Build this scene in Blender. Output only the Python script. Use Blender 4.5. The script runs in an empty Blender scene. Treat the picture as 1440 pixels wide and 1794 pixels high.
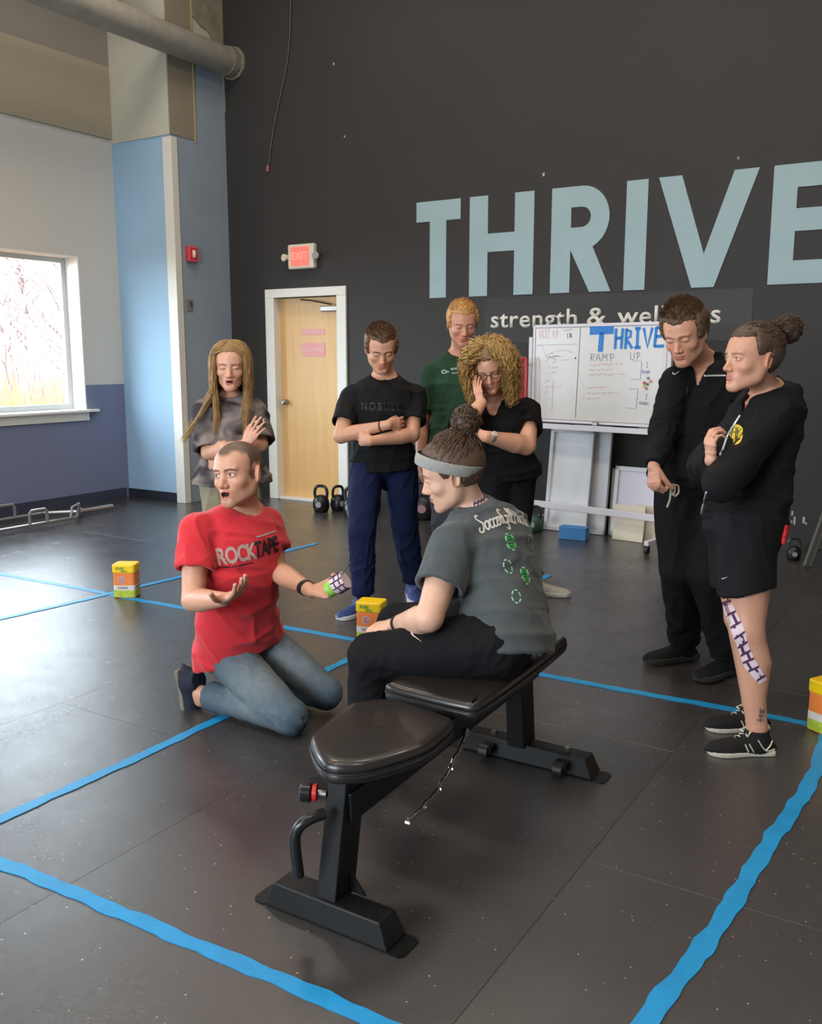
import bpy, bmesh, math, random
import numpy as np
from mathutils import Vector, Matrix
from mathutils.bvhtree import BVHTree
import openvdb
random.seed(7); RS = np.random.RandomState(5)
SC = bpy.context.scene
# ------------------------------------------------------------------ camera
FPX, CX, CY, CAMH, HORIZ, VPX = 1610.0, 720.0, 897.0, 1.5, 628.0, 1735.0
pitch = math.atan((CY-HORIZ)/FPX)
azim = math.atan((VPX-CX)/(FPX/math.cos(pitch)))
_cp, _sp, _ca, _sa = math.cos(pitch), math.sin(pitch), math.cos(azim), math.sin(azim)
FW = np.array([-_sa*_cp, _ca*_cp, -_sp]); RT = np.array([_ca, _sa, 0.0]); UP = np.cross(RT, FW)
FH = np.array([-_sa, _ca, 0.0]); CAM = np.array([0, 0, CAMH])
cd = bpy.data.cameras.new('camera'); cam = bpy.data.objects.new('camera', cd); SC.collection.objects.link(cam)
cd.sensor_fit = 'HORIZONTAL'; cd.sensor_width = 36.0; cd.lens = 36.0*FPX/1440.0; cd.clip_end = 200
m = Matrix(((RT[0], UP[0], -FW[0], 0), (RT[1], UP[1], -FW[1], 0), (RT[2], UP[2], -FW[2], CAMH), (0, 0, 0, 1)))
cam.matrix_world = m; SC.camera = cam
# ------------------------------------------------------------------ sky
W = bpy.data.worlds.new('overcast_sky'); SC.world = W; W.use_nodes = True
bg = W.node_tree.nodes['Background']; bg.inputs[0].default_value = (0.80, 0.90, 1.0, 1); bg.inputs[1].default_value = 17.0
# ------------------------------------------------------------------ exposure
SC.view_settings.view_transform = 'Standard'; SC.view_settings.look = 'None'
SC.view_settings.gamma = 1.0; SC.view_settings.use_curve_mapping = False
SC.view_settings.exposure = 0.15
SC.cycles.max_bounces = 7; SC.cycles.diffuse_bounces = 4; SC.cycles.glossy_bounces = 3
SC.cycles.sample_clamp_indirect = 4.0; SC.cycles.use_denoising = True
SC.cycles.caustics_reflective = False; SC.cycles.caustics_refractive = False
# ------------------------------------------------------------------ ceiling lamps (real high-bay panels above the frame) and portals of the windows and the added rear opening
def area(name, loc, rot, sx, sy, power, col=(1, 1, 1), portal=False):
    l = bpy.data.lights.new(name, 'AREA'); l.shape = 'RECTANGLE'; l.size = sx; l.size_y = sy
    l.energy = power; l.color = col
    if portal: l.cycles.is_portal = True
    o = bpy.data.objects.new(name, l); o.location = loc; o.rotation_euler = rot; SC.collection.objects.link(o)
    return o
LAMPS = [(-5.4, 5.4), (-2.6, 5.2), (.2, 5.2), (-5.4, 1.6), (-2.6, 1.2), (.2, 1.2), (-2.6, -2.0)]
for i_, (x_, y_) in enumerate(LAMPS): area('ceiling_lamp', (x_, y_, 5.9), (0, 0, 0), 1.2, .45, 50, (1.0, .88, .74))
for y0_, y1_ in ((4.55, 6.35), (1.55, 3.35), (-1.45, .35)): area('window_portal', (-8.10, (y0_+y1_)/2, 1.735), (0, math.radians(-90), 0), 1.5, 1.75, 1, portal=True)
area('window_portal', (-2.6, -3.42, 2.2), (math.radians(90), 0, 0), 3.4, 2.2, 1, portal=True)  # portal of the added rear opening, frontal daylight fill
# ------------------------------------------------------------------ object helpers
def link(o, parent=None):
    SC.collection.objects.link(o)
    if parent is not None: o.parent = parent
    return o
def tag(o, label=None, cat=None, group=None, kind=None):
    if label: o['label'] = label
    if cat: o['category'] = cat
    if group: o['group'] = group
    if kind: o['kind'] = kind
    return o
def empty(name, loc=(0, 0, 0), rotz=0.0):
    o = bpy.data.objects.new(name, None); o.location = loc; o.rotation_euler = (0, 0, rotz); o.empty_display_size = 0.1
    return link(o)
def mesh_np(name, verts, faces, mat=None, parent=None, smooth=True, cols=None):
    me = bpy.data.meshes.new(name)
    if isinstance(faces, np.ndarray):
        nv, nf, k = len(verts), len(faces), faces.shape[1]
        me.vertices.add(nv); me.vertices.foreach_set('co', np.ascontiguousarray(verts, dtype=np.float32).ravel())
        me.loops.add(nf*k); me.loops.foreach_set('vertex_index', np.ascontiguousarray(faces, dtype=np.int32).ravel())
        me.polygons.add(nf); me.polygons.foreach_set('loop_start', np.arange(0, nf*k, k, dtype=np.int32))
        me.update(calc_edges=True)
    else:
        me.from_pydata([tuple(map(float, v)) for v in verts], [], faces)
    me.polygons.foreach_set('use_smooth', [bool(smooth)]*len(me.polygons))
    if cols is not None:
        ca = me.color_attributes.new('Col', 'FLOAT_COLOR', 'POINT')
        c4 = np.ones((len(verts), 4), np.float32); c4[:, :3] = cols; ca.data.foreach_set('color', c4.ravel())
    if mat: me.materials.append(mat)
    me.update()
    return link(bpy.data.objects.new(name, me), parent)
class MB:
    """collects simple solids into one mesh"""
    def __init__(s): s.v = []; s.f = []
    def add(s, V, Fc):
        n = len(s.v); s.v += [tuple(map(float, p)) for p in V]; s.f += [tuple(i+n for i in f) for f in Fc]; return s
    def box(s, c, d, R=None):
        hx, hy, hz = d[0]/2, d[1]/2, d[2]/2
        V = [np.array((x, y, z)) for x in (-hx, hx) for y in (-hy, hy) for z in (-hz, hz)]
        if R is not None: V = [R @ p for p in V]
        V = [p+np.array(c) for p in V]
        return s.add(V, [(0, 1, 3, 2), (4, 6, 7, 5), (0, 4, 5, 1), (2, 3, 7, 6), (0, 2, 6, 4), (1, 5, 7, 3)])
    def prism(s, pts, ax_o, ax_x, ax_y, ax_z, h0, h1):
        """polygon pts (2D) in frame, extruded from h0 to h1 along ax_z"""
        o, X, Y, Z = map(np.array, (ax_o, ax_x, ax_y, ax_z)); n = len(pts)
        V = [o+X*p[0]+Y*p[1]+Z*h0 for p in pts]+[o+X*p[0]+Y*p[1]+Z*h1 for p in pts]
        return s.add(V, [tuple(range(n))[::-1], tuple(range(n, 2*n))]+[(i, (i+1) % n, n+(i+1) % n, n+i) for i in range(n)])
    def tube(s, P, r, k=8, caps=True, closed=False, flat=None):
        P = [np.array(p, float) for p in P]; n = len(P); rr = r if hasattr(r, '__len__') else [r]*n
        up = None; rings = []
        for i in range(n):
            a = P[i-1] if (i or closed) else P[0]; b = P[(i+1) % n] if (i < n-1 or closed) else P[-1]
            t = b-a; t = t/(np.linalg.norm(t)+1e-9)
            if up is None:
                up = np.array((0, 0, 1.0)) if abs(t[2]) < .9 else np.array((1.0, 0, 0))
            x = np.cross(up, t); x /= np.linalg.norm(x)+1e-9; y = np.cross(t, x); up = y
            fl = flat or 1.0
            rings.append([P[i]+rr[i]*(math.cos(2*math.pi*j/k)*x+fl*math.sin(2*math.pi*j/k)*y) for j in range(k)])
        V = [p for R_ in rings for p in R_]; Fc = []
        for i in range(n if closed else n-1):
            for j in range(k):
                a = i*k+j; b = i*k+(j+1) % k; c = ((i+1) % n)*k+(j+1) % k; d = ((i+1) % n)*k+j
                Fc.append((a, b, c, d))
        if caps and not closed: Fc += [tuple(range(k))[::-1], tuple((n-1)*k+j for j in range(k))]
        return s.add(V, Fc)
    def lathe(s, prof, c=(0, 0, 0), k=16):
        """prof: (r,z) list"""
        n = len(prof); V = [(c[0]+r*math.cos(2*math.pi*j/k), c[1]+r*math.sin(2*math.pi*j/k), c[2]+z) for r, z in prof for j in range(k)]
        Fc = [(i*k+j, i*k+(j+1) % k, (i+1)*k+(j+1) % k, (i+1)*k+j) for i in range(n-1) for j in range(k)]
        return s.add(V, Fc+[tuple(range(k))[::-1], tuple((n-1)*k+j for j in range(k))])
    def build(s, name, mat, parent=None, smooth=False, bevel=0, seg=2, auto=35):
        o = mesh_np(name, s.v, s.f, mat, parent, smooth)
        if bevel:
            b = o.modifiers.new('bevel', 'BEVEL'); b.width = bevel; b.segments = seg; b.limit_method = 'ANGLE'; b.angle_limit = math.radians(30)
            b.harden_normals = False
        if auto and smooth:
            try: o.data.set_sharp_from_angle(angle=math.radians(auto))
            except Exception: pass
        return o
# ------------------------------------------------------------------ materials
MATS = {}
def mat(name, col, rough=0.6, metal=0.0, emit=None, es=1.0, noise=0.0, nscale=30.0, bump=0.0, bscale=200.0, spec=0.5, sheen=0.0, vcol=False, sss=0.0, dist=0.002, coat=0.0):
    if name in MATS: return MATS[name]
    if rough >= .75: spec = min(spec, .2)
    m = bpy.data.materials.new(name); m.use_nodes = True; nt = m.node_tree; N = nt.nodes; L = nt.links
    b = N['Principled BSDF']; b.inputs['Base Color'].default_value = (*col, 1); b.inputs['Roughness'].default_value = rough
    b.inputs['Metallic'].default_value = metal; b.inputs['Specular IOR Level'].default_value = spec
    if sheen: b.inputs['Sheen Weight'].default_value = sheen; b.inputs['Sheen Roughness'].default_value = .5
    if coat: b.inputs['Coat Weight'].default_value = coat
    if sss:
        b.inputs['Subsurface Weight'].default_value = sss; b.inputs['Subsurface Radius'].default_value = (1, .35, .2); b.inputs['Subsurface Scale'].default_value = 0.012
    if emit: b.inputs['Emission Color'].default_value = (*emit, 1); b.inputs['Emission Strength'].default_value = es
    tc = N.new('ShaderNodeTexCoord'); src = None
    if vcol:
        a = N.new('ShaderNodeAttribute'); a.attribute_name = 'Col'; src = a.outputs['Color']; L.new(src, b.inputs['Base Color'])
    if noise:
        n = N.new('ShaderNodeTexNoise'); n.inputs['Scale'].default_value = nscale; n.inputs['Detail'].default_value = 4
        L.new(tc.outputs['Object'], n.inputs['Vector'])
        mr = N.new('ShaderNodeMapRange'); mr.inputs[1].default_value = .25; mr.inputs[2].default_value = .75
        mr.inputs[3].default_value = 1-noise; mr.inputs[4].default_value = 1+noise; L.new(n.outputs['Fac'], mr.inputs[0])
        mx = N.new('ShaderNodeMix'); mx.data_type = 'RGBA'; mx.blend_type = 'MULTIPLY'; mx.inputs[0].default_value = 1
        if src: L.new(src, mx.inputs[6])
        else: mx.inputs[6].default_value = (*col, 1)
        L.new(mr.outputs[0], mx.inputs[7]); L.new(mx.outputs[2], b.inputs['Base Color'])
    if bump:
        n2 = N.new('ShaderNodeTexNoise'); n2.inputs['Scale'].default_value = bscale; n2.inputs['Detail'].default_value = 3
        L.new(tc.outputs['Object'], n2.inputs['Vector']); bp = N.new('ShaderNodeBump'); bp.inputs['Strength'].default_value = bump
        bp.inputs['Distance'].default_value = dist; L.new(n2.outputs['Fac'], bp.inputs['Height']); L.new(bp.outputs[0], b.inputs['Normal'])
    MATS[name] = m; return m
def s2l(r, g, b):
    f = lambda c: (c/255/12.92) if c/255 <= .04045 else ((c/255+.055)/1.055)**2.4
    return (f(r), f(g), f(b))
# ------------------------------------------------------------------ figure modelling: smooth distance fields meshed with openvdb
f32 = np.float32
def unit(v): v = np.asarray(v, float); return v/(np.linalg.norm(v)+1e-12)
def ray(u, v): return FW+RT*(u-CX)/FPX-UP*(v-CY)/FPX
def at(u, v, d):
    """world point at depth d; v below 5 is a height in metres"""
    if abs(v) >= 5: return CAM+ray(u, v)*d
    y = (CAMH+(FW[2]*d) - v)/UP[2]/d   # solve for the image row at that height
    return CAM+(FW+RT*(u-CX)/FPX)*d-UP*y*d
def VV(r, d, z): return unit(RT*r+FH*d+np.array((0, 0, 1.0))*z)
def floorpt(u, v, z=0.0): d = ray(u, v); return CAM+d*(z-CAMH)/d[2]
class SDF:
    def __init__(s): s.ops = []
    def put(s, mode, fn, lo, hi, k): s.ops.append((mode, fn, np.array(lo, f32), np.array(hi, f32), k)); return s
    def cone(s, pts, rad, k=.012, mode='u', cuts=None):
        pts = [np.array(p, f32) for p in pts]; rad = list(rad) if hasattr(rad, '__len__') else [rad]*len(pts)
        def fn(P):
            D = None
            for a, b, ra, rb in zip(pts[:-1], pts[1:], rad[:-1], rad[1:]):
                ba = b-a; q = P-a; t = np.clip(q@ba/max(float(ba@ba), 1e-9), 0, 1); q = q-t[:, None]*ba
                d = np.sqrt(np.einsum('ij,ij->i', q, q))-(ra+(rb-ra)*t)
                D = d if D is None else np.minimum(D, d)
            if cuts:
                for c, n in cuts: D = np.maximum(D, (P-np.array(c, f32))@np.array(n, f32))
            return D
        R = max(rad); A = np.array(pts); return s.put(mode, fn, A.min(0)-R, A.max(0)+R, k)
    def ell(s, c, r, k=.012, M=None, mode='u', cuts=None):
        """M: 3x3 rows = local axes in world"""
        c = np.array(c, f32); r = np.array(r, f32); Mx = None if M is None else np.array(M, f32)
        def fn(P):
            q = P-c
            if Mx is not None: q = q@Mx.T
            k0 = np.sqrt(((q/r)**2).sum(1)); k1 = np.sqrt(((q/(r*r))**2).sum(1))+1e-6
            D = k0*(k0-1)/k1
            if cuts:
                for cc, n in cuts: D = np.maximum(D, (P-np.array(cc, f32))@np.array(n, f32))
            return D
        R = float(r.max()); return s.put(mode, fn, c-R, c+R, k)
    def loft(s, rings, k=.02, mode='u', cuts=None, kk_=None):
        """rings: (centre, side axis, front axis, rx, ry[, power])"""
        rg = [(np.array(c, f32), np.array(x, f32), np.array(y, f32), rx, ry) for c, x, y, rx, ry in rings]
        ks = kk_ or k
        def fn(P):
            D = None
            for (a, xa, ya, rxa, rya), (b, xb, yb, rxb, ryb) in zip(rg[:-1], rg[1:]):
                ba = b-a; L = float(np.sqrt(ba@ba)); tn = ba/L; q = P-a; tt = q@tn/L; t = np.clip(tt, 0, 1)
                ez = np.abs(tt-t)*L; X = xa+xb; X = X/np.linalg.norm(X); X = X-tn*(X@tn); X /= np.linalg.norm(X); Y = np.cross(tn, X)
                rx = rxa+(rxb-rxa)*t; ry = rya+(ryb-rya)*t
                x = q@X; y = q@Y; kk = np.sqrt((x/rx)**2+(y/ry)**2)+1e-6; g = np.sqrt((x/rx**2)**2+(y/ry**2)**2)+1e-6
                dr = kk*(kk-1)/g
                d = np.where(dr > 0, np.sqrt(dr*dr+ez*ez), np.maximum(dr, -1)+ez)
                D = d if D is None else np.where(np.abs(D-d) < ks, np.minimum(D, d)-((ks-np.abs(D-d))**2)/(4*ks), np.minimum(D, d))
            if cuts:
                for c, n in cuts: D = np.maximum(D, (P-np.array(c, f32))@np.array(n, f32))
            return D
        A = np.array([r[0] for r in rg]); R = max(max(r[3], r[4]) for r in rg); return s.put(mode, fn, A.min(0)-R, A.max(0)+R, k)
    def clip(s, c, n):
        """keep the side n points away from"""
        c = np.array(c, f32); n = np.array(n, f32); return s.put('i', lambda P: (P-c)@n, (-1e9,)*3, (1e9,)*3, 0)
    def eval(s, P):
        D = np.full(len(P), 1.0, f32); mg = .09
        for mode, fn, lo, hi, k in s.ops:
            if mode == 'i':
                D = np.maximum(D, fn(P)); continue
            m_ = ((P > lo-mg) & (P < hi+mg)).all(1)
            idx = np.nonzero(m_)[0]
            if len(idx) == 0: continue
            d = fn(P[idx]).astype(f32); a = D[idx]
            if mode == 'u':
                h = np.maximum(k-np.abs(a-d), 0); D[idx] = np.minimum(a, d)-(h*h/(4*k) if k > 0 else 0)
            else:
                h = np.maximum(k-np.abs(a+d), 0); D[idx] = np.maximum(a, -d)+(h*h/(4*k) if k > 0 else 0)
        return D
    def bounds(s):
        lo = np.min([o[2] for o in s.ops if o[0] == 'u'], 0); hi = np.max([o[3] for o in s.ops if o[0] == 'u'], 0); return lo, hi
    def mesh(s, h=.004, adapt=0.0, zmin=None):
        lo, hi = s.bounds(); lo = lo-4*h; hi = hi+4*h; c = 4
        n = np.ceil((hi-lo)/(h*c)).astype(int)
        g = [lo[i]+(np.arange(n[i])+.5)*h*c for i in range(3)]
        CP = np.stack(np.meshgrid(*g, indexing='ij'), -1).reshape(-1, 3).astype(f32)
        CD = s.eval(CP); act = np.nonzero(np.abs(CD) < h*c*1.35)[0]
        off = (np.arange(c)-(c-1)/2)*h; O = np.stack(np.meshgrid(off, off, off, indexing='ij'), -1).reshape(-1, 3).astype(f32)
        A = CD.reshape(n); full = np.repeat(np.repeat(np.repeat(A, c, 0), c, 1), c, 2)
        view = full.reshape(n[0], c, n[1], c, n[2], c)
        ijk = np.stack(np.unravel_index(act, n), 1)
        for s0 in range(0, len(act), 6000):
            ii = act[s0:s0+6000]; P = (CP[ii][:, None, :]+O[None]).reshape(-1, 3)
            d = s.eval(P).reshape(-1, c, c, c); q = ijk[s0:s0+6000]
            view[q[:, 0], :, q[:, 1], :, q[:, 2], :] = d
        full = np.clip(full, -3*h, 3*h); grid = openvdb.FloatGrid(float(3*h)); grid.copyFromArray(np.ascontiguousarray(full, dtype=f32))
        pts, tri, quad = grid.convertToPolygons(0.0, adapt)
        pts = np.asarray(pts, f32)*h+(lo+h*.5).astype(f32)
        tri = np.asarray(tri).reshape(-1, 3); quad = np.asarray(quad).reshape(-1, 4)
        return pts, tri, quad
def vnormals(v, quad):
    a = v[quad[:, 2]]-v[quad[:, 0]]; b = v[quad[:, 3]]-v[quad[:, 1]]; n = np.cross(a, b); N = np.zeros_like(v)
    for c in range(3):
        for j in range(4): N[:, c] += np.bincount(quad[:, j], weights=n[:, c], minlength=len(v))
    return N/(np.linalg.norm(N, axis=1, keepdims=True)+1e-12)
_perm = np.random.RandomState(3).rand(4096).astype(f32)
def vnoise(P):
    """smooth value noise 0..1"""
    I = np.floor(P).astype(np.int64); Fr = (P-I).astype(f32); Fr = Fr*Fr*(3-2*Fr); out = 0
    for dx in (0, 1):
        wx = Fr[:, 0] if dx else 1-Fr[:, 0]
        for dy in (0, 1):
            wy = Fr[:, 1] if dy else 1-Fr[:, 1]
            for dz in (0, 1):
                wz = Fr[:, 2] if dz else 1-Fr[:, 2]
                h = ((I[:, 0]+dx)*73856093 ^ (I[:, 1]+dy)*19349663 ^ (I[:, 2]+dz)*83492791) & 4095
                out = out+wx*wy*wz*_perm[h]
    return out
def folds(P, dirv, scale, stretch, seed=0.0):
    """ridged noise stretched along dirv: long soft creases"""
    d = unit(dirv); Q = P-(P@d)[:, None]*d*(1-1/stretch)
    warp = vnoise(P*6+seed)*.35
    n = vnoise(Q/scale+seed+warp[:, None]); return (1-np.abs(2*n-1))**3
def add_mesh(name, pts, tri, quad, mt, parent, cols=None):
    faces = quad
    if len(tri):
        me = bpy.data.meshes.new(name); nt_, nq = len(tri), len(quad)
        me.vertices.add(len(pts)); me.vertices.foreach_set('co', pts.astype(f32).ravel())
        me.loops.add(nt_*3+nq*4); me.loops.foreach_set('vertex_index', np.concatenate([tri.ravel(), quad.ravel()]).astype(np.int32))
        me.polygons.add(nt_+nq); me.polygons.foreach_set('loop_start', np.concatenate([np.arange(0, nt_*3, 3), nt_*3+np.arange(0, nq*4, 4)]).astype(np.int32))
        me.update(calc_edges=True); me.polygons.foreach_set('use_smooth', [True]*(nt_+nq))
        if cols is not None:
            ca = me.color_attributes.new('Col', 'FLOAT_COLOR', 'POINT'); c4 = np.ones((len(pts), 4), np.float32); c4[:, :3] = cols; ca.data.foreach_set('color', c4.ravel())
        me.materials.append(mt); me.update(); return link(bpy.data.objects.new(name, me), parent)
    return mesh_np(name, pts, quad, mt, parent, True, cols)
class Frame:
    """local head/chest frame: x = person's left... (x to image-left of a facing figure is its right side)"""
    def __init__(s, o, f, u, sc=1.0):
        s.o = np.array(o, float); s.y = unit(f); s.z = unit(np.array(u, float)-s.y*np.dot(u, s.y)); s.x = np.cross(s.y, s.z); s.s = sc   # x = own right
    def w(s, x, y, z): return s.o+s.s*(s.x*x+s.y*y+s.z*z)
    @property
    def M(s): return np.array((s.x, s.y, s.z))
    def loc(s, P): return ((P-s.o.astype(f32))@s.M.T.astype(f32))/s.s
def head_sdf(S, F, g):
    """g: gender/face options"""
    c, M, k = F.w, F.M, F.s; fem = g.get('fem', 0); jw = g.get('jaw', 1.0); mo = g.get('mouth', 0.0); ns = g.get('nose', 1.0)
    E = lambda p, r, kk=.012, mode='u': S.ell(c(*p), np.array(r)*k, kk*k, M, mode)
    E((0, -.015, .030), (.076, .093, .086)); E((0, .030, .035), (.064, .060, .060), .03); E((0, .030, -.030), (.058*jw, .056, .072), .03)
    for sx in (-1, 1):
        S.cone([c(sx*.055*jw, -.002, -.040), c(sx*.050*jw, .012, -.068), c(sx*.016, .070, -.100)], np.array([.015, .015, .013])*k, .035*k)
        E((sx*.040, .056, -.030), (.021, .022, .017), .022)
        if not fem: S.cone([c(sx*.010, .088, .018), c(sx*.042, .076, .020)], np.array([.008, .007])*k, .014*k)
        else: S.cone([c(sx*.010, .084, .020), c(sx*.042, .074, .022)], np.array([.006, .006])*k, .016*k)
    E((0, .076, -.100), (.018, .014, .014), .02)
    E((0, .072, -.066), (.028, .020, .026), .02)
    op = g.get('eye', .6)
    for sx in (-1, 1):
        E((sx*.031, .094, .001), (.019, .013, .0125), .010, 's')
        E((sx*.0305, .0725, .000), (.0158, .0150, .0125), .004)
        if op > 0.15: E((sx*.0305, .0875, -.001), (.0115, .010, .0052*op), .002, 's')
        # upper lid fold and lower lid
        S.cone([c(sx*.0175, .0835, .0055*op+.001), c(sx*.030, .0895, .0085*op+.001), c(sx*.043, .0800, .0040*op+.001)], np.array([.0016, .0024, .0016])*k, .004*k)
        S.cone([c(sx*.0185, .0840, -.0050*op-.001), c(sx*.030, .0880, -.0070*op-.001), c(sx*.042, .0800, -.0040*op-.001)], np.array([.0014, .0018, .0014])*k, .004*k)
    S.cone([c(0, .086, .010), c(0, .094, -.010), c(0, .1075*1, -.034)], np.array([.0075, .0070, .0088])*k*ns, .010*k)
    S.cone([c(0, .078, .004), c(0, .088, -.020), c(0, .092, -.038)], np.array([.008, .011, .012])*k*ns, .010*k)
    E((0, .1065, -.037), (.0105*ns, .0095, .0085), .006)
    for sx in (-1, 1):
        E((sx*.0125*ns, .0955, -.040), (.0075, .0095, .0075), .006); E((sx*.0065, .1025, -.0475), (.0034, .005, .003), .002, 's')
    # lips
    mz = -.066; lp = g.get('lips', -.0015)
    for sx in (-1, 1):
        S.cone([c(0, .0955+lp, mz+.0045), c(sx*.010, .0935+lp, mz+.0055), c(sx*.0225, .0820, mz+.0005)], np.array([.0042, .0042, .0020])*k, .005*k)
        S.cone([c(0, .0945+lp, mz-.0055-.012*mo), c(sx*.011, .0920+lp, mz-.0050-.010*mo), c(sx*.0220, .0815, mz-.001)], np.array([.0052, .0048, .0018])*k, .005*k)
    if mo > 0: E((0, .097, mz-.005*mo), (.0185, .020, .002+.0095*mo), .002, 's')
    else:
        S.cone([c(-.021, .086, mz), c(-.008, .0985, mz+.0006), c(.008, .0985, mz+.0006), c(.021, .086, mz)], .0011*k, .003*k, 's')
    E((0, .090, -.0835), (.014, .006, .005), .008, 's')
    E((0, .1005, -.0525), (.0035, .004, .008), .006, 's')
    for sx in (-1, 1):   # ears
        o = F.w(sx*.0765, -.010, -.008); ex = unit(F.x*sx*.94-F.y*.42); ez = unit(F.z*.97-F.y*.2); ey = np.cross(ez, ex)
        Me = np.array((ex, ey, ez))
        S.ell(o, np.array((.0065, .0165, .030))*k, .006*k, Me)
        S.ell(o+ex*.006*k-ez*.001*k, np.array((.0055, .0105, .0215))*k, .003*k, Me, 's')
        rim = [o+k*(ex*.005+ey*.0150*math.cos(a)+ez*.0285*math.sin(a)) for a in np.linspace(-.9, 3.9, 12)]
        S.cone(rim, .0032*k, .003*k)
        S.ell(o+k*(ex*.003+ey*.011*(1)-ez*.006), np.array((.004, .004, .006))*k, .004*k, Me)
def hand_sdf(S, w, f, n, side, curl=(.3, .3, .3, .3), thumb=.5, sc=1.0, spread=.06, tcurl=.3, k0=.008):
    """w wrist, f finger direction, n palm normal, side +1 right hand, -1 left hand"""
    f = unit(f); n = unit(np.array(n)-f*np.dot(n, f)); t = np.cross(f, n)*side   # thumb side
    w = np.array(w, float); c = lambda a, b, d: w+sc*(f*a+t*b+n*d)
    S.loft([(c(-.005, 0, 0), t, n, .026*sc, .019*sc), (c(.035, .002, 0), t, n, .034*sc, .0165*sc), (c(.072, 0, 0), t, n, .040*sc, .0145*sc), (c(.088, -.001, .001), t, n, .038*sc, .011*sc)], k0)
    lens = [(.043, .026, .021), (.047, .030, .022), (.044, .027, .021), (.034, .021, .019)]; offs = [.029, .010, -.010, -.028]; base = [.086, .090, .086, .078]
    for i in range(4):
        p = c(base[i], offs[i], 0); a = 0.0; d0 = unit(f+t*spread*(1.5-i)); pts = [p-f*.02*sc, p]
        for j, ln in enumerate(lens[i]):
            a += curl[i]*(1.15 if j == 1 else 0.85)*1.0; dd = unit(d0*math.cos(a)+n*math.sin(a)); p = p+dd*ln*sc; pts.append(p)
        r = (.0088 if i < 3 else .0075)*sc; S.cone(pts, [r, r*1.02, r*.98, r*.9, r*.78], .0030)
    p0 = c(.022, .020, .006); d1 = unit(f*.75+t*.75*thumb*1.6+n*.35); p1 = p0+d1*.040*sc; d2 = unit(f*.9+t*.45*thumb*1.6+n*(.2+tcurl)); p2 = p1+d2*.034*sc; d3 = unit(d2+n*tcurl*.6-t*.1); p3 = p2+d3*.027*sc
    S.cone([p0, p1, p2, p3], np.array([.0165, .0125, .0105, .0085])*sc, .009)
def eyes(F, gaze, parent, iris=(.05, .03, .02), op=.6):
    for sx in (-1, 1):
        ce = F.w(sx*.0305, .0735, -.001); r = .0122*F.s; V = []; Fc = []; n, mm = 14, 18
        gd = unit(gaze); a = unit(np.cross(gd, F.z)); b = np.cross(a, gd); C = []
        for i in range(n+1):
            th = math.pi*(i/n)**1.35*1.0
            for j in range(mm):
                ph = 2*math.pi*j/mm; V.append(ce+r*(gd*math.cos(th)+math.sin(th)*(a*math.cos(ph)+b*math.sin(ph))))
                C.append((.004, .004, .004) if th < .22 else (iris if th < .50 else (.62, .58, .55)))
        for i in range(n):
            for j in range(mm): Fc.append((i*mm+j, (i+1)*mm+j, (i+1)*mm+(j+1) % mm, i*mm+(j+1) % mm))
        mesh_np('eye', np.array(V), np.array(Fc), mat('eye_gloss', (1, 1, 1), .12, vcol=True), parent, True, np.array(C))
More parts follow.
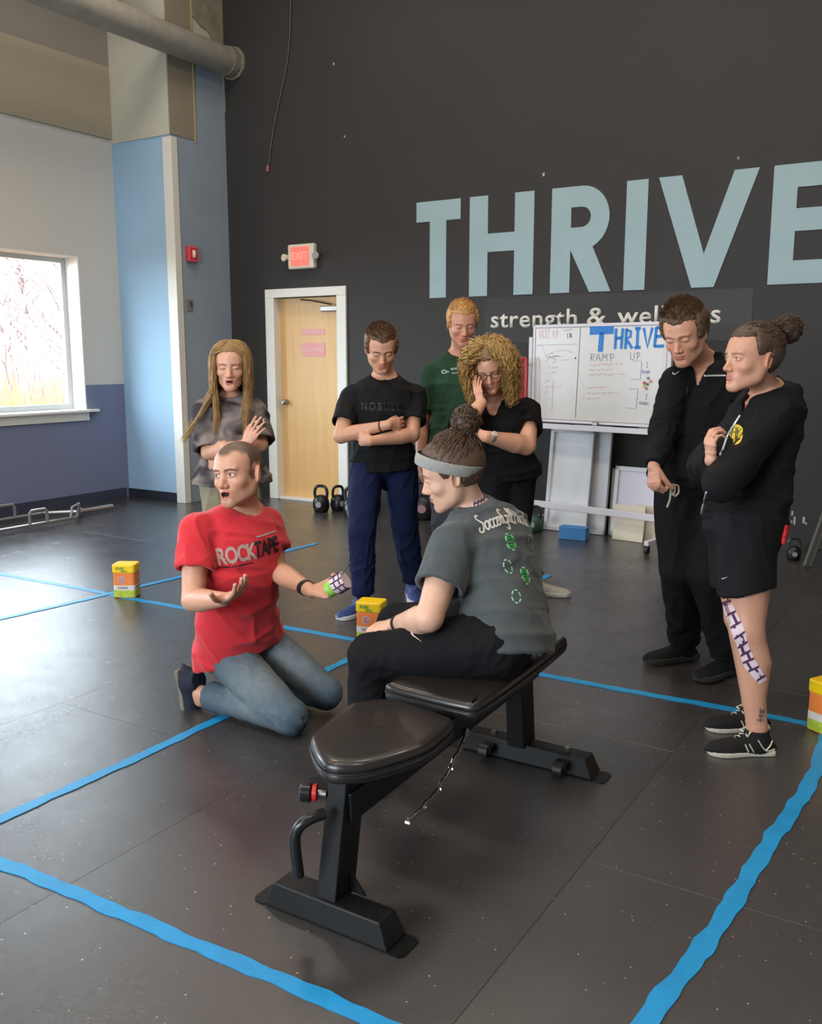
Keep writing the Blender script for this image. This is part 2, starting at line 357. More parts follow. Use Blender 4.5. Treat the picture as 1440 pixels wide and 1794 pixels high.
def skin_cols(P, F, g, base):
    """skin tint per vertex: lips, cheeks, brows, stubble, cropped scalp (surface colours, plus painted shade in the mouth and lip crease)"""
    q = F.loc(P).astype(f32); C = np.tile(np.array(base, f32), (len(P), 1)); x, y, z = q[:, 0], q[:, 1], q[:, 2]; ax = np.abs(x)
    near = (np.sqrt((q**2).sum(1)) < .22)
    def mixc(wt, col):
        w_ = np.clip(wt, 0, 1)[:, None]*near[:, None]; C[:] = C*(1-w_)+np.array(col, f32)*w_
    b = np.array(base); red = b*np.array((1.05, .74, .66)); sm = lambda a, e0, e1: np.clip((a-e0)/(e1-e0), 0, 1)
    mixc(.35*np.exp(-(((ax-.042)/.020)**2+((z+.035)/.022)**2))*(y > .03), red)
    mixc(.5*np.exp(-((x/.016)**2+((z+.035)/.016)**2))*(y > .09), red)
    mixc(.6*np.exp(-((ax-.085)/.012)**2-((z+.006)/.03)**2-((y+.01)/.02)**2), red)
    if g.get('stubble'):
        st = np.exp(-((z+.088)/.030)**4)*sm(y, -.02, .02)*(z < -.045)+.6*np.exp(-((ax-.055)/.02)**2-((z+.055)/.03)**2)
        mixc(g['stubble']*np.clip(st, 0, 1)*(z < -.040), b*np.array(g.get('stubcol', (.55, .48, .45))))
    mz = -.066; mo = g.get('mouth', 0)
    up = ((z-(mz+.0045))/.0050)**2+(ax/.0235)**2; lo_ = ((z-(mz-.0050-.010*mo))/.0062)**2+(ax/.0225)**2
    lipc = g.get('lip', tuple(b*np.array((.92, .50, .46))))
    mixc(.85*sm(-np.minimum(up, lo_), -1.25, -.8)*(y > .076), lipc)
    if mo > 0: mixc(1.0*((((z-(mz-.005*mo))/(.0025+.0095*mo))**2+(ax/.0185)**2) < 1)*(y < .0955)*(y > .045), (.035, .010, .010))  # near-black cavity: shade inside the open mouth put into the colour
    else: mixc(.75*(np.abs(z-mz) < .0013)*(ax < .021)*(y > .080), b*np.array((.35, .2, .18)))  # crease shade painted between closed lips
    bw = g.get('brow', (.08, .05, .03)); arch = .0165+.10*(ax-.012)*(ax < .034)+(.0022-.25*(ax-.034))*(ax >= .034)
    mixc(g.get('browk', .8)*sm(-np.abs(z-arch), -.0048, -.0026)*(ax > .010)*(ax < .049)*(y > .055), bw)
    # lash lines
    op = g.get('eye', .6)
    ez = (z-(.0052*op+.0008)*np.sqrt(np.clip(1-((ax-.0305)/.0145)**2, 0, 1)))
    if op > .15: mixc(.75*(np.abs(ez) < .0014)*(np.abs(ax-.0305) < .0135)*(y > .070), (.05, .03, .025))
    else: mixc(.8*(np.abs(z+.0045) < .0013)*(np.abs(ax-.0305) < .0135)*(y > .070), (.06, .035, .03))
    if g.get('scalp') is not None:
        hl = hairline(q, g); mixc(g.get('scalpk', .85)*sm(hl, -.004, .006)*(1-((ax > .0735)&(np.abs(y+.010) < .025)&(np.abs(z+.006) < .037))), g['scalp'])
    return C
def hairline(q, g):
    """positive where the scalp carries hair (head-local metres)"""
    x, y, z = q[:, 0], q[:, 1], q[:, 2]; ax = np.abs(x); top = g.get('hl', .072); rec = g.get('recede', .012)
    front = z-(top-rec*np.exp(-(x/.022)**2)*0+rec*(np.exp(-((ax-.040)/.014)**2)))      # forehead line with receding temples
    side = -(y-.028)+.0*z; side2 = z+.030+(y+.02)*.2                                                # temples / above ear
    a = np.where(y > .028, front-np.clip(.05-ax, 0, 1)*0, np.minimum(z-(-.012), 1))
    back = np.where(y < -.022, z+.072, -1)                                              # nape
    fr = np.where((y > .028), front, np.where(y > .004, np.minimum(z+.028, .02), -1))
    burn = np.where((y <= .004) & (y >= -.022), z-.020, -1)
    r = np.where(y > .028, fr, np.where(y > .004, z-g.get('burn', -.028), np.where(y >= -.026, z-.022, z+.070)))
    return (r+(vnoise(q*90)-.5)*.007+(vnoise(q*300)-.5)*.004).astype(f32)
def scalp_sdf(S, F, thick, k=.01, low=0.0):
    c, M, s_ = F.w, F.M, F.s
    S.ell(c(0, -.015, .030), (np.array((.076, .093, .086))+thick)*s_, k, M); S.ell(c(0, .028, .036), (np.array((.064, .060, .060))+thick)*s_, .03, M)
def hair_cap(name, F, g, thick, col, parent, h=.003, amp=.004, flow=None, fr=90, extra=None, cutline=True, mname=None, low=-.075):
    S = SDF(); scalp_sdf(S, F, .0025 if cutline else thick)
    if extra: extra(S)
    g_ = dict(g)
    def line(P):
        q = F.loc(P); return -hairline(q, g_)*F.s*.9
    if cutline: S.put('i', line, (-1e9,)*3, (1e9,)*3, 0)
    for sx in (-1, 1): S.ell(F.w(sx*.080, -.008, -.010), np.array((.030, .021, .034))*F.s, .006, F.M, 's')
    p, t, q = S.mesh(h, 0); q2 = F.loc(p); n = vnormals(p, q)
    tp_ = np.clip(hairline(q2, g_)/.026, 0, 1)**.7 if cutline else np.ones(len(p), f32)
    if cutline: p = p+n*(tp_*thick*F.s)[:, None]
    fl = np.array(flow if flow is not None else (0.0, 1.0, .3)); 
    d = fl/np.linalg.norm(fl); Q = q2-(q2@d)[:, None]*d*(.86); nn = vnoise(Q*fr*4)*.7+vnoise(Q*fr*1.8)*.9+vnoise(q2*40)*.7
    p = p+n*(((nn/2.3)-.45)*2*amp*(.25+.75*tp_))[:, None]
    shade = .75+.5*vnoise(Q*fr*6)
    C = np.array(col, f32)[None]*shade[:, None]
    return mesh_np(name, p, q, mat(mname or 'hair', (1, 1, 1), .55, vcol=True), parent, True, C)
def strands(name, roots, curves, rad, col, parent, k=3, jitter=.25, mname='hair', taper=.35):
    """curves: list of (n,3) polylines -> thin tapered tubes in one mesh"""
    V = []; Fq = []; C = []; base = 0
    for P in curves:
        P = np.asarray(P, float); n = len(P); T = np.gradient(P, axis=0); T /= np.linalg.norm(T, axis=1, keepdims=True)+1e-9
        ref = np.array((.3, .2, .93)); X = np.cross(T, ref); X /= np.linalg.norm(X, axis=1, keepdims=True)+1e-9; Y = np.cross(T, X)
        r = rad*RS.uniform(.7, 1.3)*(1-(1-taper)*np.linspace(0, 1, n)**2)
        ang = 2*np.pi*np.arange(k)/k
        R_ = P[:, None]+r[:, None, None]*(np.cos(ang)[None, :, None]*X[:, None]+np.sin(ang)[None, :, None]*Y[:, None])
        V.append(R_.reshape(-1, 3)); idx = base+np.arange(n*k).reshape(n, k)
        a = idx[:-1]; b = np.roll(idx, -1, 1)[:-1]; c = np.roll(idx, -1, 1)[1:]; d = idx[1:]
        Fq.append(np.stack([a, b, c, d], -1).reshape(-1, 4)); base += n*k
        cc = np.array(col)*RS.uniform(1-jitter, 1+jitter); C.append(np.tile(cc, (n*k, 1)))
    return mesh_np(name, np.concatenate(V), np.concatenate(Fq), mat(mname, (1, 1, 1), .5, vcol=True), parent, True, np.concatenate(C))
def spine(J, P, n=24):
    a, b = J['pel'], J['nk']; ctrl = [a]+([J['wst']] if 'wst' in J else [])+([J['chs']] if 'chs' in J else [])+[b]
    ctrl = np.array(ctrl); m_ = len(ctrl)
    def ev(t):
        if t < 0: d = unit(ctrl[1]-ctrl[0]); return ctrl[0]+d*t*np.linalg.norm(b-a)
        if t > 1: d = unit(ctrl[-1]-ctrl[-2]); return ctrl[-1]+d*(t-1)*np.linalg.norm(b-a)
        s_ = t*(m_-1); i = min(int(s_), m_-2); u = s_-i
        p0 = ctrl[max(i-1, 0)] if i > 0 else 2*ctrl[0]-ctrl[1]; p1 = ctrl[i]; p2 = ctrl[i+1]; p3 = ctrl[i+2] if i+2 < m_ else 2*ctrl[-1]-ctrl[-2]
        return .5*((2*p1)+(-p0+p2)*u+(2*p0-5*p1+4*p2-p3)*u*u+(-p0+3*p1-3*p2+p3)*u**3)
    return ev
def torso_rings(J, rings, fP, fC):
    ev = spine(J, None); out = []
    for r in rings:
        t, rx, ry = r[:3]; oy = r[3] if len(r) > 3 else 0; e = 1e-2
        tn = unit(ev(t+e)-ev(t-e)); w = min(max((t-.1)/.6, 0), 1); f = unit(np.array(fP)*(1-w)+np.array(fC)*w); y = unit(f-tn*np.dot(f, tn)); x = np.cross(tn, y)*-1
        out.append((ev(t)+y*oy, -x, y, rx, ry))
    return out
MALE = [(-.10, .135, .105), (.06, .160, .115), (.22, .155, .108), (.40, .140, .100), (.62, .155, .112), (.80, .165, .112), (.92, .140, .088), (1.02, .062, .060)]
FEMALE = [(-.10, .145, .110), (.06, .165, .118), (.22, .150, .105), (.42, .122, .090), (.62, .135, .100), (.80, .145, .098), (.92, .120, .078), (1.02, .052, .052)]
def body(root, J, P):
    """one continuous skin surface: head, neck, trunk, arms, hands, legs"""
    S = SDF(); k = P.get('build', 1.0); fem = P.get('fem', 0); Fh = Frame(J['hd'], P['fH'], P.get('uH', (0, 0, 1)), P.get('hs', 1.05))
    rr = [(t, rx*k, ry*k, *o) for t, rx, ry, *o in (P.get('rings') or (FEMALE if fem else MALE))]
    rr = [q for q in rr if q[0] > P.get('tmin', -9)]
    S.loft(torso_rings(J, rr, P['fP'], P['fC']), .03)
    nb = Fh.w(0, -.018, -.055); nr = P.get('neck', .050 if fem else .060)
    S.cone([J['nk']-unit(nb-J['nk'])*.03, J['nk']*.5+nb*.5, nb], [nr*1.12, nr, nr*.98], .03)
    for s_ in 'LR':
        sh, el, wr = J['sh'+s_], J['el'+s_], J['wr'+s_]; ar = P.get('arm', .92 if fem else 1.1)*k
        S.cone([J['nk']*.75+sh*.25, sh*.8+J['nk']*.2], [.040*k, .045*k], .05)
        m1 = sh*.55+el*.45; m2 = el*.70+wr*.30; m3 = el*.25+wr*.75
        S.cone([sh, m1, el], [.054*ar, .046*ar, .038*ar], .02)
        S.cone([el, m2, m3, wr], [.038*ar, .041*ar, .029*ar, .024*ar], .012)
        H = P['hand'+s_]; hand_sdf(S, wr, H['f'], H['n'], 1 if s_ == 'R' else -1, H.get('curl', (.35,)*4), H.get('thumb', .5), H.get('sc', .92 if fem else 1.02), H.get('spread', .06), H.get('tcurl', .3))
        hp, kn, an = J['hp'+s_], J['kn'+s_], J['an'+s_]; lg = P.get('leg', 1.0)*k
        S.cone([hp, hp*.5+kn*.5, kn], [.085*lg, .072*lg, .050*lg], .03)
        cb = unit(np.cross(np.cross(kn-hp, an-kn), an-kn)); back = P.get('calf', None)
        mid = kn*.68+an*.32
        if back is not None: mid = mid+np.array(back)*.016
        S.cone([kn, mid, kn*.3+an*.7, an], [.049*lg, .053*lg, .036*lg, .031*lg], .02)
        if back is not None: S.ell(kn-np.array(back)*.018, np.array((.036, .036, .042))*lg, .02)
        S.cone([an, an+np.array((0, 0, -.03))], [.033, .030], .02)
    head_sdf(S, Fh, P)
    p, t, q = S.mesh(P.get('h', .0033)*1.04, .02)
    o = add_mesh('body', p, t, q, mat('skin', (.6, .35, .25), .48, vcol=True, sss=.08, noise=.06, nscale=60, bump=.08, bscale=350, dist=.001), root, skin_cols(p, Fh, P, P['skin']))
    if P.get('eye', .6) > .15: eyes(Fh, P.get('gaze', P['fH']), root, P.get('iris', (.06, .035, .02)))
    return Fh
def cloth(name, S, h, mt, root, fold=None, cols=None):
    h = h*1.12 if h > .005 else h
    p, t, q = S.mesh(h, 0)
    if fold:
        n = vnormals(p, q)
        for amp, dv, sc, st, seed, *msk in fold:
            a = amp*folds(p, dv, sc, st, seed)
            if msk: a = a*msk[0](p)
            p = p+n*(a-amp*.35*(msk[0](p) if msk else 1))[:, None]
    o = mesh_np(name, p, q, mt, root, True, None if cols is None else cols(p))
    return o
def tee(S, J, P, hem=-.18, ease=.02, sleeve=.55, rings=None, neck=.078, vneck=0, flare=1.0, hemcut=None, sl=.062, nhz=.0):
    k = P.get('build', 1.0); base = rings or (FEMALE if P.get('fem') else MALE); ev = spine(J, None)
    rr = []
    for t, rx, ry, *o in base:
        rr.append((t, rx*k+ease, ry*k+ease*.8, *o))
    rr[0] = (hem-.02, rr[0][1]*flare+.004, rr[0][2]*flare+.004, *(rr[0][3:]))
    up = unit(ev(.05)-ev(-.05)) if hemcut is None else np.array(hemcut, float)
    hc = ev(hem)
    S.loft(torso_rings(J, rr, P['fP'], P['fC']), .03, cuts=[(hc, -up)])
    for s_ in 'LR':
        sh, el = J['sh'+s_], J['el'+s_]; e = sh*(1-sleeve)+el*sleeve; d = unit(el-sh)
        S.cone([J['nk']*.70+sh*.30-np.array((0, 0, .012)), sh*.9+J['nk']*.1], [.046*k, .056*k], .05)
        S.cone([sh, sh*.5+e*.5, e+d*.03], [sl*k, (sl+.002)*k, (sl+.006)*k], .025, cuts=[(e, d)])
        ar = P.get('arm', .92 if P.get('fem') else 1.1)*k
        S.cone([e-d*.030, e+d*.05], [(sl-.009)*k, (sl-.005)*k], .004, 's')
    # open hem
    S.loft(torso_rings(J, [(hem-.2, rr[0][1]-.010, rr[0][2]-.010), (hem+.05, rr[0][1]-.014, rr[0][2]-.014)], P['fP'], P['fC']), .004, 's')
    fC = unit(P['fC']); nk = J['nk']; up2 = unit(J['hd']-np.array(P['fH'])*.02-nk)
    S.cone([nk+fC*.012+up2*(-.012+nhz), nk+fC*.02+up2*.10], [neck*k, neck*1.25*k], .008, 's')
    if vneck:
        S.cone([nk+fC*.03+up2*.01, nk+fC*.135-np.array((0, 0, vneck*.8)), nk+fC*.16-np.array((0, 0, vneck*1.25))], [neck*.95*k, .030, .012], .006, 's')
def pants(S, J, P, waist=.12, rad=(.105, .090, .072, .066, .060), up=None, hipr=None, length=1.0, anklecut=True):
    k = P.get('build', 1.0)*P.get('legk', 1.0); base = rings = P.get('rings') or (FEMALE if P.get('fem') else MALE)
    rr = [(t, rx*P.get('build', 1.0)+.014, ry*P.get('build', 1.0)+.012, *o) for t, rx, ry, *o in base if t < .3 and t > P.get('tmin', -9)]
    S.loft(torso_rings(J, rr, P['fP'], P['fC']), .03, cuts=[(spine(J, None)(waist), unit(J['nk']-J['pel']))])
    for s_ in 'LR':
        hp, kn, an = J['hp'+s_], J['kn'+s_], J['an'+s_]; e = kn*(1-length)+an*length; d = unit(an-kn)
        S.cone([hp, hp*.5+kn*.5, kn], [rad[0]*k, rad[1]*k, rad[2]*k], .03, cuts=[(spine(J, None)(waist), unit(J['nk']-J['pel']))] if not P.get('sit') else [(J['pel']+np.array((0, 0, P['sit'])), np.array((0, 0, 1.0)))])
        S.cone([kn, kn*.5+e*.5, e+d*.03], [rad[2]*k, rad[3]*k, rad[4]*k], .02, cuts=[(e, d)] if anklecut else None)
def shoe(root, an, toe, name='shoe', upc=None, solec=None, L=.28, w=.049, heel=None, lace=None, pitchv=None, solh=.028):
    """an ankle joint, toe direction (horizontal unless pitchv), sole on floor below"""
    f = unit(toe); upv = np.array((0, 0, 1.0)) if pitchv is None else unit(pitchv); f = unit(f-upv*np.dot(f, upv)); x = np.cross(f, upv)
    base = an-upv*P_ANK; o = base-f*.062
    outline = []
    prof = [(0, .62), (.02, .86), (.10, .92), (.25, .86), (.42, .84), (.60, 1.0), (.74, 1.06), (.86, .95), (.95, .68), (1.0, .30)]
    S = SDF(); c = lambda a, b, z: o+f*a+x*b+upv*z
    kt = [.02, .10, .22, .38, .52, .68, .82, .92, .985]; kw = [.62, .86, .92, .88, .94, 1.03, .98, .80, .42]; kh = [.034, .050, .060, .060, .050, .040, .034, .028, .018]
    S.loft([(c(L*t, 0, .018), x, upv, max(w*np.interp(t, kt, kw), .014), np.interp(t, kt, kh)) for t in np.linspace(.02, .985, 20)], .02, kk_=.002, cuts=[(c(0, 0, solh-.006), -upv)])
    S.cone([c(.062, 0, .05), c(.058, 0, .098)], [.046, .043], .03, cuts=[(c(0, 0, .098), upv)])
    p, t, q = S.mesh(.0045, 0)
    r = empty(name, tuple(base)) if root is None else root
    par = bpy.data.objects.new(name, None) if False else None
    so = mesh_np(name, p, q, upc, root, True)
    mb = MB(); pts = [(L*t-.004, w*pw+.004) for t, pw in prof]; poly = [(a, b) for a, b in pts]+[(a, -b) for a, b in pts[::-1]]
    mb.prism([(b, a) for a, b in poly][::-1], o, x, f, upv, 0, solh)
    s_ = mb.build('sole', solec, so, False, .006, 2)
    if lace:
        ml = MB()
        for i in range(4):
            a0 = L*(.42+.065*i); z0 = .018+(.052-.012*(i))+.004
            zz = [.074, .066, .060, .054, .049][i]
            ml.tube([c(a0, -.022, zz-.006), c(a0+.006, 0, zz+.003), c(a0+.012, .022, zz-.006)], .0032, 6)
        ml.tube([c(L*.40, 0, .082), c(L*.38, .025, .094), c(L*.44, .036, .080), c(L*.42, .004, .080)], .003, 6); ml.tube([c(L*.40, 0, .082), c(L*.38, -.025, .094), c(L*.44, -.036, .080), c(L*.42, -.004, .080)], .003, 6)
        ml.build('lace', lace, so, True)
    return so, c
P_ANK = .085

def curtain(Fh, rs, n, L, vol, amin, curl=0.0, freq=(9, 16), flare=None, npts=26, top=.12, m2=60, ecc=(.080, .097, .092)):
    """long hair: each strand leaves the parting, runs over the skull at its own azimuth and hangs down; vol(t) = extra radius below the ear line"""
    out = []; c0 = np.array((0, -.013, .030)); E = np.array(ecc)
    for i in range(n):
        s = rs.rand()**.6; a = rs.uniform(-math.pi, math.pi); ph0 = rs.uniform(.03, 1.15) if abs(a) > 1.1 else rs.uniform(.03, .95)
        sg = 1 if a > 0 else -1; lim = amin+rs.uniform(0, .30); af = sg*max(abs(a), lim); l_ = L*rs.uniform(.62, 1.06); P = []
        n1 = npts//3
        for k in range(n1):
            u = k/(n1-1); ph = ph0+(math.pi/2-ph0)*u; at_ = a+(af-a)*min(1, u*1.6)**.8; m_ = 1+.03+top*s*math.sin(math.pi*.5*min(1, u*2+.15))+vol(0)*s*u
            P.append(c0+E*m_*np.array((math.sin(ph)*math.sin(at_), math.sin(ph)*math.cos(at_), math.cos(ph))))
        fl = rs.rand() < .5
        for k in range(1, npts-n1+1):
            u = k/(npts-n1); m_ = 1.03+top*s+vol(u)*s; z = c0[2]-l_*u; x = E[0]*m_*math.sin(af); y = c0[1]+E[1]*m_*math.cos(af)
            if flare: x, y = flare(x, y, z, s, fl, af, u)
            P.append(np.array((x, y, z)))
        P = np.array(P); P += rs.normal(0, .0035, (1, 3))*np.linspace(0, 1, len(P))[:, None]
        if curl:
            T = np.gradient(P, axis=0); T /= np.linalg.norm(T, axis=1, keepdims=True)+1e-9; X = np.cross(T, (.2, .9, .13)); X /= np.linalg.norm(X, axis=1, keepdims=True)+1e-9; Y = np.cross(T, X)
            Lc = np.concatenate([[0], np.cumsum(np.linalg.norm(np.diff(P, axis=0), axis=1))])
            q = np.linspace(0, Lc[-1], m2); I = lambda A: np.stack([np.interp(q, Lc, A[:, j]) for j in range(3)], 1); P, X, Y = I(P), I(X), I(Y)
            f_ = rs.uniform(*freq); p0 = rs.uniform(0, 6.28); am = curl*rs.uniform(.5, 1.2)*np.clip(q/.05, 0, 1); P = P+am[:, None]*(X*np.cos(q*f_*12+p0)[:, None]+Y*np.sin(q*f_*12+p0)[:, None])+rs.normal(0, curl*.05, P.shape)
        out.append([Fh.w(*p) for p in P])
    return out
def bun(name, Fh, c, r, col, root, rs, n=150, rad=.0034):
    S = SDF(); S.ell(Fh.w(*c), np.array((r, r*.98, r*.95))*Fh.s, 0, Fh.M); p, t_, q = S.mesh(.0035, 0); nn = vnormals(p, q); p = p+nn*((vnoise(p*55)-.5)*.020+(vnoise(p*130)-.5)*.008)[:, None]
    o = mesh_np(name, p, q, mat('hair', (1, 1, 1), .55, vcol=True), root, True, np.array(col, f32)[None]*(.55+.5*vnoise(p*120))[:, None]); cv = []
    for i in range(n):
        ax = unit(rs.normal(0, 1, 3)); bx = unit(np.cross(ax, rs.normal(0, 1, 3))); rr_ = r*rs.uniform(.90, 1.06); cc = np.array(c)+rs.normal(0, r*.07, 3); t0 = rs.uniform(0, 6.28)
        cv.append([Fh.w(*(cc+rr_*(ax*math.cos(t0+t)+bx*math.sin(t0+t))*(1+.07*math.sin(3*t)))) for t in np.linspace(0, rs.uniform(1.2, 3.6), 12)])
    strands(name, None, cv, rad, col, root, jitter=.4)
# ------------------------------------------------------------------ the eight people
def person(label, anchor):
    r = empty('person', tuple(np.round(anchor, 4))); tag(r, label, 'person'); return r
def joints(**k): return {a: (at(*v) if len(v) == 3 else np.array(v[0])) for a, v in k.items()}
def reparent(root):
    """meshes were built in world space; keep them there under the moved root"""
    M = Matrix.Translation(-root.location)
    for c in root.children:
        c.matrix_parent_inverse = M
        
ZUP = np.array((0, 0, 1.0))
def wrmask(c, r):
    c = np.array(c, f32); return lambda p: np.exp(-(((p-c)**2).sum(1))/(r*r))
BLACKC = s2l(27, 27, 29)
def text_mesh(body, size=1.0, bold=0.0, shear=0.0, spacing=1.0):
    """flat lettering as (verts, faces) in the x/y plane, centred"""
    cu = bpy.data.curves.new('t', 'FONT'); cu.body = body; cu.size = size; cu.offset = bold; cu.shear = shear; cu.space_character = spacing
    cu.align_x = 'CENTER'; cu.align_y = 'CENTER'; cu.resolution_u = 3
    o = bpy.data.objects.new('t', cu); SC.collection.objects.link(o); bpy.context.view_layer.update()
    me = bpy.data.meshes.new_from_object(o.evaluated_get(bpy.context.evaluated_depsgraph_get()))
    bpy.data.objects.remove(o); return me
def decal(name, me, origin, X, Y, target, mt, parent, off=.0025, step=.012, sx=1.0, sy=1.0, far=.5, warp=None):
    """print lettering/marks onto a cloth mesh: project flat artwork along its normal onto the surface"""
    bvh = BVHTree.FromPolygons([v.co for v in target.data.vertices], [tuple(p.vertices) for p in target.data.polygons])
    if len(origin) == 2:
        hh = bvh.ray_cast(Vector(CAM), Vector(unit(ray(*origin))), 12)[0]
        if hh is None: print('decal misses', name, origin); return None
        origin = np.array(hh)
    elif isinstance(origin, np.ndarray) is False: origin = np.array(origin)
    bm = bmesh.new(); bm.from_mesh(me)
    for v in bm.verts:
        v.co.x *= sx; v.co.y *= sy
        if warp: v.co.x, v.co.y = warp(v.co.x, v.co.y)
    xs = [v.co.x for v in bm.verts]; ys = [v.co.y for v in bm.verts]
    for ax, lo, hi in ((0, min(xs), max(xs)), (1, min(ys), max(ys))):
        c = lo+step
        while c < hi:
            co = [0, 0, 0]; co[ax] = c; no = [0, 0, 0]; no[ax] = 1
            bmesh.ops.bisect_plane(bm, geom=bm.verts[:]+bm.edges[:]+bm.faces[:], plane_co=co, plane_no=no); c += step
    bmesh.ops.triangulate(bm, faces=bm.faces[:])
    X = unit(X); Y = unit(np.array(Y)-X*np.dot(X, Y)); N = np.cross(X, Y); o = np.array(origin)
    dead = []
    for v in bm.verts:
        w = Vector(o+X*v.co.x+Y*v.co.y+N*far*.5); hit, nn, i, d = bvh.ray_cast(w, Vector(-N), far)
        if hit is None: dead.append(v)
        else: v.co = hit+Vector(N)*off+Vector((0, 0, 0))
    bmesh.ops.delete(bm, geom=dead, context='VERTS')
    m2 = bpy.data.meshes.new(name); bm.to_mesh(m2); bm.free(); m2.materials.append(mt)
    return link(bpy.data.objects.new(name, m2), parent)
def hit(target, u, v):
    b_ = BVHTree.FromPolygons([q.co for q in target.data.vertices], [tuple(p.vertices) for p in target.data.polygons]); h_ = b_.ray_cast(Vector(CAM), Vector(unit(ray(u, v))), 12)[0]
    return None if h_ is None else np.array(h_)
def stroke_mesh(polys, w):
    """hand-drawn strokes as flat ribbons"""
    bm = bmesh.new()
    for P in polys:
        P = [Vector((p[0], p[1], 0)) for p in P]; n = len(P)
        if n < 2: continue
        L = []; R_ = []
        for i in range(n):
            t = (P[min(i+1, n-1)]-P[max(i-1, 0)]); t = t.normalized() if t.length > 1e-9 else Vector((1, 0, 0)); nn = Vector((-t.y, t.x, 0))*w/2
            L.append(bm.verts.new(P[i]+nn)); R_.append(bm.verts.new(P[i]-nn))
        for i in range(n-1):
            try: bm.faces.new((R_[i], R_[i+1], L[i+1], L[i]))
            except Exception: pass
    me = bpy.data.meshes.new('s'); bm.to_mesh(me); bm.free(); return me
def smooth_poly(pts, n=6):
    P = [np.array(p, float) for p in pts]; out = []
    for i in range(len(P)-1):
        p0 = P[max(i-1, 0)]; p1 = P[i]; p2 = P[i+1]; p3 = P[min(i+2, len(P)-1)]
        for j in range(n):
            u = j/n; out.append(.5*((2*p1)+(-p0+p2)*u+(2*p0-5*p1+4*p2-p3)*u*u+(-p0+3*p1-3*p2+p3)*u**3))
    return out+[P[-1]]
def ring_band(name, c, axis, r, w, th, mt, parent, squash=1.0, side=None):
    """wrist band / watch strap"""
    a = unit(axis); x = unit(np.cross(a, ZUP if side is None else side)); y = np.cross(a, x); mb = MB(); n = 20; V = []; Fc = []
    for i in range(n):
        t = 2*math.pi*i/n; d = x*math.cos(t)+y*math.sin(t)*squash
        for rr, hh in ((r, -w/2), (r+th, -w/2), (r+th, w/2), (r, w/2)): V.append(np.array(c)+d*rr+a*hh)
    for i in range(n):
        for j in range(4): Fc.append((i*4+j, i*4+(j+1) % 4, ((i+1) % n)*4+(j+1) % 4, ((i+1) % n)*4+j))
    mb.add(V, Fc); return mb.build(name, mt, parent, True)
def std_legs(J, u, d, Hh, hipu=13, kn=None, an=None): pass
SKIN = (.60, .36, .27)
def swoosh(L):
    bm = bmesh.new(); up = [(-.5, .35), (-.62, .05), (-.45, -.18), (-.1, -.12), (.4, .12), (1.0, .42)]; lo = [(1.0, .42), (.35, .0), (-.1, -.28), (-.5, -.40), (-.78, -.2), (-.75, .05), (-.5, .35)]
    pts = [tuple(p) for p in smooth_poly(up, 4)]+[tuple(p) for p in smooth_poly(lo, 4)][1:-1]
    bm.faces.new([bm.verts.new((p[0]*L, p[1]*L, 0)) for p in pts]); me = bpy.data.meshes.new('s'); bm.to_mesh(me); bm.free(); return me
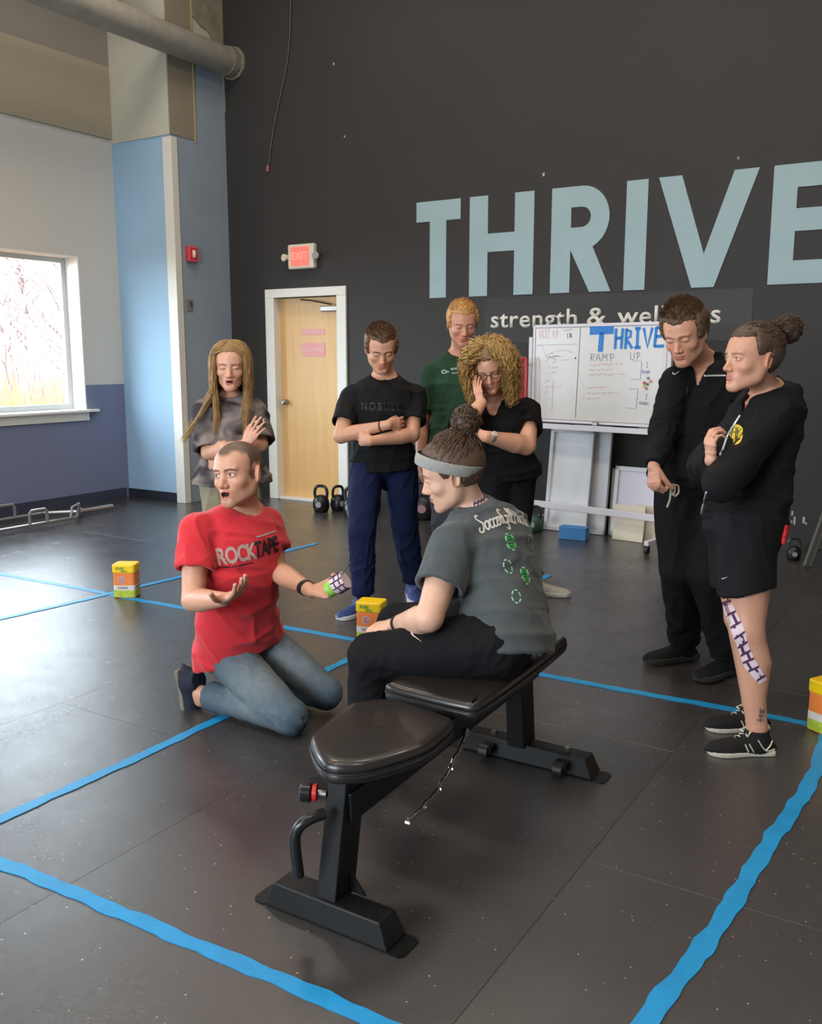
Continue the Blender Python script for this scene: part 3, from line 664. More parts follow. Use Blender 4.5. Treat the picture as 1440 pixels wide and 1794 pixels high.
GLYPH = {  # cursive-like strokes, unit x-height .5, advance last
 'S': ([[(.52, .92), (.35, 1.02), (.18, .86), (.28, .62), (.46, .40), (.36, .08), (.08, .0), (-.06, .16), (.08, .30)]], .55), 'o': ([[(.36, .46), (.14, .44), (.06, .2), (.2, .0), (.38, .1), (.42, .34), (.3, .48), (.5, .40)]], .46),
 'c': ([[(.36, .40), (.22, .48), (.07, .3), (.12, .04), (.30, .0), (.44, .14)]], .38), 'e': ([[(.06, .2), (.3, .3), (.32, .46), (.14, .46), (.05, .18), (.18, .0), (.42, .14)]], .38),
 'r': ([[(.05, .05), (.12, .3), (.16, .52), (.20, .42), (.34, .44), (.32, .1), (.46, .08)]], .40), 'G': ([[(.5, .86), (.3, 1.0), (.08, .7), (.06, .3), (.26, .04), (.48, .2), (.5, .46), (.3, .44)], [(.5, .46), (.5, -.2), (.3, -.34), (.2, -.2)]], .60),
 'l': ([[(.05, .1), (.3, .6), (.34, .98), (.22, 1.0), (.16, .6), (.16, .1), (.28, 0), (.38, .12)]], .34), 'P': ([[(.2, -.05), (.22, .95)], [(.02, .8), (.3, 1.02), (.55, .82), (.45, .5), (.2, .45)]], .50),
 'b': ([[(.05, .1), (.28, .6), (.32, .98), (.2, 1.0), (.14, .5), (.14, .05), (.34, .0), (.42, .26), (.26, .42)]], .42), 's': ([[(.04, .08), (.24, .5), (.34, .2), (.2, .0), (.06, .1)]], .36),
 'R': ([[(.05, 0), (.08, 1)], [(.02, .95), (.4, .95), (.45, .62), (.1, .5), (.5, 0)]], .62), 'A': ([[(0, 0), (.26, 1), (.52, 0)], [(.1, .38), (.42, .38)]], .66), 'M': ([[(0, 0), (.08, 1), (.3, .4), (.52, 1), (.6, 0)]], .74),
 'U': ([[(0, 1), (.02, .2), (.22, 0), (.44, .2), (.46, 1)]], .6), 'p': ([[(.05, 0), (.05, 1)], [(.03, 1), (.4, .92), (.4, .6), (.06, .5)]], .55), ' ': ([], .5), '1': ([[(.1, .8), (.22, 1), (.22, 0)], [(.05, 0), (.4, 0)]], .5),
 '2': ([[(.02, .8), (.2, 1), (.38, .8), (.05, .05), (.42, .02)]], .5), 'O': ([[(.25, 1), (.03, .7), (.06, .15), (.28, 0), (.46, .3), (.42, .8), (.25, 1)]], .55), 'N': ([[(0, 0), (.04, 1), (.4, 0), (.44, 1)]], .55),
 'D': ([[(.03, 0), (.05, 1), (.4, .8), (.42, .3), (.03, 0)]], .52), 'V': ([[(0, 1), (.22, 0), (.46, 1)]], .55), 'B': ([[(.03, 0), (.05, 1), (.35, .8), (.08, .52), (.4, .3), (.03, 0)]], .5), 'C': ([[(.4, .85), (.2, 1), (.03, .5), (.2, 0), (.42, .15)]], .5),
 'H': ([[(.03, 0), (.03, 1)], [(.4, 0), (.4, 1)], [(.03, .5), (.4, .5)]], .52), '8': ([[(.2, .52), (.05, .75), (.2, 1), (.36, .75), (.2, .52), (.03, .25), (.2, 0), (.38, .25), (.2, .52)]], .5), '7': ([[(.02, 1), (.4, 1), (.15, 0)]], .45)}
def cursive(w, gap=.0):
    out = []; x = 0
    for ch in w:
        ss, adv = GLYPH.get(ch, ([], .5))
        for s_ in ss: out.append([(float(p[0])+x, float(p[1])) for p in smooth_poly([(a, b) for a, b in s_], 4)])
        x += adv+gap
    return out
# ------------------------------------------------------------------ room shell
YB, XL, XP, YP, ZC = 7.63, -7.9, -7.05, 6.85, 6.2
def structure(o): o['kind'] = 'structure'; return o
def wall_paint(name, col, rough=.75, bump=.12, noise=.05, stripes=None):
    """painted plaster; stripes = list of (height, colour) bands from the floor up (paint bands; on the plaster also painted-in shade)"""
    m = mat(name, col, rough, noise=noise, nscale=2.2, bump=bump, bscale=160, dist=.0015, spec=.3)
    if stripes:
        nt = m.node_tree; N, L = nt.nodes, nt.links; b = N['Principled BSDF']; g = N.new('ShaderNodeNewGeometry'); sx = N.new('ShaderNodeSeparateXYZ'); L.new(g.outputs['Position'], sx.inputs[0])
        cur = None
        for z, c in stripes:
            mx = N.new('ShaderNodeMix'); mx.data_type = 'RGBA'; gt = N.new('ShaderNodeMath'); gt.operation = 'GREATER_THAN'; gt.inputs[1].default_value = z; L.new(sx.outputs[2], gt.inputs[0]); L.new(gt.outputs[0], mx.inputs[0])
            if cur is None: mx.inputs[6].default_value = (*col, 1)
            else: L.new(cur, mx.inputs[6])
            mx.inputs[7].default_value = (*c, 1); cur = mx.outputs[2]
        L.new(cur, b.inputs['Base Color'])
    return m
M_dark = wall_paint('charcoal_wall_paint', s2l(52, 50, 49), .62)
M_left = wall_paint('window_wall_paint', s2l(116, 122, 148), stripes=[(1.23, s2l(200, 196, 188))])
M_tan = wall_paint('bare_plaster', s2l(158, 148, 128), stripes=[(4.42, s2l(134, 128, 118))])  # unpainted plaster; its bands also put the unlit upper wall into colour
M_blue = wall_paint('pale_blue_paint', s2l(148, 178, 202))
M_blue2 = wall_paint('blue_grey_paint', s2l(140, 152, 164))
M_cream = wall_paint('cream_drywall', s2l(186, 182, 166))
M_white = mat('white_paint', s2l(226, 224, 216), .5)
M_trim = mat('white_trim_paint', s2l(214, 212, 202), .5)
M_black = mat('black_powder_coat', s2l(11, 11, 12), .5, bump=.1, bscale=600, spec=.35)
# floor: sub floor and rubber mats
structure(MB().box((-3.0, 2.3, -.045), (10.4, 11.2, .05)).build('floor', mat('subfloor', (.02, .02, .02), .9)))
floor_ob = SC.objects['floor']
mm = bpy.data.materials.new('rubber_mat'); mm.use_nodes = True; nt = mm.node_tree; N, L = nt.nodes, nt.links; b = N['Principled BSDF']
g = N.new('ShaderNodeNewGeometry'); oi = N.new('ShaderNodeObjectInfo')
n1 = N.new('ShaderNodeTexNoise'); n1.inputs['Scale'].default_value = 1.1; n1.inputs['Detail'].default_value = 6; L.new(g.outputs['Position'], n1.inputs['Vector'])
v1 = N.new('ShaderNodeTexVoronoi'); v1.inputs['Scale'].default_value = 32; L.new(g.outputs['Position'], v1.inputs['Vector'])
lt = N.new('ShaderNodeMath'); lt.operation = 'LESS_THAN'; lt.inputs[1].default_value = .085; L.new(v1.outputs['Distance'], lt.inputs[0])
v1c = N.new('ShaderNodeSeparateColor'); L.new(v1.outputs['Color'], v1c.inputs[0]); g3 = N.new('ShaderNodeMath'); g3.operation = 'GREATER_THAN'; g3.inputs[1].default_value = .62; L.new(v1c.outputs[0], g3.inputs[0])
mu = N.new('ShaderNodeMath'); mu.operation = 'MULTIPLY'; L.new(lt.outputs[0], mu.inputs[0]); L.new(g3.outputs[0], mu.inputs[1])
cr = N.new('ShaderNodeMix'); cr.data_type = 'RGBA'; cr.inputs[6].default_value = (*s2l(52, 50, 50), 1); cr.inputs[7].default_value = (*s2l(70, 67, 65), 1); L.new(n1.outputs['Fac'], cr.inputs[0])
mr = N.new('ShaderNodeMapRange'); mr.inputs[3].default_value = .88; mr.inputs[4].default_value = 1.12; L.new(oi.outputs['Random'], mr.inputs[0])
mx = N.new('ShaderNodeMix'); mx.data_type = 'RGBA'; mx.blend_type = 'MULTIPLY'; mx.inputs[0].default_value = 1; L.new(cr.outputs[2], mx.inputs[6]); L.new(mr.outputs[0], mx.inputs[7])
sp = N.new('ShaderNodeMix'); sp.data_type = 'RGBA'; L.new(mu.outputs[0], sp.inputs[0]); L.new(mx.outputs[2], sp.inputs[6]); sp.inputs[7].default_value = (*s2l(150, 138, 126), 1); L.new(sp.outputs[2], b.inputs['Base Color'])
n2 = N.new('ShaderNodeTexNoise'); n2.inputs['Scale'].default_value = 2.6; n2.inputs['Detail'].default_value = 8; n2.inputs['Roughness'].default_value = .7; L.new(g.outputs['Position'], n2.inputs['Vector'])
r2 = N.new('ShaderNodeMapRange'); r2.inputs[1].default_value = .3; r2.inputs[2].default_value = .7; r2.inputs[3].default_value = .15; r2.inputs[4].default_value = .31; L.new(n2.outputs['Fac'], r2.inputs[0]); L.new(r2.outputs[0], b.inputs['Roughness'])
n3 = N.new('ShaderNodeTexNoise'); n3.inputs['Scale'].default_value = 420; n3.inputs['Detail'].default_value = 3; L.new(g.outputs['Position'], n3.inputs['Vector'])
n4 = N.new('ShaderNodeTexNoise'); n4.inputs['Scale'].default_value = 9; L.new(g.outputs['Position'], n4.inputs['Vector']); ad = N.new('ShaderNodeMath'); ad.operation = 'MULTIPLY_ADD'; L.new(n4.outputs['Fac'], ad.inputs[0]); ad.inputs[1].default_value = 1.6; L.new(n3.outputs['Fac'], ad.inputs[2])
bp = N.new('ShaderNodeBump'); bp.inputs['Strength'].default_value = .35; bp.inputs['Distance'].default_value = .0022; L.new(ad.outputs[0], bp.inputs['Height']); L.new(bp.outputs[0], b.inputs['Normal'])
b.inputs['Specular IOR Level'].default_value = 1.0
G = .0008; xs = [-.91+1.22*k for k in range(-6, 3)]
meshes = {}
for ci in range(len(xs)-1):
    x0, x1 = max(xs[ci], XL), xs[ci+1]; off = 1.55 if (ci+6*0) % 2 == (5 % 2) else 2.465
    for k in range(-3, 5):
        y0, y1 = off+1.83*(k-1), off+1.83*k; y0, y1 = max(y0, -3.3), min(y1, YB)
        if y1-y0 < .05: continue
        key = (round(x1-x0, 3), round(y1-y0, 3)); cx, cy = (x0+x1)/2, (y0+y1)/2
        if key not in meshes:
            o = MB().box((0, 0, -.010), (x1-x0-G, y1-y0-G, .020)).build('mat', mm, floor_ob, bevel=.0007, seg=1); meshes[key] = o
            o.location = (cx, cy, 0)
        else:
            o = meshes[key].copy(); SC.collection.objects.link(o); o.parent = floor_ob; o.location = (cx, cy, 0)
# walls
DX0, DX1, DZ = -6.455, -5.585, 2.125
w = MB(); w.box(((XP+DX0)/2, YB+.12, ZC/2), (DX0-XP, .24, ZC)); w.box(((DX1+2.2)/2, YB+.12, ZC/2), (2.2-DX1, .24, ZC)); w.box(((DX0+DX1)/2, YB+.12, (DZ+ZC)/2), (DX1-DX0, .24, ZC-DZ))
structure(w.build('wall_back', M_dark)); wb = SC.objects['wall_back']
WY = [(4.55, 6.35), (1.55, 3.35), (-1.45, .35)]; WZ0, WZ1 = .955, 2.515
w = MB(); ycur = -3.3
for y0, y1 in sorted(WY):
    w.box((XL-.14, (ycur+y0)/2, 3.72/2), (.28, y0-ycur, 3.72)); w.box((XL-.14, (y0+y1)/2, WZ0/2), (.28, y1-y0, WZ0)); w.box((XL-.14, (y0+y1)/2, (WZ1+3.72)/2), (.28, y1-y0, 3.72-WZ1)); ycur = y1
w.box((XL-.14, (ycur+YB)/2, 3.72/2), (.28, YB-ycur, 3.72)); structure(w.build('wall_left', M_left))
structure(MB().box((XL-.125, 2.2, (3.72+ZC)/2), (.31, 11, ZC-3.72)).build('trim_1', M_tan))
rw = MB()
for x0, x1, z0, z1 in ((-8.3, -4.3, 0, ZC), (-.9, 2.3, 0, ZC), (-4.3, -.9, 3.3, ZC), (-4.3, -.9, 0, 1.1)): rw.box(((x0+x1)/2, -3.35, (z0+z1)/2), (x1-x0, .1, z1-z0))  # the gap in this unseen wall is added to fill faces with daylight
structure(rw.build('wall_rear', wall_paint('rear_wall_paint', s2l(196, 194, 190))))
structure(MB().box((2.25, 2.2, ZC/2), (.1, 11.2, ZC)).build('wall_right', wall_paint('right_wall_paint', s2l(150, 144, 138))))
structure(MB().box((-3, 2.2, ZC+.05), (10.6, 11.4, .1)).build('ceiling', mat('ceiling_deck', s2l(176, 172, 166), .8)))
# corner column: pale blue face to the room, grey blue side, white corner guard, bare plaster above
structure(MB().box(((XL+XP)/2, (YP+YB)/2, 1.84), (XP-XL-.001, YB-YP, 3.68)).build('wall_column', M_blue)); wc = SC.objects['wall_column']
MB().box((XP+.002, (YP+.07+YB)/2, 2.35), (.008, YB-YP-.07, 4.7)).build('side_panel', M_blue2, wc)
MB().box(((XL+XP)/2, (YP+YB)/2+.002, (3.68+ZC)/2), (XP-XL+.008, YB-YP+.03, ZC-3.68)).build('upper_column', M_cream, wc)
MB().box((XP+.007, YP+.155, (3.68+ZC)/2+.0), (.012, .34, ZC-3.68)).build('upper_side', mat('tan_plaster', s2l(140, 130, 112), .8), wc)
MB().box((XP+.008, YP+.33, (3.66+ZC)/2+.0), (.018, .02, ZC-3.66)).build('plaster_edge', mat('yellow_bead', s2l(176, 160, 112), .8), wc)
jag = MB(); pts = [(YP+.35, ZC)]+[(YP+.47+.02*math.sin(i*2.1), 4.62+.03*(i % 2)) for i in range(3)]+[(YB-.12, 4.50), (YB-.05, 4.25), (YB-.002, 4.2), (YB-.002, ZC)]
pts = [(YP+.345, ZC), (YP+.345, 4.86), (YP+.45, 4.80), (YP+.55, 4.78), (YB-.14, 4.70), (YB-.08, 4.48), (YB-.02, 4.40), (YB-.002, 4.05), (YB-.002, ZC)]
jag.prism(pts, (XP, 0, 0), (0, 1, 0), (0, 0, 1), (1, 0, 0), .004, .020); jag.build('plaster_patch', mat('stained_plaster', s2l(138, 132, 112), .85, noise=.25, nscale=9), wc)
MB().box(((XL+XP-.12)/2, YP-.005, .05), (XP-XL-.12, .012, .10)).build('baseboard', mat('dark_cove_base', s2l(34, 38, 48), .5), wc)
cg = MB(); cg.box((XP-.050, YP-.006, 1.83), (.115, .016, 3.66)); cg.box((XP+.008, YP+.028, 1.83), (.016, .085, 3.66)); cg.build('corner_guard', M_trim, wc, bevel=.003)
structure(MB().box(((DX1+2.2)/2, YB-.006, .055), (2.2-DX1, .012, .11)).build('baseboard_back', mat('charcoal_base', s2l(42, 41, 41), .5), bevel=.002))
structure(MB().box(((XP+DX0-.05)/2, YB-.006, .055), (DX0-.1-XP, .012, .11)).build('baseboard_back.001', mat('charcoal_base', (0, 0, 0))))
structure(MB().box((XL+.006, 1.8, .055), (.012, 10, .11)).build('baseboard_left', mat('navy_base', s2l(56, 60, 76), .5)))
# painted-over patch behind the lettering
MB().box((-2.78, YB-.001, 1.84), (2.34, .004, .40)).build('paint_patch', wall_paint('patch_paint', s2l(56, 54, 53), .5), wb)
# windows
def window(i, y0, y1):
    r = empty('window_%d' % i, (XL, (y0+y1)/2, WZ0)); structure(r)
    M = Matrix.Translation(-r.location); par = lambda o: (setattr(o, 'matrix_parent_inverse', M), o)[1]
    f = MB(); t = .014; D = .235; xc = XL-D/2+.0
    f.box((xc, y0+t/2, (WZ0+WZ1-t)/2), (D, t, WZ1-WZ0-t-.0004)); f.box((xc, y1-t/2, (WZ0+WZ1-t)/2), (D, t, WZ1-WZ0-t-.0004)); f.box((xc, (y0+y1)/2, WZ1-t/2), (D, y1-y0, t)); par(f.build('jamb', M_white, r))
    s = MB(); s.box((XL-D/2+.03, (y0+y1)/2, WZ0+.012), (D+.07, y1-y0+.22, .026)); par(s.build('sill', M_white, r, bevel=.004)); par(MB().box((XL+.012, (y0+y1)/2, WZ0-.045), (.024, y1-y0+.02, .085)).build('apron', M_trim, r, bevel=.003))
    fr = MB(); X = XL-.215; a, b_, c, d = y0+t, y1-t, WZ0+.026, WZ1-t
    for (yy, zz, sy, sz) in ((a+.028, (c+d)/2, .056, d-c), (b_-.028, (c+d)/2, .056, d-c), ((a+b_)/2, c+.028, b_-a-.1124, .056), ((a+b_)/2, d-.022, b_-a-.1124, .044)): fr.box((X, yy, zz), (.05, sy, sz))
    par(fr.build('frame', mat('aluminium_frame', s2l(196, 200, 202), .4, metal=.3), r, bevel=.003))
    gl = bpy.data.materials.get('window_glass')
    if gl is None:
        gl = bpy.data.materials.new('window_glass'); gl.use_nodes = True; n_ = gl.node_tree; n_.nodes.clear(); o_ = n_.nodes.new('ShaderNodeOutputMaterial'); tr = n_.nodes.new('ShaderNodeBsdfTransparent'); gs = n_.nodes.new('ShaderNodeBsdfGlossy'); gs.inputs['Roughness'].default_value = .02
        mxs = n_.nodes.new('ShaderNodeMixShader'); mxs.inputs[0].default_value = .06; tr.inputs[0].default_value = (.96, .98, .98, 1); n_.links.new(tr.outputs[0], mxs.inputs[1]); n_.links.new(gs.outputs[0], mxs.inputs[2]); n_.links.new(mxs.outputs[0], o_.inputs[0])
    par(MB().box((X, (a+b_)/2, (c+d)/2), (.006, b_-a-.10, d-c-.09)).build('pane', gl, r))
for i, (y0, y1) in enumerate(WY): window(i+1, y0, y1)
# outdoors: dry grass field, leafless trees, brush
structure(MB().box((-38, 14, -.35), (59.6, 90, .1)).build('ground', mat('dry_grass_field', s2l(104, 70, 40), .95, noise=.3, nscale=1.5)))
bark = mat('grey_bark', s2l(132, 118, 114), .9)
rt = np.random.RandomState(4)
def tree(x, y, H_):
    r = empty('bare_tree', (x, y, -.3)); tag(r, 'leafless grey tree beyond the window, at the edge of the dry field', 'tree', 'bare trees outside the window')
    mb = MB(); br = MB(); top = np.array((rt.normal(0, .3), rt.normal(0, .3), H_)); mb.tube([(0, 0, 0), top*.5+rt.normal(0, .1, 3), top], [.16, .11, .03], 6); mb.build('trunk', bark, r, True)
    for i in range(34):
        z = rt.uniform(.12, .95); b0 = top*z; a = rt.uniform(0, 6.28); L_ = H_*.19*(1.15-z*.6); b1 = b0+np.array((math.cos(a)*L_*.5, math.sin(a)*L_*.5, L_*.45)); b2 = b0+np.array((math.cos(a)*L_*.8, math.sin(a)*L_*.8, L_*1.1))+rt.normal(0, .2, 3)
        br.tube([b0, b1, b2], [.05, .035, .012], 3)
        for j in range(4): s_ = b1*(1-j/4)+b2*j/4; br.tube([s_, s_+rt.normal(0, .4, 3)+np.array((0, 0, .5))], [.022, .008], 3)
    br.build('branches', bark, r, True); return r
protos = [tree(-24.5, 13.0, 8.5), tree(-24, 16.6, 7.5), tree(-24.8, 20.0, 9.0), tree(-24.2, 23.4, 8.0)]
n_ = 0
for row in range(1, 4):
    for k in range(7):
        src = protos[n_ % 4]; n_ += 1; c = src.copy(); SC.collection.objects.link(c); c.location = (-24-4.2*row+rt.uniform(-.5, .5), 9+3.4*row*.6+k*3.5+rt.uniform(-.4, .4), -.3); c.rotation_euler = (0, 0, rt.uniform(0, 6.28))
        for ch in src.children: d_ = ch.copy(); SC.collection.objects.link(d_); d_.parent = c
def stalks(nm, n, x0, x1, h0, h1, r0, lean, mt_, lab):
    V = []; Fc = []
    x = rt.uniform(x0, x1, n); y = rt.uniform(4, 40, n); h_ = rt.uniform(h0, h1, n)
    for i in range(n):
        b0 = np.array((x[i], y[i], -.3)); t0 = b0+np.array((rt.normal(0, lean), rt.normal(0, lean), h_[i])); k_ = len(V)
        for j in range(3): a = j*2.094; V.append(b0+r0*np.array((math.cos(a), math.sin(a), 0)))
        for j in range(3): a = j*2.094; V.append(t0+r0*.4*np.array((math.cos(a), math.sin(a), 0)))
        Fc += [(k_+j, k_+(j+1) % 3, k_+3+(j+1) % 3, k_+3+j) for j in range(3)]
    tag(mesh_np(nm, V, Fc, mt_, None, False), lab, 'brush', kind='stuff')
stalks('dry_grass', 5000, -19.8, -13, .5, 1.5, .016, .16, mat('tan_brush', s2l(168, 130, 84), .95), 'golden dry grass standing in the field outside the window')
stalks('thicket', 1700, -22.9, -20.0, 1.2, 2.9, .022, .28, mat('pink_grey_brush', s2l(146, 122, 114), .95), 'pinkish grey leafless thicket in front of the bare trees outside')
# door
r = empty('door_1', ((DX0+DX1)/2, YB, 0)); structure(r); M = Matrix.Translation(-r.location)
par = lambda o: (setattr(o, 'matrix_parent_inverse', M), o)[1]
f = MB(); zt = 2.125; fw_ = .055
for x in (DX0-.03, DX1+.03): f.box((x, YB-.008+.06, zt/2), (.115, .15, zt-.0002))
f.box(((DX0+DX1)/2, YB-.008+.06, zt+.044), (DX1-DX0+.175, .15, .0875)); par(f.build('door_frame', M_white, r, bevel=.004))
oak = mat('birch_veneer', s2l(222, 176, 116), .42)
nt = oak.node_tree; N, L = nt.nodes, nt.links; tc = N.new('ShaderNodeTexCoord'); mp = N.new('ShaderNodeMapping'); mp.inputs['Scale'].default_value = (9, 9, .6); nz = N.new('ShaderNodeTexNoise'); nz.inputs['Scale'].default_value = 2.5; nz.inputs['Detail'].default_value = 6; L.new(tc.outputs['Object'], mp.inputs[0]); L.new(mp.outputs[0], nz.inputs['Vector'])
mxo = N.new('ShaderNodeMix'); mxo.data_type = 'RGBA'; mxo.inputs[6].default_value = (*s2l(226, 184, 124), 1); mxo.inputs[7].default_value = (*s2l(206, 160, 98), 1); L.new(nz.outputs['Fac'], mxo.inputs[0]); L.new(mxo.outputs[2], N['Principled BSDF'].inputs['Base Color'])
leaf = par(MB().box(((DX0+DX1)/2, YB+.105, 1.072), (DX1-DX0-.055, .042, 2.10)).build('door_leaf', oak, r, bevel=.002))
steel = mat('brushed_steel', s2l(150, 146, 140), .35, metal=.9)
par(MB().box(((DX0+DX1)/2, YB+.22, 1.1), (DX1-DX0+.2, .02, 2.3)).build('backing', mat('dark_backing', s2l(30, 28, 26), .9), r)); par(MB().box(((DX0+DX1)/2, YB+.07, .012), (DX1-DX0-.06, .14, .022)).build('threshold', M_white, r))
k = MB(); kx, kz = DX0+.095, 1.04; k.tube([(kx, YB+.09, kz), (kx, YB+.045, kz)], [.03, .014], 14); k.tube([(kx, YB+.055, kz), (kx, YB+.045, kz), (kx, YB+.02, kz), (kx, YB+.005, kz)], [.014, .026, .030, .018], 14); par(k.build('door_knob', steel, r, True))
k = MB(); k.box((DX1-.155, YB+.055, 2.00), (.24, .05, .055)); par(k.build('door_closer', steel, r, bevel=.008)); k = MB(); k.tube([(DX1-.14, YB+.05, 2.04), (DX1-.36, YB+.0, 2.085), (DX1-.52, YB+.03, 2.10)], .008, 6); k.box((DX1-.03, YB+.06, 2.0), (.03, .05, .07)); par(k.build('closer_arm', mat('dark_steel', s2l(80, 76, 70), .4, metal=.8), r))
for z in (.25, 1.1, 1.9): k = MB(); k.tube([(DX1-.035, YB+.075, z-.05), (DX1-.035, YB+.075, z+.05)], .008, 8); par(k.build('hinge', steel, r, True))
pk = mat('pink_sign_paper', s2l(228, 160, 160), .6); pl = mat('sign_pale_print', s2l(236, 200, 190), .6)
for z0, z1, txt in ((1.74, 1.80, 'EMERGENCY'), (1.52, 1.66, 'EXIT ONLY')):
    sg = par(MB().box(((-6.155-5.83)/2, YB+.0815, (z0+z1)/2), (.30, .003, z1-z0)).build('door_sign', pk, r))
    me = text_mesh(txt, .048 if z1-z0 < .1 else .056, 0); me.materials.append(pl); o = link(bpy.data.objects.new('sign_print', me), sg); me.transform(Matrix.Translation(((-6.155-5.83)/2, YB+.0790, (z0+z1)/2))@Matrix.Rotation(math.pi/2, 4, 'X')); o.matrix_parent_inverse = Matrix.Identity(4)
# ------------------------------------------------------------------ lettering on the wall
lt_ = mat('pale_teal_vinyl', s2l(150, 173, 178), .6, noise=.04, nscale=5)
def wall_letters():
    r = empty('wall_sign', (-2.8, YB, 2.5)); tag(r, 'big pale teal word THRIVE painted across the charcoal wall', 'sign'); r_M = Matrix.Translation(-r.location)
    T0, B0 = 2.935, 2.060
    P = {'T': [[(-4.68, T0), (-4.21, T0), (-4.21, 2.755), (-4.36, 2.755), (-4.36, B0), (-4.535, B0), (-4.535, 2.755), (-4.68, 2.755)]],
         'H': [[(-4.115, T0), (-3.93, T0), (-3.93, 2.605), (-3.665, 2.605), (-3.665, T0), (-3.48, T0), (-3.48, B0), (-3.665, B0), (-3.665, 2.445), (-3.93, 2.445), (-3.93, B0), (-4.115, B0)]],
         'I': [[(-2.655, T0), (-2.475, T0), (-2.475, B0), (-2.655, B0)]],
         'V': [[(-2.39, T0), (-2.205, T0), (-2.005, 2.32), (-1.80, T0), (-1.615, T0), (-1.915, B0), (-2.09, B0)]],
         'E': [[(-1.51, T0), (-.98, T0), (-.98, 2.765), (-1.335, 2.765), (-1.335, 2.612), (-1.03, 2.612), (-1.03, 2.447), (-1.335, 2.447), (-1.335, 2.232), (-.97, 2.232), (-.97, B0), (-1.51, B0)]]}
    bowl_o = [(-3.31, T0)]+[(-3.045+.235*math.cos(a), 2.670+.265*math.sin(a)) for a in np.linspace(math.pi/2, -math.pi/2*.78, 14)]
    outer = [(-3.315, T0)]+[(-3.04+.245*math.cos(a), 2.672+.263*math.sin(a)) for a in np.linspace(math.pi/2, -math.pi/2*.72, 14)]+[(-2.765, B0), (-2.955, B0), (-3.135, 2.415), (-3.135, B0), (-3.315, B0)]
    for ch, polys in P.items():
        mb = MB()
        for pl_ in polys: mb.prism(pl_, (0, YB, 0), (1, 0, 0), (0, 0, 1), (0, -1, 0), 0, .006)
        o = mb.build('letter', lt_, r); o['label'] = 'letter '+ch; o.matrix_parent_inverse = r_M
    # R with its counter cut out by a filled curve
    cu = bpy.data.curves.new('R', 'CURVE'); cu.dimensions = '2D'; cu.fill_mode = 'BOTH'; cu.extrude = .003
    inner = [(-3.135, 2.765)]+[(-3.04+.082*math.cos(a), 2.682+.083*math.sin(a)) for a in np.linspace(math.pi/2, -math.pi/2, 9)]+[(-3.135, 2.599)]
    for pts in (outer, inner):
        s_ = cu.splines.new('POLY'); s_.points.add(len(pts)-1); s_.use_cyclic_u = True
        for i, p in enumerate(pts): s_.points[i].co = (p[0], p[1], 0, 1)
    o = bpy.data.objects.new('R', cu); SC.collection.objects.link(o); bpy.context.view_layer.update(); me = bpy.data.meshes.new_from_object(o.evaluated_get(bpy.context.evaluated_depsgraph_get())); bpy.data.objects.remove(o)
    me.transform(Matrix.Translation((0, YB-.003, 0))@Matrix.Rotation(math.pi/2, 4, 'X')); me.materials.clear(); me.materials.append(lt_); o = link(bpy.data.objects.new('letter', me), r); o['label'] = 'letter R'; o.matrix_parent_inverse = r_M
wall_letters()
def flat_text(name, s_, size, M_, mt_, parent=None, bold=0, spacing=1.0, sx=1.0, inv=None):
    me = text_mesh(s_, size, bold, 0, spacing); me.transform(M_@Matrix.Diagonal((sx, 1, 1, 1))); me.materials.append(mt_); o = link(bpy.data.objects.new(name, me), parent)
    if inv is not None: o.matrix_parent_inverse = inv
    return o
cream = mat('cream_letter_vinyl', s2l(214, 210, 200), .55)
tsg = empty('wall_sign', (-2.87, YB, 1.85)); tag(tsg, 'small white words strength & wellness below the big teal word on the wall', 'sign'); iv = Matrix.Translation(-tsg.location)
xcur = -3.875
def word(w_, x0, x1):
    me = text_mesh(w_, .215, .0030, 0, 1.06); xs_ = [v.co.x for v in me.vertices]; k_ = (x1-x0)/(max(xs_)-min(xs_)); base = 1.775
    # baseline at the foot of the x-height letters
    me2 = text_mesh('x', .215, .0030); yb_ = min(v.co.y for v in text_mesh('th', .215, .0030).vertices)
    ys = [v.co.y for v in me.vertices]; hasdesc = any(c in 'gpqy' for c in w_); lo = min(ys)+(.052 if hasdesc else 0)
    me.transform(Matrix.Translation((x0-min(xs_)*k_, YB-.008, base-lo))@Matrix.Rotation(math.pi/2, 4, 'X')@Matrix.Diagonal((k_, 1, 1, 1))); me.materials.append(cream); o = link(bpy.data.objects.new('letters', me), tsg); o.matrix_parent_inverse = iv
    so = o.modifiers.new('thickness', 'SOLIDIFY'); so.thickness = .004
word('strength', -3.885, -3.055); word('&', -2.965, -2.79); word('wellness', -2.695, -1.845)
# ------------------------------------------------------------------ things in the room
def thing(name, label, cat, loc, rz=0.0, group=None): return tag(empty(name, loc, rz), label, cat, group)
mat('tape_lilac', s2l(220, 198, 206), .75); mat('tape_purple', s2l(72, 34, 70), .7); mat('grey_trainer', s2l(176, 172, 160), .8); mat('sole_offwhite', s2l(198, 196, 186), .7)
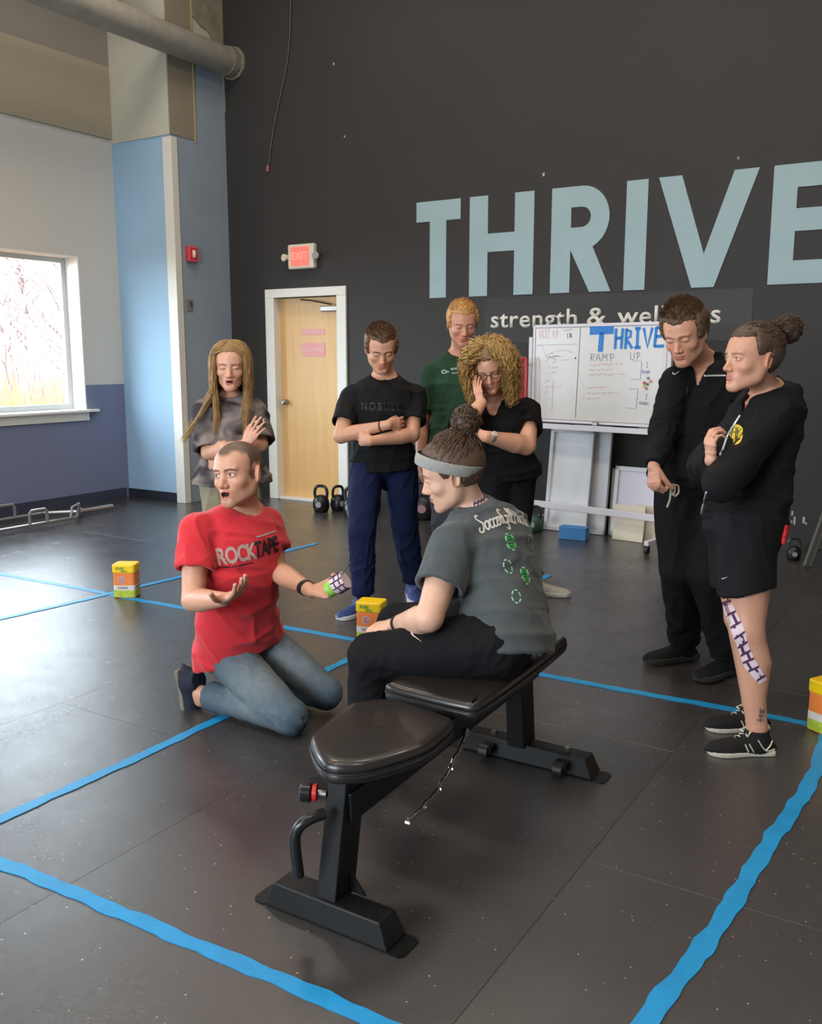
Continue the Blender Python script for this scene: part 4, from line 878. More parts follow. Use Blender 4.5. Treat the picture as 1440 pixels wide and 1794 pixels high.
# floor tape
bt = mat('blue_painters_tape', s2l(24, 140, 196), .45, noise=.10, nscale=14, bump=.3, bscale=90, dist=.0006)
def tape(label, pts, w_=.048, amp=.0035, seed=0):
    rs = np.random.RandomState(seed); P = [np.array(p, float) for p in pts]; L_ = [0]
    for a, b_ in zip(P[:-1], P[1:]): L_.append(L_[-1]+np.linalg.norm(b_-a))
    zt_ = .0016+.0004*seed; n = int(L_[-1]/.035); V = []; Fc = []
    ph = rs.uniform(0, 6, 6)
    for i in range(n+1):
        s_ = L_[-1]*i/n; k = max(j for j in range(len(P)-1) if L_[j] <= s_+1e-9); t = (s_-L_[k])/(L_[k+1]-L_[k]); c = P[k]*(1-t)+P[k+1]*t; d = unit(P[k+1]-P[k]); nn = np.array((-d[1], d[0]))
        w1 = w_/2+amp*(.6*math.sin(s_*23+ph[0])+.5*math.sin(s_*51+ph[1])+.4*rs.uniform(-1, 1)); w2 = w_/2+amp*(.6*math.sin(s_*27+ph[2])+.5*math.sin(s_*47+ph[3])+.4*rs.uniform(-1, 1)); dr = amp*1.2*math.sin(s_*6+ph[4])
        for s2, z in ((w1+dr, .0), (w1+dr, zt_), (-w2+dr, zt_), (-w2+dr, 0)): V.append((*(c+nn*s2), z))
    for i in range(n):
        a = i*4; b_ = a+4
        for j in range(3): Fc.append((a+j, a+j+1, b_+j+1, b_+j))
    Fc += [(0, 3, 2, 1), (n*4, n*4+1, n*4+2, n*4+3)]
    o = mesh_np('floor_tape', V, Fc, bt, None, False); return tag(o, label, 'tape')
tape('blue tape line crossing the floor behind the bench to the yellow tub at right', [(-7.2, 3.83), (-5.8, 3.845), (-2.6, 3.90), (-.46, 3.955)], seed=1)
tape('blue tape line in the near foreground, running from the left edge to the bottom', [(-4.2, 1.47), (-2.39, 1.515), (-1.8, 1.545), (-1.05, 1.555), (-.30, 1.60)], seed=2, amp=.004)
tape('blue tape line under the kneeling man, running left of the bench', [(-2.64, 1.30), (-2.635, 1.67), (-2.62, 3.57), (-2.49, 5.85)], seed=3)
tape('blue tape line on the right, from the yellow tub to the bottom edge', [(-.42, 3.93), (-.415, 3.5), (-.46, 2.7), (-.535, 1.89), (-.575, 1.2)], w_=.052, seed=4, amp=.005)
tape('blue tape line at far left, passing the far yellow tub', [(-4.9, 2.3), (-4.77, 3.13), (-4.66, 4.3), (-4.57, 5.88)], seed=5)
# bench
def bench():
    r = thing('weight_bench', 'black adjustable weight bench with two padded vinyl cushions, the woman sitting on it', 'bench', (-1.38, 2.4, 0)); o0 = r.location
    inv = Matrix.Translation(-o0); bd = lambda mb, nm, mt_, par_=r, **k: (lambda o: (setattr(o, 'matrix_parent_inverse', inv if par_ is r else Matrix.Identity(4)), o)[1])(mb.build(nm, mt_, par_, **k))
    Bk = M_black; vinyl = mat('black_vinyl', s2l(34, 30, 28), .33, noise=.08, nscale=30, bump=.25, bscale=260, dist=.001, coat=.15)
    xc = -1.385
    def foot(y, x0, x1, hz=.068, wd=.095):
        m_ = MB(); pr = [(-wd*.5, 0), (wd*.5, 0), (wd*.40, hz), (-wd*.40, hz)]; n = len(pr); V = [(x0, y+p[0], p[1]+.004) for p in pr]+[(x1, y+p[0], p[1]+.004) for p in pr]
        V[2] = (x0+.03, V[2][1], V[2][2]); V[3] = (x0+.03, V[3][1], V[3][2]); V[6] = (x1-.03, V[6][1], V[6][2]); V[7] = (x1-.03, V[7][1], V[7][2])
        m_.add(V, [(0, 1, 2, 3), (7, 6, 5, 4), (0, 4, 5, 1), (1, 5, 6, 2), (2, 6, 7, 3), (3, 7, 4, 0)]); f = bd(m_, 'foot', Bk, bevel=.004)
        for xx, sg in ((x0, -1), (x1, 1)):
            pts = [(0, -wd*.5), (.030, -wd*.5), (.044, -wd*.36), (.044, wd*.36), (.030, wd*.5), (0, wd*.5)]; pm = MB(); pm.prism([(p[0]*sg, p[1]) for p in pts][::sg], (xx, y, 0), (1, 0, 0), (0, 1, 0), (0, 0, 1), .0003, .0045); bd(pm, 'foot_plate', Bk, f)
        return f
    f1 = foot(1.82, -1.585, -1.175); f2 = foot(3.02, -1.64, -1.085)
    # front post, leaning back a little
    def post(y0, y1, z1, wx=.062, wy=.095, nm='post'):
        m_ = MB(); V = []
        for y, z in ((y0, .06), (y1, z1)):
            for dx, dy in ((-wx/2, -wy/2), (wx/2, -wy/2), (wx/2, wy/2), (-wx/2, wy/2)): V.append((xc+dx+(.03 if False else 0), y+dy, z))
        m_.add(V, [(0, 3, 2, 1), (4, 5, 6, 7), (0, 1, 5, 4), (1, 2, 6, 5), (2, 3, 7, 6), (3, 0, 4, 7)]); return bd(m_, nm, Bk, bevel=.004)
    p1 = post(1.84, 1.90, .395); p2 = post(3.02, 2.98, .385, .07, .10)
    # gusset at the foot of each post
    for y in (1.84,):
        g_ = MB(); g_.prism([(0, 0), (.05, 0), (0, .06)], (xc+.031, y+.03, .07), (1, 0, 0), (0, 0, 1), (0, -1, 0), 0, .006); bd(g_, 'gusset', Bk, p1)
    m_ = MB(); ang = math.atan2(.045, 1.2); R_ = np.array(Matrix.Rotation(ang, 3, 'X')); m_.box((xc+.01, 2.47, .335), (.062, 1.22, .085), R_); bd(m_, 'beam', Bk, bevel=.004)
    m_ = MB(); m_.box((xc+.01, 2.78, .395), (.05, .80, .03)); bd(m_, 'back_support', Bk, bevel=.003)
    m_ = MB(); m_.box((xc, 2.04, .385), (.05, .34, .03)); bd(m_, 'seat_support', Bk, bevel=.003)
    def pad(nm, outline, z0, z1, lab):
        P_ = [np.array(p) for p in outline]
        for it in range(3):      # round the corners
            Q_ = []
            for i_ in range(len(P_)):
                a, b_ = P_[i_], P_[(i_+1) % len(P_)]; k_ = min(.25, .028/max(np.linalg.norm(b_-a), 1e-6)) if it == 0 else .25
                Q_ += [a*(1-k_)+b_*k_, a*k_+b_*(1-k_)]
            P_ = Q_
        n = len(P_); P_ = np.array(P_); T = np.roll(P_, -1, 0)-np.roll(P_, 1, 0); T /= np.linalg.norm(T, axis=1, keepdims=True); Nn = np.stack([T[:, 1], -T[:, 0]], 1)
        if np.mean(((P_-P_.mean(0))*Nn).sum(1)) < 0: Nn = -Nn
        H_ = z1-z0; prof = [(.020, 0), (.006, .004), (.0, .012), (.0, H_*.45), (.003, H_*.50), (.0, H_*.55), (.0, H_-.018), (.003, H_-.010), (.009, H_-.004), (.017, H_-.001), (.024, H_)]
        cc_ = P_.mean(0); V = [(*((P_[i_]-Nn[i_]*ins) if ins < .022 else (cc_+(P_[i_]-cc_)*.82)), z0+z_+(.001 if ins >= .022 else 0)) for ins, z_ in prof for i_ in range(n)]
        Fc = [(r_*n+i_, r_*n+(i_+1) % n, (r_+1)*n+(i_+1) % n, (r_+1)*n+i_) for r_ in range(len(prof)-1) for i_ in range(n)]+[tuple(range(n)), tuple((len(prof)-1)*n+i_ for i_ in range(n))]
        bm = bmesh.new(); vs = [bm.verts.new(v) for v in V]; [bm.faces.new([vs[k_] for k_ in f_]) for f_ in Fc]; bmesh.ops.recalc_face_normals(bm, faces=bm.faces[:]); me = bpy.data.meshes.new(nm); bm.to_mesh(me); bm.free()
        me.materials.append(vinyl); me.polygons.foreach_set('use_smooth', [True]*len(me.polygons)); o = link(bpy.data.objects.new(nm, me), r); o.matrix_parent_inverse = inv; o['label'] = lab
        sm = MB(); sm.tube([(*(P_[i_]+Nn[i_]*.0005), z0+H_*.5) for i_ in range(n)], .003, 5, closed=True); sm.build('seam', mat('vinyl_seam', s2l(14, 13, 13), .5), o, True); return o
    pad('seat_pad', [(-1.52, 1.90), (-1.375, 1.775), (-1.28, 1.83), (-1.205, 2.02), (-1.225, 2.235), (-1.50, 2.275), (-1.575, 2.17)][::-1], .405, .468, 'tapered seat cushion')
    pad('back_pad', [(-1.575, 2.34), (-1.215, 2.325), (-1.245, 3.14), (-1.525, 3.16)][::-1], .412, .474, 'long back cushion')
    # pop-pin knob with red collar, handle, adjusting ladder, wheels and bolts
    kb = MB(); y = 1.855; kb.tube([(xc-.03, y-.01, .345), (xc-.075, y-.03, .348)], .011, 10); bd(kb, 'pin', steel, p1, smooth=True)
    kb = MB(); kb.tube([(xc-.052, y-.022, .347), (xc-.062, y-.027, .347)], .024, 14); bd(kb, 'pin_collar', mat('red_plastic', s2l(196, 40, 36), .4), p1, smooth=True)
    kb = MB(); kb.tube([(xc-.063, y-.027, .347), (xc-.068, y-.030, .347), (xc-.088, y-.040, .348), (xc-.094, y-.042, .348)], [.016, .027, .027, .018], 14); bd(kb, 'pin_knob', mat('black_plastic_gloss', s2l(22, 22, 22), .25), p1, smooth=True)
    h_ = MB(); h_.tube(smooth_poly([(xc-.005, 1.80, .315), (xc-.025, 1.755, .310), (xc-.045, 1.735, .285), (xc-.052, 1.735, .24), (xc-.050, 1.745, .15)], 6), .0155, 12); bd(h_, 'handle', mat('black_foam_grip', s2l(28, 28, 29), .3), p1, smooth=True)
    ld = MB(); pth = smooth_poly([(xc+.05, 2.50, .31), (xc+.05, 2.42, .245), (xc+.05, 2.34, .195), (xc+.05, 2.24, .165), (xc+.05, 2.13, .155)], 7); n = len(pth); V = []
    for i, p in enumerate(pth):
        t = unit(np.array(pth[min(i+1, n-1)])-np.array(pth[max(i-1, 0)])); nn = np.cross((1, 0, 0), t); w_ = .010+(.006 if i % 7 < 2 else 0)
        for dx, s_ in ((-.004, -1), (.004, -1), (.004, 1), (-.004, 1)): V.append(np.array(p)+np.array((dx, 0, 0))+nn*w_*s_)
    ld.add(V, [(i*4+j, i*4+(j+1) % 4, i*4+4+(j+1) % 4, i*4+4+j) for i in range(n-1) for j in range(4)]+[(3, 2, 1, 0), (n*4-4, n*4-3, n*4-2, n*4-1)]); lo = bd(ld, 'adjusting_ladder', mat('chrome', (.62, .62, .62), .22, metal=1), bevel=.001)
    for i in range(4, n, 6):
        q = MB(); p = np.array(pth[i]); q.tube([p-np.array((.006, 0, 0)), p+np.array((.010, 0, 0))], .008, 8); bd(q, 'notch', mat('chrome', (0, 0, 0)), lo, smooth=True)
    for x in (-1.50, -1.20):
        q = MB(); q.tube([(x, 3.02, .070), (x, 3.02, .086)], .011, 6); bd(q, 'bolt', steel, f2)
        q = MB(); q.tube([(x-.012, 2.935, .035), (x+.022, 2.935, .035)], .026, 14); bd(q, 'wheel', mat('black_rubber', (.012, .012, .013), .5), f2, smooth=True)
        q = MB(); q.box((x+.005, 2.955, .042), (.05, .05, .028)); bd(q, 'wheel_bracket', Bk, f2, bevel=.003)
    q = MB(); q.box((-1.27, 3.0, .0355+.0), (.004, .004, .004)); 
bench()
# yellow lidded tubs
def tub(label, x, y, rz):
    r = thing('plastic_tub', label, 'tub', (x, y, 0), rz, 'yellow-lidded baking soda tubs'); hw, hd, H_ = .070, .058, .215
    def rr(w_, d_, c_): return [(sx*(w_-c_)+c_*math.cos(a), sy*(d_-c_)+c_*math.sin(a)) for sx, sy, a0 in ((1, 1, 0), (-1, 1, math.pi/2), (-1, -1, math.pi), (1, -1, 1.5*math.pi)) for a in np.linspace(a0, a0+math.pi/2, 4)]
    def lay(nm, z0, z1, g_, mt_, par_, bev=.0): m_ = MB(); m_.prism(rr(hw+g_, hd+g_, .018), (0, 0, 0), (1, 0, 0), (0, 1, 0), (0, 0, 1), z0, z1); return m_.build(nm, mt_, par_, bevel=bev)
    b_ = lay('body', .001, .160, 0, mat('tub_orange', s2l(238, 132, 62), .4), r, .004)
    lay('label_band', .050, .082, .0008, mat('tub_white', s2l(222, 214, 206), .4), b_); lay('label_band', .006, .050, .0008, mat('tub_lime', s2l(178, 196, 62), .4, noise=.25, nscale=60), b_)
    l_ = lay('lid', .160, H_, .003, mat('tub_yellow', s2l(250, 208, 12), .4), r, .007)
    em = MB(); em.prism([(.024*math.cos(t), .024*math.sin(t)) for t in np.linspace(0, 6.283, 21)[:-1]], (-.012, -hd-.0008, .118), (1, 0, 0), (0, 0, 1), (0, -1, 0), -.001, .0012); em.build('emblem', mat('emblem_pale', s2l(226, 176, 160), .5), b_)
    em = MB(); em.tube([(-.012+.015*math.cos(t), -hd-.002, .118+.018*math.sin(t)) for t in np.linspace(0, 6.283, 17)[:-1]], .0022, 5, closed=True); em.build('emblem_ring', mat('emblem_mauve', s2l(150, 110, 130), .5), b_)
    em = MB(); em.box((-.012, -hd-.002, .118), (.006, .001, .020)); em.box((-.012, -hd-.002, .112), (.018, .001, .005)); em.build('emblem_mark', mat('emblem_mauve', (0, 0, 0)), b_)
    I4 = Matrix.Identity(4); RX = Matrix.Rotation(math.pi/2, 4, 'X')
    flat_text('lid_text', 'PURE', .022, Matrix.Translation((-.020, -hd-.0045, .190))@RX, mat('lid_green', s2l(66, 140, 60), .5), l_, .0008); flat_text('lid_text', 'FRESH', .014, Matrix.Translation((.006, -hd-.0045, .174))@RX, mat('lid_green', (0, 0, 0)), l_, .0005)
    flat_text('side_text', 'BAKING SODA', .015, Matrix.Translation((hw+.0018, 0, .066))@Matrix.Rotation(math.pi/2, 4, 'Z')@RX, mat('label_ink', s2l(90, 70, 90), .5), b_, .0004); flat_text('side_text', '2x POWER', .020, Matrix.Translation((hw+.0018, 0, .120))@Matrix.Rotation(math.pi/2, 4, 'Z')@RX, mat('tub_white', (0, 0, 0)), b_, .0006)
    flat_text('front_text', 'CLEAN', .020, Matrix.Translation((-.005, -hd-.0022, .066))@RX, mat('label_ink', (0, 0, 0)), b_, .0005)
    return r
tub('yellow-lidded orange tub at far left, where two blue tapes cross', -4.565, 3.90, math.radians(30)); tub('yellow-lidded orange tub partly hidden behind the seated woman\'s knee', -2.72, 3.97, math.radians(16)); tub('yellow-lidded orange tub cut by the right edge of the photo', -.43, 3.93, math.radians(60))
# exit sign
def exit_sign():
    r = thing('exit_sign', 'white exit sign with red lit panel and two small lamp heads, above the door', 'sign', (-6.02, YB, 2.52)); W_ = M_white
    m_ = MB(); m_.box((0, -.035, 0), (.335, .07, .245)); b_ = m_.build('housing', mat('ivory_plastic', s2l(216, 208, 190), .5), r, bevel=.018, seg=3)
    MB().box((-.005, -.0735, 0), (.235, .006, .185)).build('lit_panel', mat('exit_red', s2l(240, 110, 95), .5, emit=s2l(255, 96, 84), es=.75), r)
    flat_text('letters', 'EXIT', .105, Matrix.Translation((-.005, -.078, 0))@Matrix.Rotation(math.pi/2, 4, 'X'), mat('exit_letter', s2l(250, 140, 124), .5, emit=s2l(255, 130, 116), es=.8), r, .002)
    for sx in (-1, 1):
        h_ = MB(); h_.tube([(sx*.165, -.04, .0), (sx*.195, -.045, .0)], .022, 8); h_.lathe([(.012, -.0), (.034, .008), (.040, .030), (.036, .034)], (0, 0, 0), 14); o = MB().tube([(sx*.175, -.04, 0), (sx*.19, -.055, 0), (sx*.205, -.085, -.004), (sx*.207, -.092, -.004)], [.016, .030, .038, .034], 14).build('lamp_head', mat('grey_lens', s2l(150, 148, 150), .3) if sx > 0 else mat('ivory_plastic', (0, 0, 0)), r, True)
exit_sign()
r = thing('fire_alarm', 'red fire alarm strobe on the grey-blue side of the corner column', 'alarm', (XP+.008, 7.05, 2.55))
fa = MB().box((.022, 0, 0), (.044, .135, .155)).build('box', mat('alarm_red', s2l(206, 52, 62), .4), r, bevel=.006); MB().box((.046, 0, 0), (.004, .125, .145)).build('rim', mat('alarm_rim', s2l(214, 120, 130), .5), r, bevel=.002)
MB().box((.048, 0, 0), (.004, .105, .125)).build('face', mat('alarm_red', (0, 0, 0)), r); MB().tube([(.05, 0, -.035), (.056, 0, -.02), (.056, 0, .02), (.05, 0, .035)], [.014, .020, .020, .014], 12).build('strobe_lens', mat('strobe_cream', s2l(226, 196, 180), .3), r, True)
r = thing('light_switch', 'small grey wall switch plate below the red alarm', 'switch', (XP+.008, 7.01, 2.04)); MB().box((.004, 0, 0), (.008, .085, .12)).build('plate', mat('grey_plate', s2l(126, 118, 114), .5), r, bevel=.002); MB().box((.010, .012, .012), (.010, .03, .055)).build('toggle', mat('dark_toggle', s2l(70, 68, 66), .5), r, bevel=.002)
# round duct
dp = mat('galvanised_duct', s2l(150, 146, 136), .6, metal=.25, noise=.12, nscale=8)
r = thing('air_duct', 'long grey round pipe running along the top left under the ceiling', 'pipe', (-6.90, YB, 4.50)); m_ = MB(); m_.tube([(0, -10.5, .03), (0, -.10, 0)], .135, 28); m_.build('pipe', dp, r, True); m_ = MB(); m_.tube([(0, -.13, 0), (0, -.03, 0)], .145, 28); m_.tube([(0, -.03, 0), (0, -.002, 0)], .165, 12); m_.build('collar', mat('duct_sealant', s2l(128, 122, 108), .9, noise=.3, nscale=30), r, True, auto=30)
# loose wire hanging on the wall, screw holes
wr_ = MB(); wr_.tube([onp for onp in smooth_poly([(-6.10, YB-.016, 5.6), (-6.12, YB-.016, 4.97), (-6.17, YB-.016, 4.45), (-6.36, YB-.016, 3.85), (-6.46, YB-.016, 3.43)], 8)], .006, 6); wo = wr_.build('wire', mat('old_wire', s2l(92, 76, 70), .6), None, True); tag(wo, 'thin dark wire hanging down the charcoal wall from above', 'wire'); q = MB(); q.tube([(-6.46, YB-.016, 3.45), (-6.47, YB-.014, 3.395)], .016, 8); q.build('wire_cap', mat('wire_cap_red', s2l(160, 96, 84), .5), wo, True)
for k_, (x, z) in enumerate(((-3.38, 3.03), (-1.46, 3.12), (-5.3, 3.4))): pass
sc_ = mat('scuff_white', s2l(170, 166, 160), .7)
for x, z, s_ in ((-3.40, 3.06, .02), (-5.50, 3.62, .014), (-5.62, 4.3, .016), (-1.78, 3.02, .012)): MB().box((x, YB-.002, z), (s_, .004, s_*1.4)).build('wall_scar', sc_, wb)
rs = np.random.RandomState(9)
for u, v, w_, h_ in ((1345, 910, 3, 8), (1357, 912, 4, 7), (1364, 912, 3, 9), (1371, 913, 3, 8), (1388, 899, 3, 8), (1392, 912, 3, 14), (1387, 914, 2, 5), (1408, 911, 4, 11), (1412, 917, 3, 4)):
    d = ray(u, v); p = CAM+d*((YB-CAM[1])/d[1]); MB().box((p[0], YB-.002, p[2]), (w_*.0045, .004, h_*.0045)).build('wall_scar', sc_, wb)
# whiteboard on a wheeled stand
def whiteboard():
    a = np.array((-3.325, 7.36)); b_ = np.array((-2.125, 7.14)); c = (a+b_)/2; ang = math.atan2(b_[1]-a[1], b_[0]-a[0]); Wd = np.linalg.norm(b_-a)
    r = thing('whiteboard', 'rolling whiteboard with blue THRIVE heading and orange handwritten list, behind the group', 'whiteboard', (c[0], c[1], 0), ang)
    z0, z1 = .975, 1.768; wl = mat('stand_white', s2l(214, 210, 216), .45); hw = Wd/2
    MB().box((0, 0, (z0+z1)/2), (Wd-.03, .018, z1-z0-.03)).build('panel', mat('whiteboard_gloss', s2l(206, 202, 198), .25, noise=.03, nscale=4), r)
    f = MB(); f.box((0, 0, z1), (Wd, .03, .026)); f.box((0, 0, z0), (Wd, .03, .022)); f.box((-hw, 0, (z0+z1)/2), (.026, .03, z1-z0)); f.box((hw, 0, (z0+z1)/2), (.026, .03, z1-z0)); f.build('frame', wl, r, bevel=.004)
    t_ = MB(); t_.box((0, -.045, z0-.045), (Wd-.04, .09, .012)); t_.box((0, -.088, z0-.04), (Wd-.04, .006, .045)); t_.build('tray', wl, r, bevel=.002)
    for sx in (-1, 1):
        l_ = MB(); l_.box((sx*(hw+.035), .0, .88), (.035, .035, 1.60)); l_.box((sx*(hw+.035), 0, .085), (.04, .52, .04)); lg = l_.build('stand_leg', wl, r, bevel=.004)
        for sy in (-.24, .24):
            w_ = MB(); w_.tube([(sx*(hw+.035)-.012, sy, .03), (sx*(hw+.035)+.012, sy, .03)], .029, 12); w_.box((sx*(hw+.035), sy, .056), (.03, .04, .03)); w_.build('caster', mat('caster_black', s2l(30, 30, 32), .4), lg, True)
    MB().box((0, 0, .245), (Wd+.07, .03, .055)).build('cross_bar', wl, r, bevel=.004); MB().box((.02, -.02, z0-.005), (.05, .03, .03)).build('latch', steel, r, bevel=.004)
    # writing: x from the left edge, z from the top edge
    def P(u, v):   # photo fractions of the board
        return (-hw+u*Wd, z1-v*(z1-z0))
    def write(nm, polys, w_, col, off=.0105):
        me = stroke_mesh(polys, w_); me.transform(Matrix.Translation((0, -off, 0))@Matrix.Rotation(math.pi/2, 4, 'X')); me.materials.append(col); return link(bpy.data.objects.new(nm, me), r)
    def hand(s_, u, v, h_, w_, col, kx=1.0, tilt=0.0, nm='writing'):
        x0, y0 = P(u, v); st = cursive(s_, .06); write(nm, [[(x0+p[0]*h_*kx, y0+p[1]*h_+tilt*p[0]*h_) for p in q] for q in st], w_, col)
    bl = mat('marker_blue', s2l(30, 122, 200), .5, noise=.15, nscale=60); bk = mat('marker_grey', s2l(120, 116, 116), .6); og = mat('marker_orange', s2l(222, 160, 136), .6); rd = mat('marker_pink', s2l(214, 160, 160), .6); pu = mat('marker_violet', s2l(130, 116, 160), .6); gy = mat('marker_black', s2l(90, 88, 92), .6)
    # blocky heading T HRIVE
    def seg(pts, w_): write('heading', [[P(*p) for p in pts]], w_, bl, .0112)
    seg([(.445, .058), (.625, .052)], .066); seg([(.537, .075), (.530, .270)], .046)
    for s_ in ([(.643, .040), (.640, .245)], [(.692, .040), (.685, .245)], [(.643, .140), (.690, .132)], [(.718, .045), (.716, .245)], [(.716, .055), (.752, .075), (.748, .125), (.720, .145), (.765, .240)], [(.800, .045), (.800, .232)], [(.780, .045), (.820, .045)], [(.780, .232), (.825, .230)], [(.842, .042), (.872, .232), (.902, .040)], [(.930, .036), (.922, .228)], [(.928, .045), (.985, .040)], [(.926, .130), (.970, .122)], [(.924, .222), (.990, .218)]): seg(s_, .025)
    hand('RAMP', .455, .365, .058, .0045, bk, 1.35); hand('UP', .755, .350, .056, .0045, bk, 1.2)
    rs = np.random.RandomState(3)
    def scrib(u0, u1, v, col, h_=.016, w_=.004):
        x0, y0 = P(u0, v); x1, _ = P(u1, v); n = int((x1-x0)/.007); words = []; cur = []
        for i in range(n):
            if rs.rand() < .13 and len(cur) > 3: words.append(cur); cur = []; continue
            cur.append((x0+(x1-x0)*i/n, y0+rs.uniform(-.5, .5)*h_+.02*(x0-x1)*0+(i/n)*.012))
        if len(cur) > 1: words.append(cur)
        write('writing', words, w_, col)
    for v, u1 in ((.405, .70), (.460, .63), (.505, .735)): scrib(.445, u1, v, og); scrib(.417, .428, v, og)
    for v, u1 in ((.640, .60), (.695, .68), (.755, .55)): scrib(.440, u1, v, og); scrib(.410, .422, v, og)
    write('bracket', [[P(.775, .365), P(.838, .365), P(.832, .545), P(.765, .545)], [P(.838, .455), P(.850, .452)]], .004, pu); write('bracket', [[P(.755, .640), P(.818, .640), P(.808, .835), P(.735, .830)], [P(.812, .74), P(.825, .735)]], .004, pu)
    hand('1', .868, .425, .040, .004, pu); hand('ROUND', .842, .485, .022, .003, pu); hand('2', .872, .735, .040, .004, pu); hand('ROUNDS', .832, .792, .022, .003, pu)
    hand('VO2', .035, .125, .075, .004, rd, .9); hand('LAP', .125, .120, .060, .0035, rd, .8); hand('17B', .265, .125, .034, .004, gy); scrib(.24, .32, .050, gy, .008, .003); write('divider', [[P(.372, .015), P(.352, .955)]], .005, gy)
    write('sketch', [smooth_poly([P(.03, .21), P(.06, .20), P(.08, .25), P(.10, .32)], 4), smooth_poly([P(.10, .32), P(.16, .27), P(.25, .25), P(.31, .28)], 4), [P(.10, .325), P(.24, .315)], [P(.155, .28), P(.16, .35)], smooth_poly([P(.10, .37), P(.14, .33), P(.20, .36)], 3), [P(.22, .36), P(.29, .345)], [P(.02, .195), P(.36, .190)]], .0035, mat('marker_faint', s2l(176, 178, 182), .6)); scrib(.12, .22, .325, gy, .010, .004); scrib(.16, .19, .38, gy, .012, .003)
    for v, a_, b2 in ((.44, .12, .21), (.50, .11, .19), (.575, .10, .15)): scrib(a_, b2, v, rd, .014)
    scrib(.10, .24, .64, rd, .016); write('sketch', [[P(.165, .56), P(.160, .90)]], .003, rd); scrib(.10, .125, .70, gy, .010, .003)
    write('dot', [[P(.333, .335), P(.345, .335)]], .016, gy)
    for n_, (u, v, col) in enumerate(((.862, .575, s2l(196, 50, 60)), (.883, .590, s2l(40, 110, 70)), (.905, .560, s2l(222, 110, 130)), (.876, .630, s2l(216, 80, 90)), (.853, .605, s2l(222, 206, 110)), (.888, .530, s2l(110, 110, 120)))):
        x, z = P(u, v); q = MB(); q.tube([(x, -.010, z), (x, -.018, z)], .011, 10); mg = tag(q.build('magnet', mat('magnet_%d' % n_, col, .4), None, True), ['dark red', 'green', 'pink', 'red', 'yellow', 'grey'][n_]+' round magnet on the whiteboard, right of the writing', 'magnet', 'round magnets on the whiteboard'); mg.matrix_world = Matrix.Translation((c[0], c[1], 0))@Matrix.Rotation(ang, 4, 'Z')
    tm = Matrix.Translation((c[0], c[1], 0))@Matrix.Rotation(ang, 4, 'Z')
    for i, (u, col, nm2) in enumerate(((.10, s2l(210, 110, 110), 'pink'), (.24, s2l(60, 60, 70), 'black'), (.44, s2l(216, 140, 130), 'red'), (.66, s2l(120, 120, 126), 'grey'))):
        q = MB(); x = -hw+u*Wd; q.tube([(x-.06, -.06, z0-.030), (x+.06, -.06, z0-.030)], .008, 8); mk_ = tag(q.build('marker', mat('marker_body', s2l(224, 218, 216), .4), None, True), nm2+' dry-erase marker lying in the whiteboard tray', 'marker', 'markers in the whiteboard tray'); mk_.matrix_world = tm
        q = MB(); q.tube([(x+.02, -.06, z0-.030), (x+.062, -.06, z0-.030)], .0092, 8); cp_ = q.build('cap', mat('cap_'+nm2, col, .4), mk_, True)
    q = MB(); q.box((.50*Wd-.10, -.06, z0-.022), (.13, .045, .028)); er = tag(q.build('eraser', mat('felt_grey', s2l(110, 108, 106), .9), None, bevel=.004), 'grey felt eraser at the right end of the whiteboard tray', 'eraser'); er.matrix_world = tm
whiteboard()
# leaning boards
def leaning(label, nm, x0, x1, y, h_, th, tilt, mt_, frame=None, rz=-.12, cat='panel', group=None, z=.0):
    w_ = x1-x0; r = thing(nm, label, cat, ((x0+x1)/2, y, z), rz, group); R_ = np.array(Matrix.Rotation(-tilt, 3, 'X')); bx = lambda c_, d_: ((R_@np.array(c_)), d_, R_)
    sh_ = th*math.sin(tilt)*.5
    m_ = MB(); m_.box(R_@np.array((0, 0, h_/2))+np.array((0, 0, sh_)), (w_, th*(.5 if frame else 1), h_), R_); m_.build('board', mt_, r, bevel=.002)
    if frame:
        m_ = MB()
        for cx_, cz_, dx, dz in ((-w_/2+.018, h_/2, .036, h_), (w_/2-.018, h_/2, .036, h_), (0, .018, w_, .036), (0, h_-.018, w_, .036)): m_.box(R_@np.array((cx_, -.004, cz_))+np.array((0, 0, sh_)), (dx, th+.004, dz), R_)
        m_.build('frame', frame, r, bevel=.003)
    return r
fm = mat('framed_white', s2l(236, 236, 238), .3); fr_ = mat('silver_frame', s2l(216, 216, 220), .35)
leaning('large white framed board leaning on the wall behind the whiteboard stand', 'framed_board', -3.04, -2.68, 7.485, .935, .03, .10, mat('white_panel', s2l(224, 224, 228), .35), fr_, group='white boards leaning on the wall')
leaning('white framed board with pale paper front, leaning in front of the taller one', 'framed_board', -3.25, -2.83, 7.445, .90, .022, .115, fm, mat('white_frame', s2l(232, 232, 234), .35), group='white boards leaning on the wall')
leaning('lilac-white framed board leaning right of the large one', 'framed_board', -2.64, -2.24, 7.46, .60, .025, .12, mat('lilac_panel', s2l(226, 222, 234), .4), mat('white_frame', (0, 0, 0)), group='white boards leaning on the wall')
leaning('narrow white panel peeking out left of the lilac board', 'framed_board', -2.68, -2.44, 7.53, .57, .02, .08, mat('white_panel', (0, 0, 0)), None, group='white boards leaning on the wall')
leaning('cream square tile panel leaning at floor level by the caster', 'cream_panel', -2.575, -2.30, 7.33, .30, .012, .12, mat('cream_board', s2l(226, 216, 196), .6), group='cream panels by the caster')
leaning('cream tile panel behind the first, nearer the caster', 'cream_panel', -2.40, -2.16, 7.375, .30, .012, .12, mat('cream_board2', s2l(218, 208, 188), .6), group='cream panels by the caster')
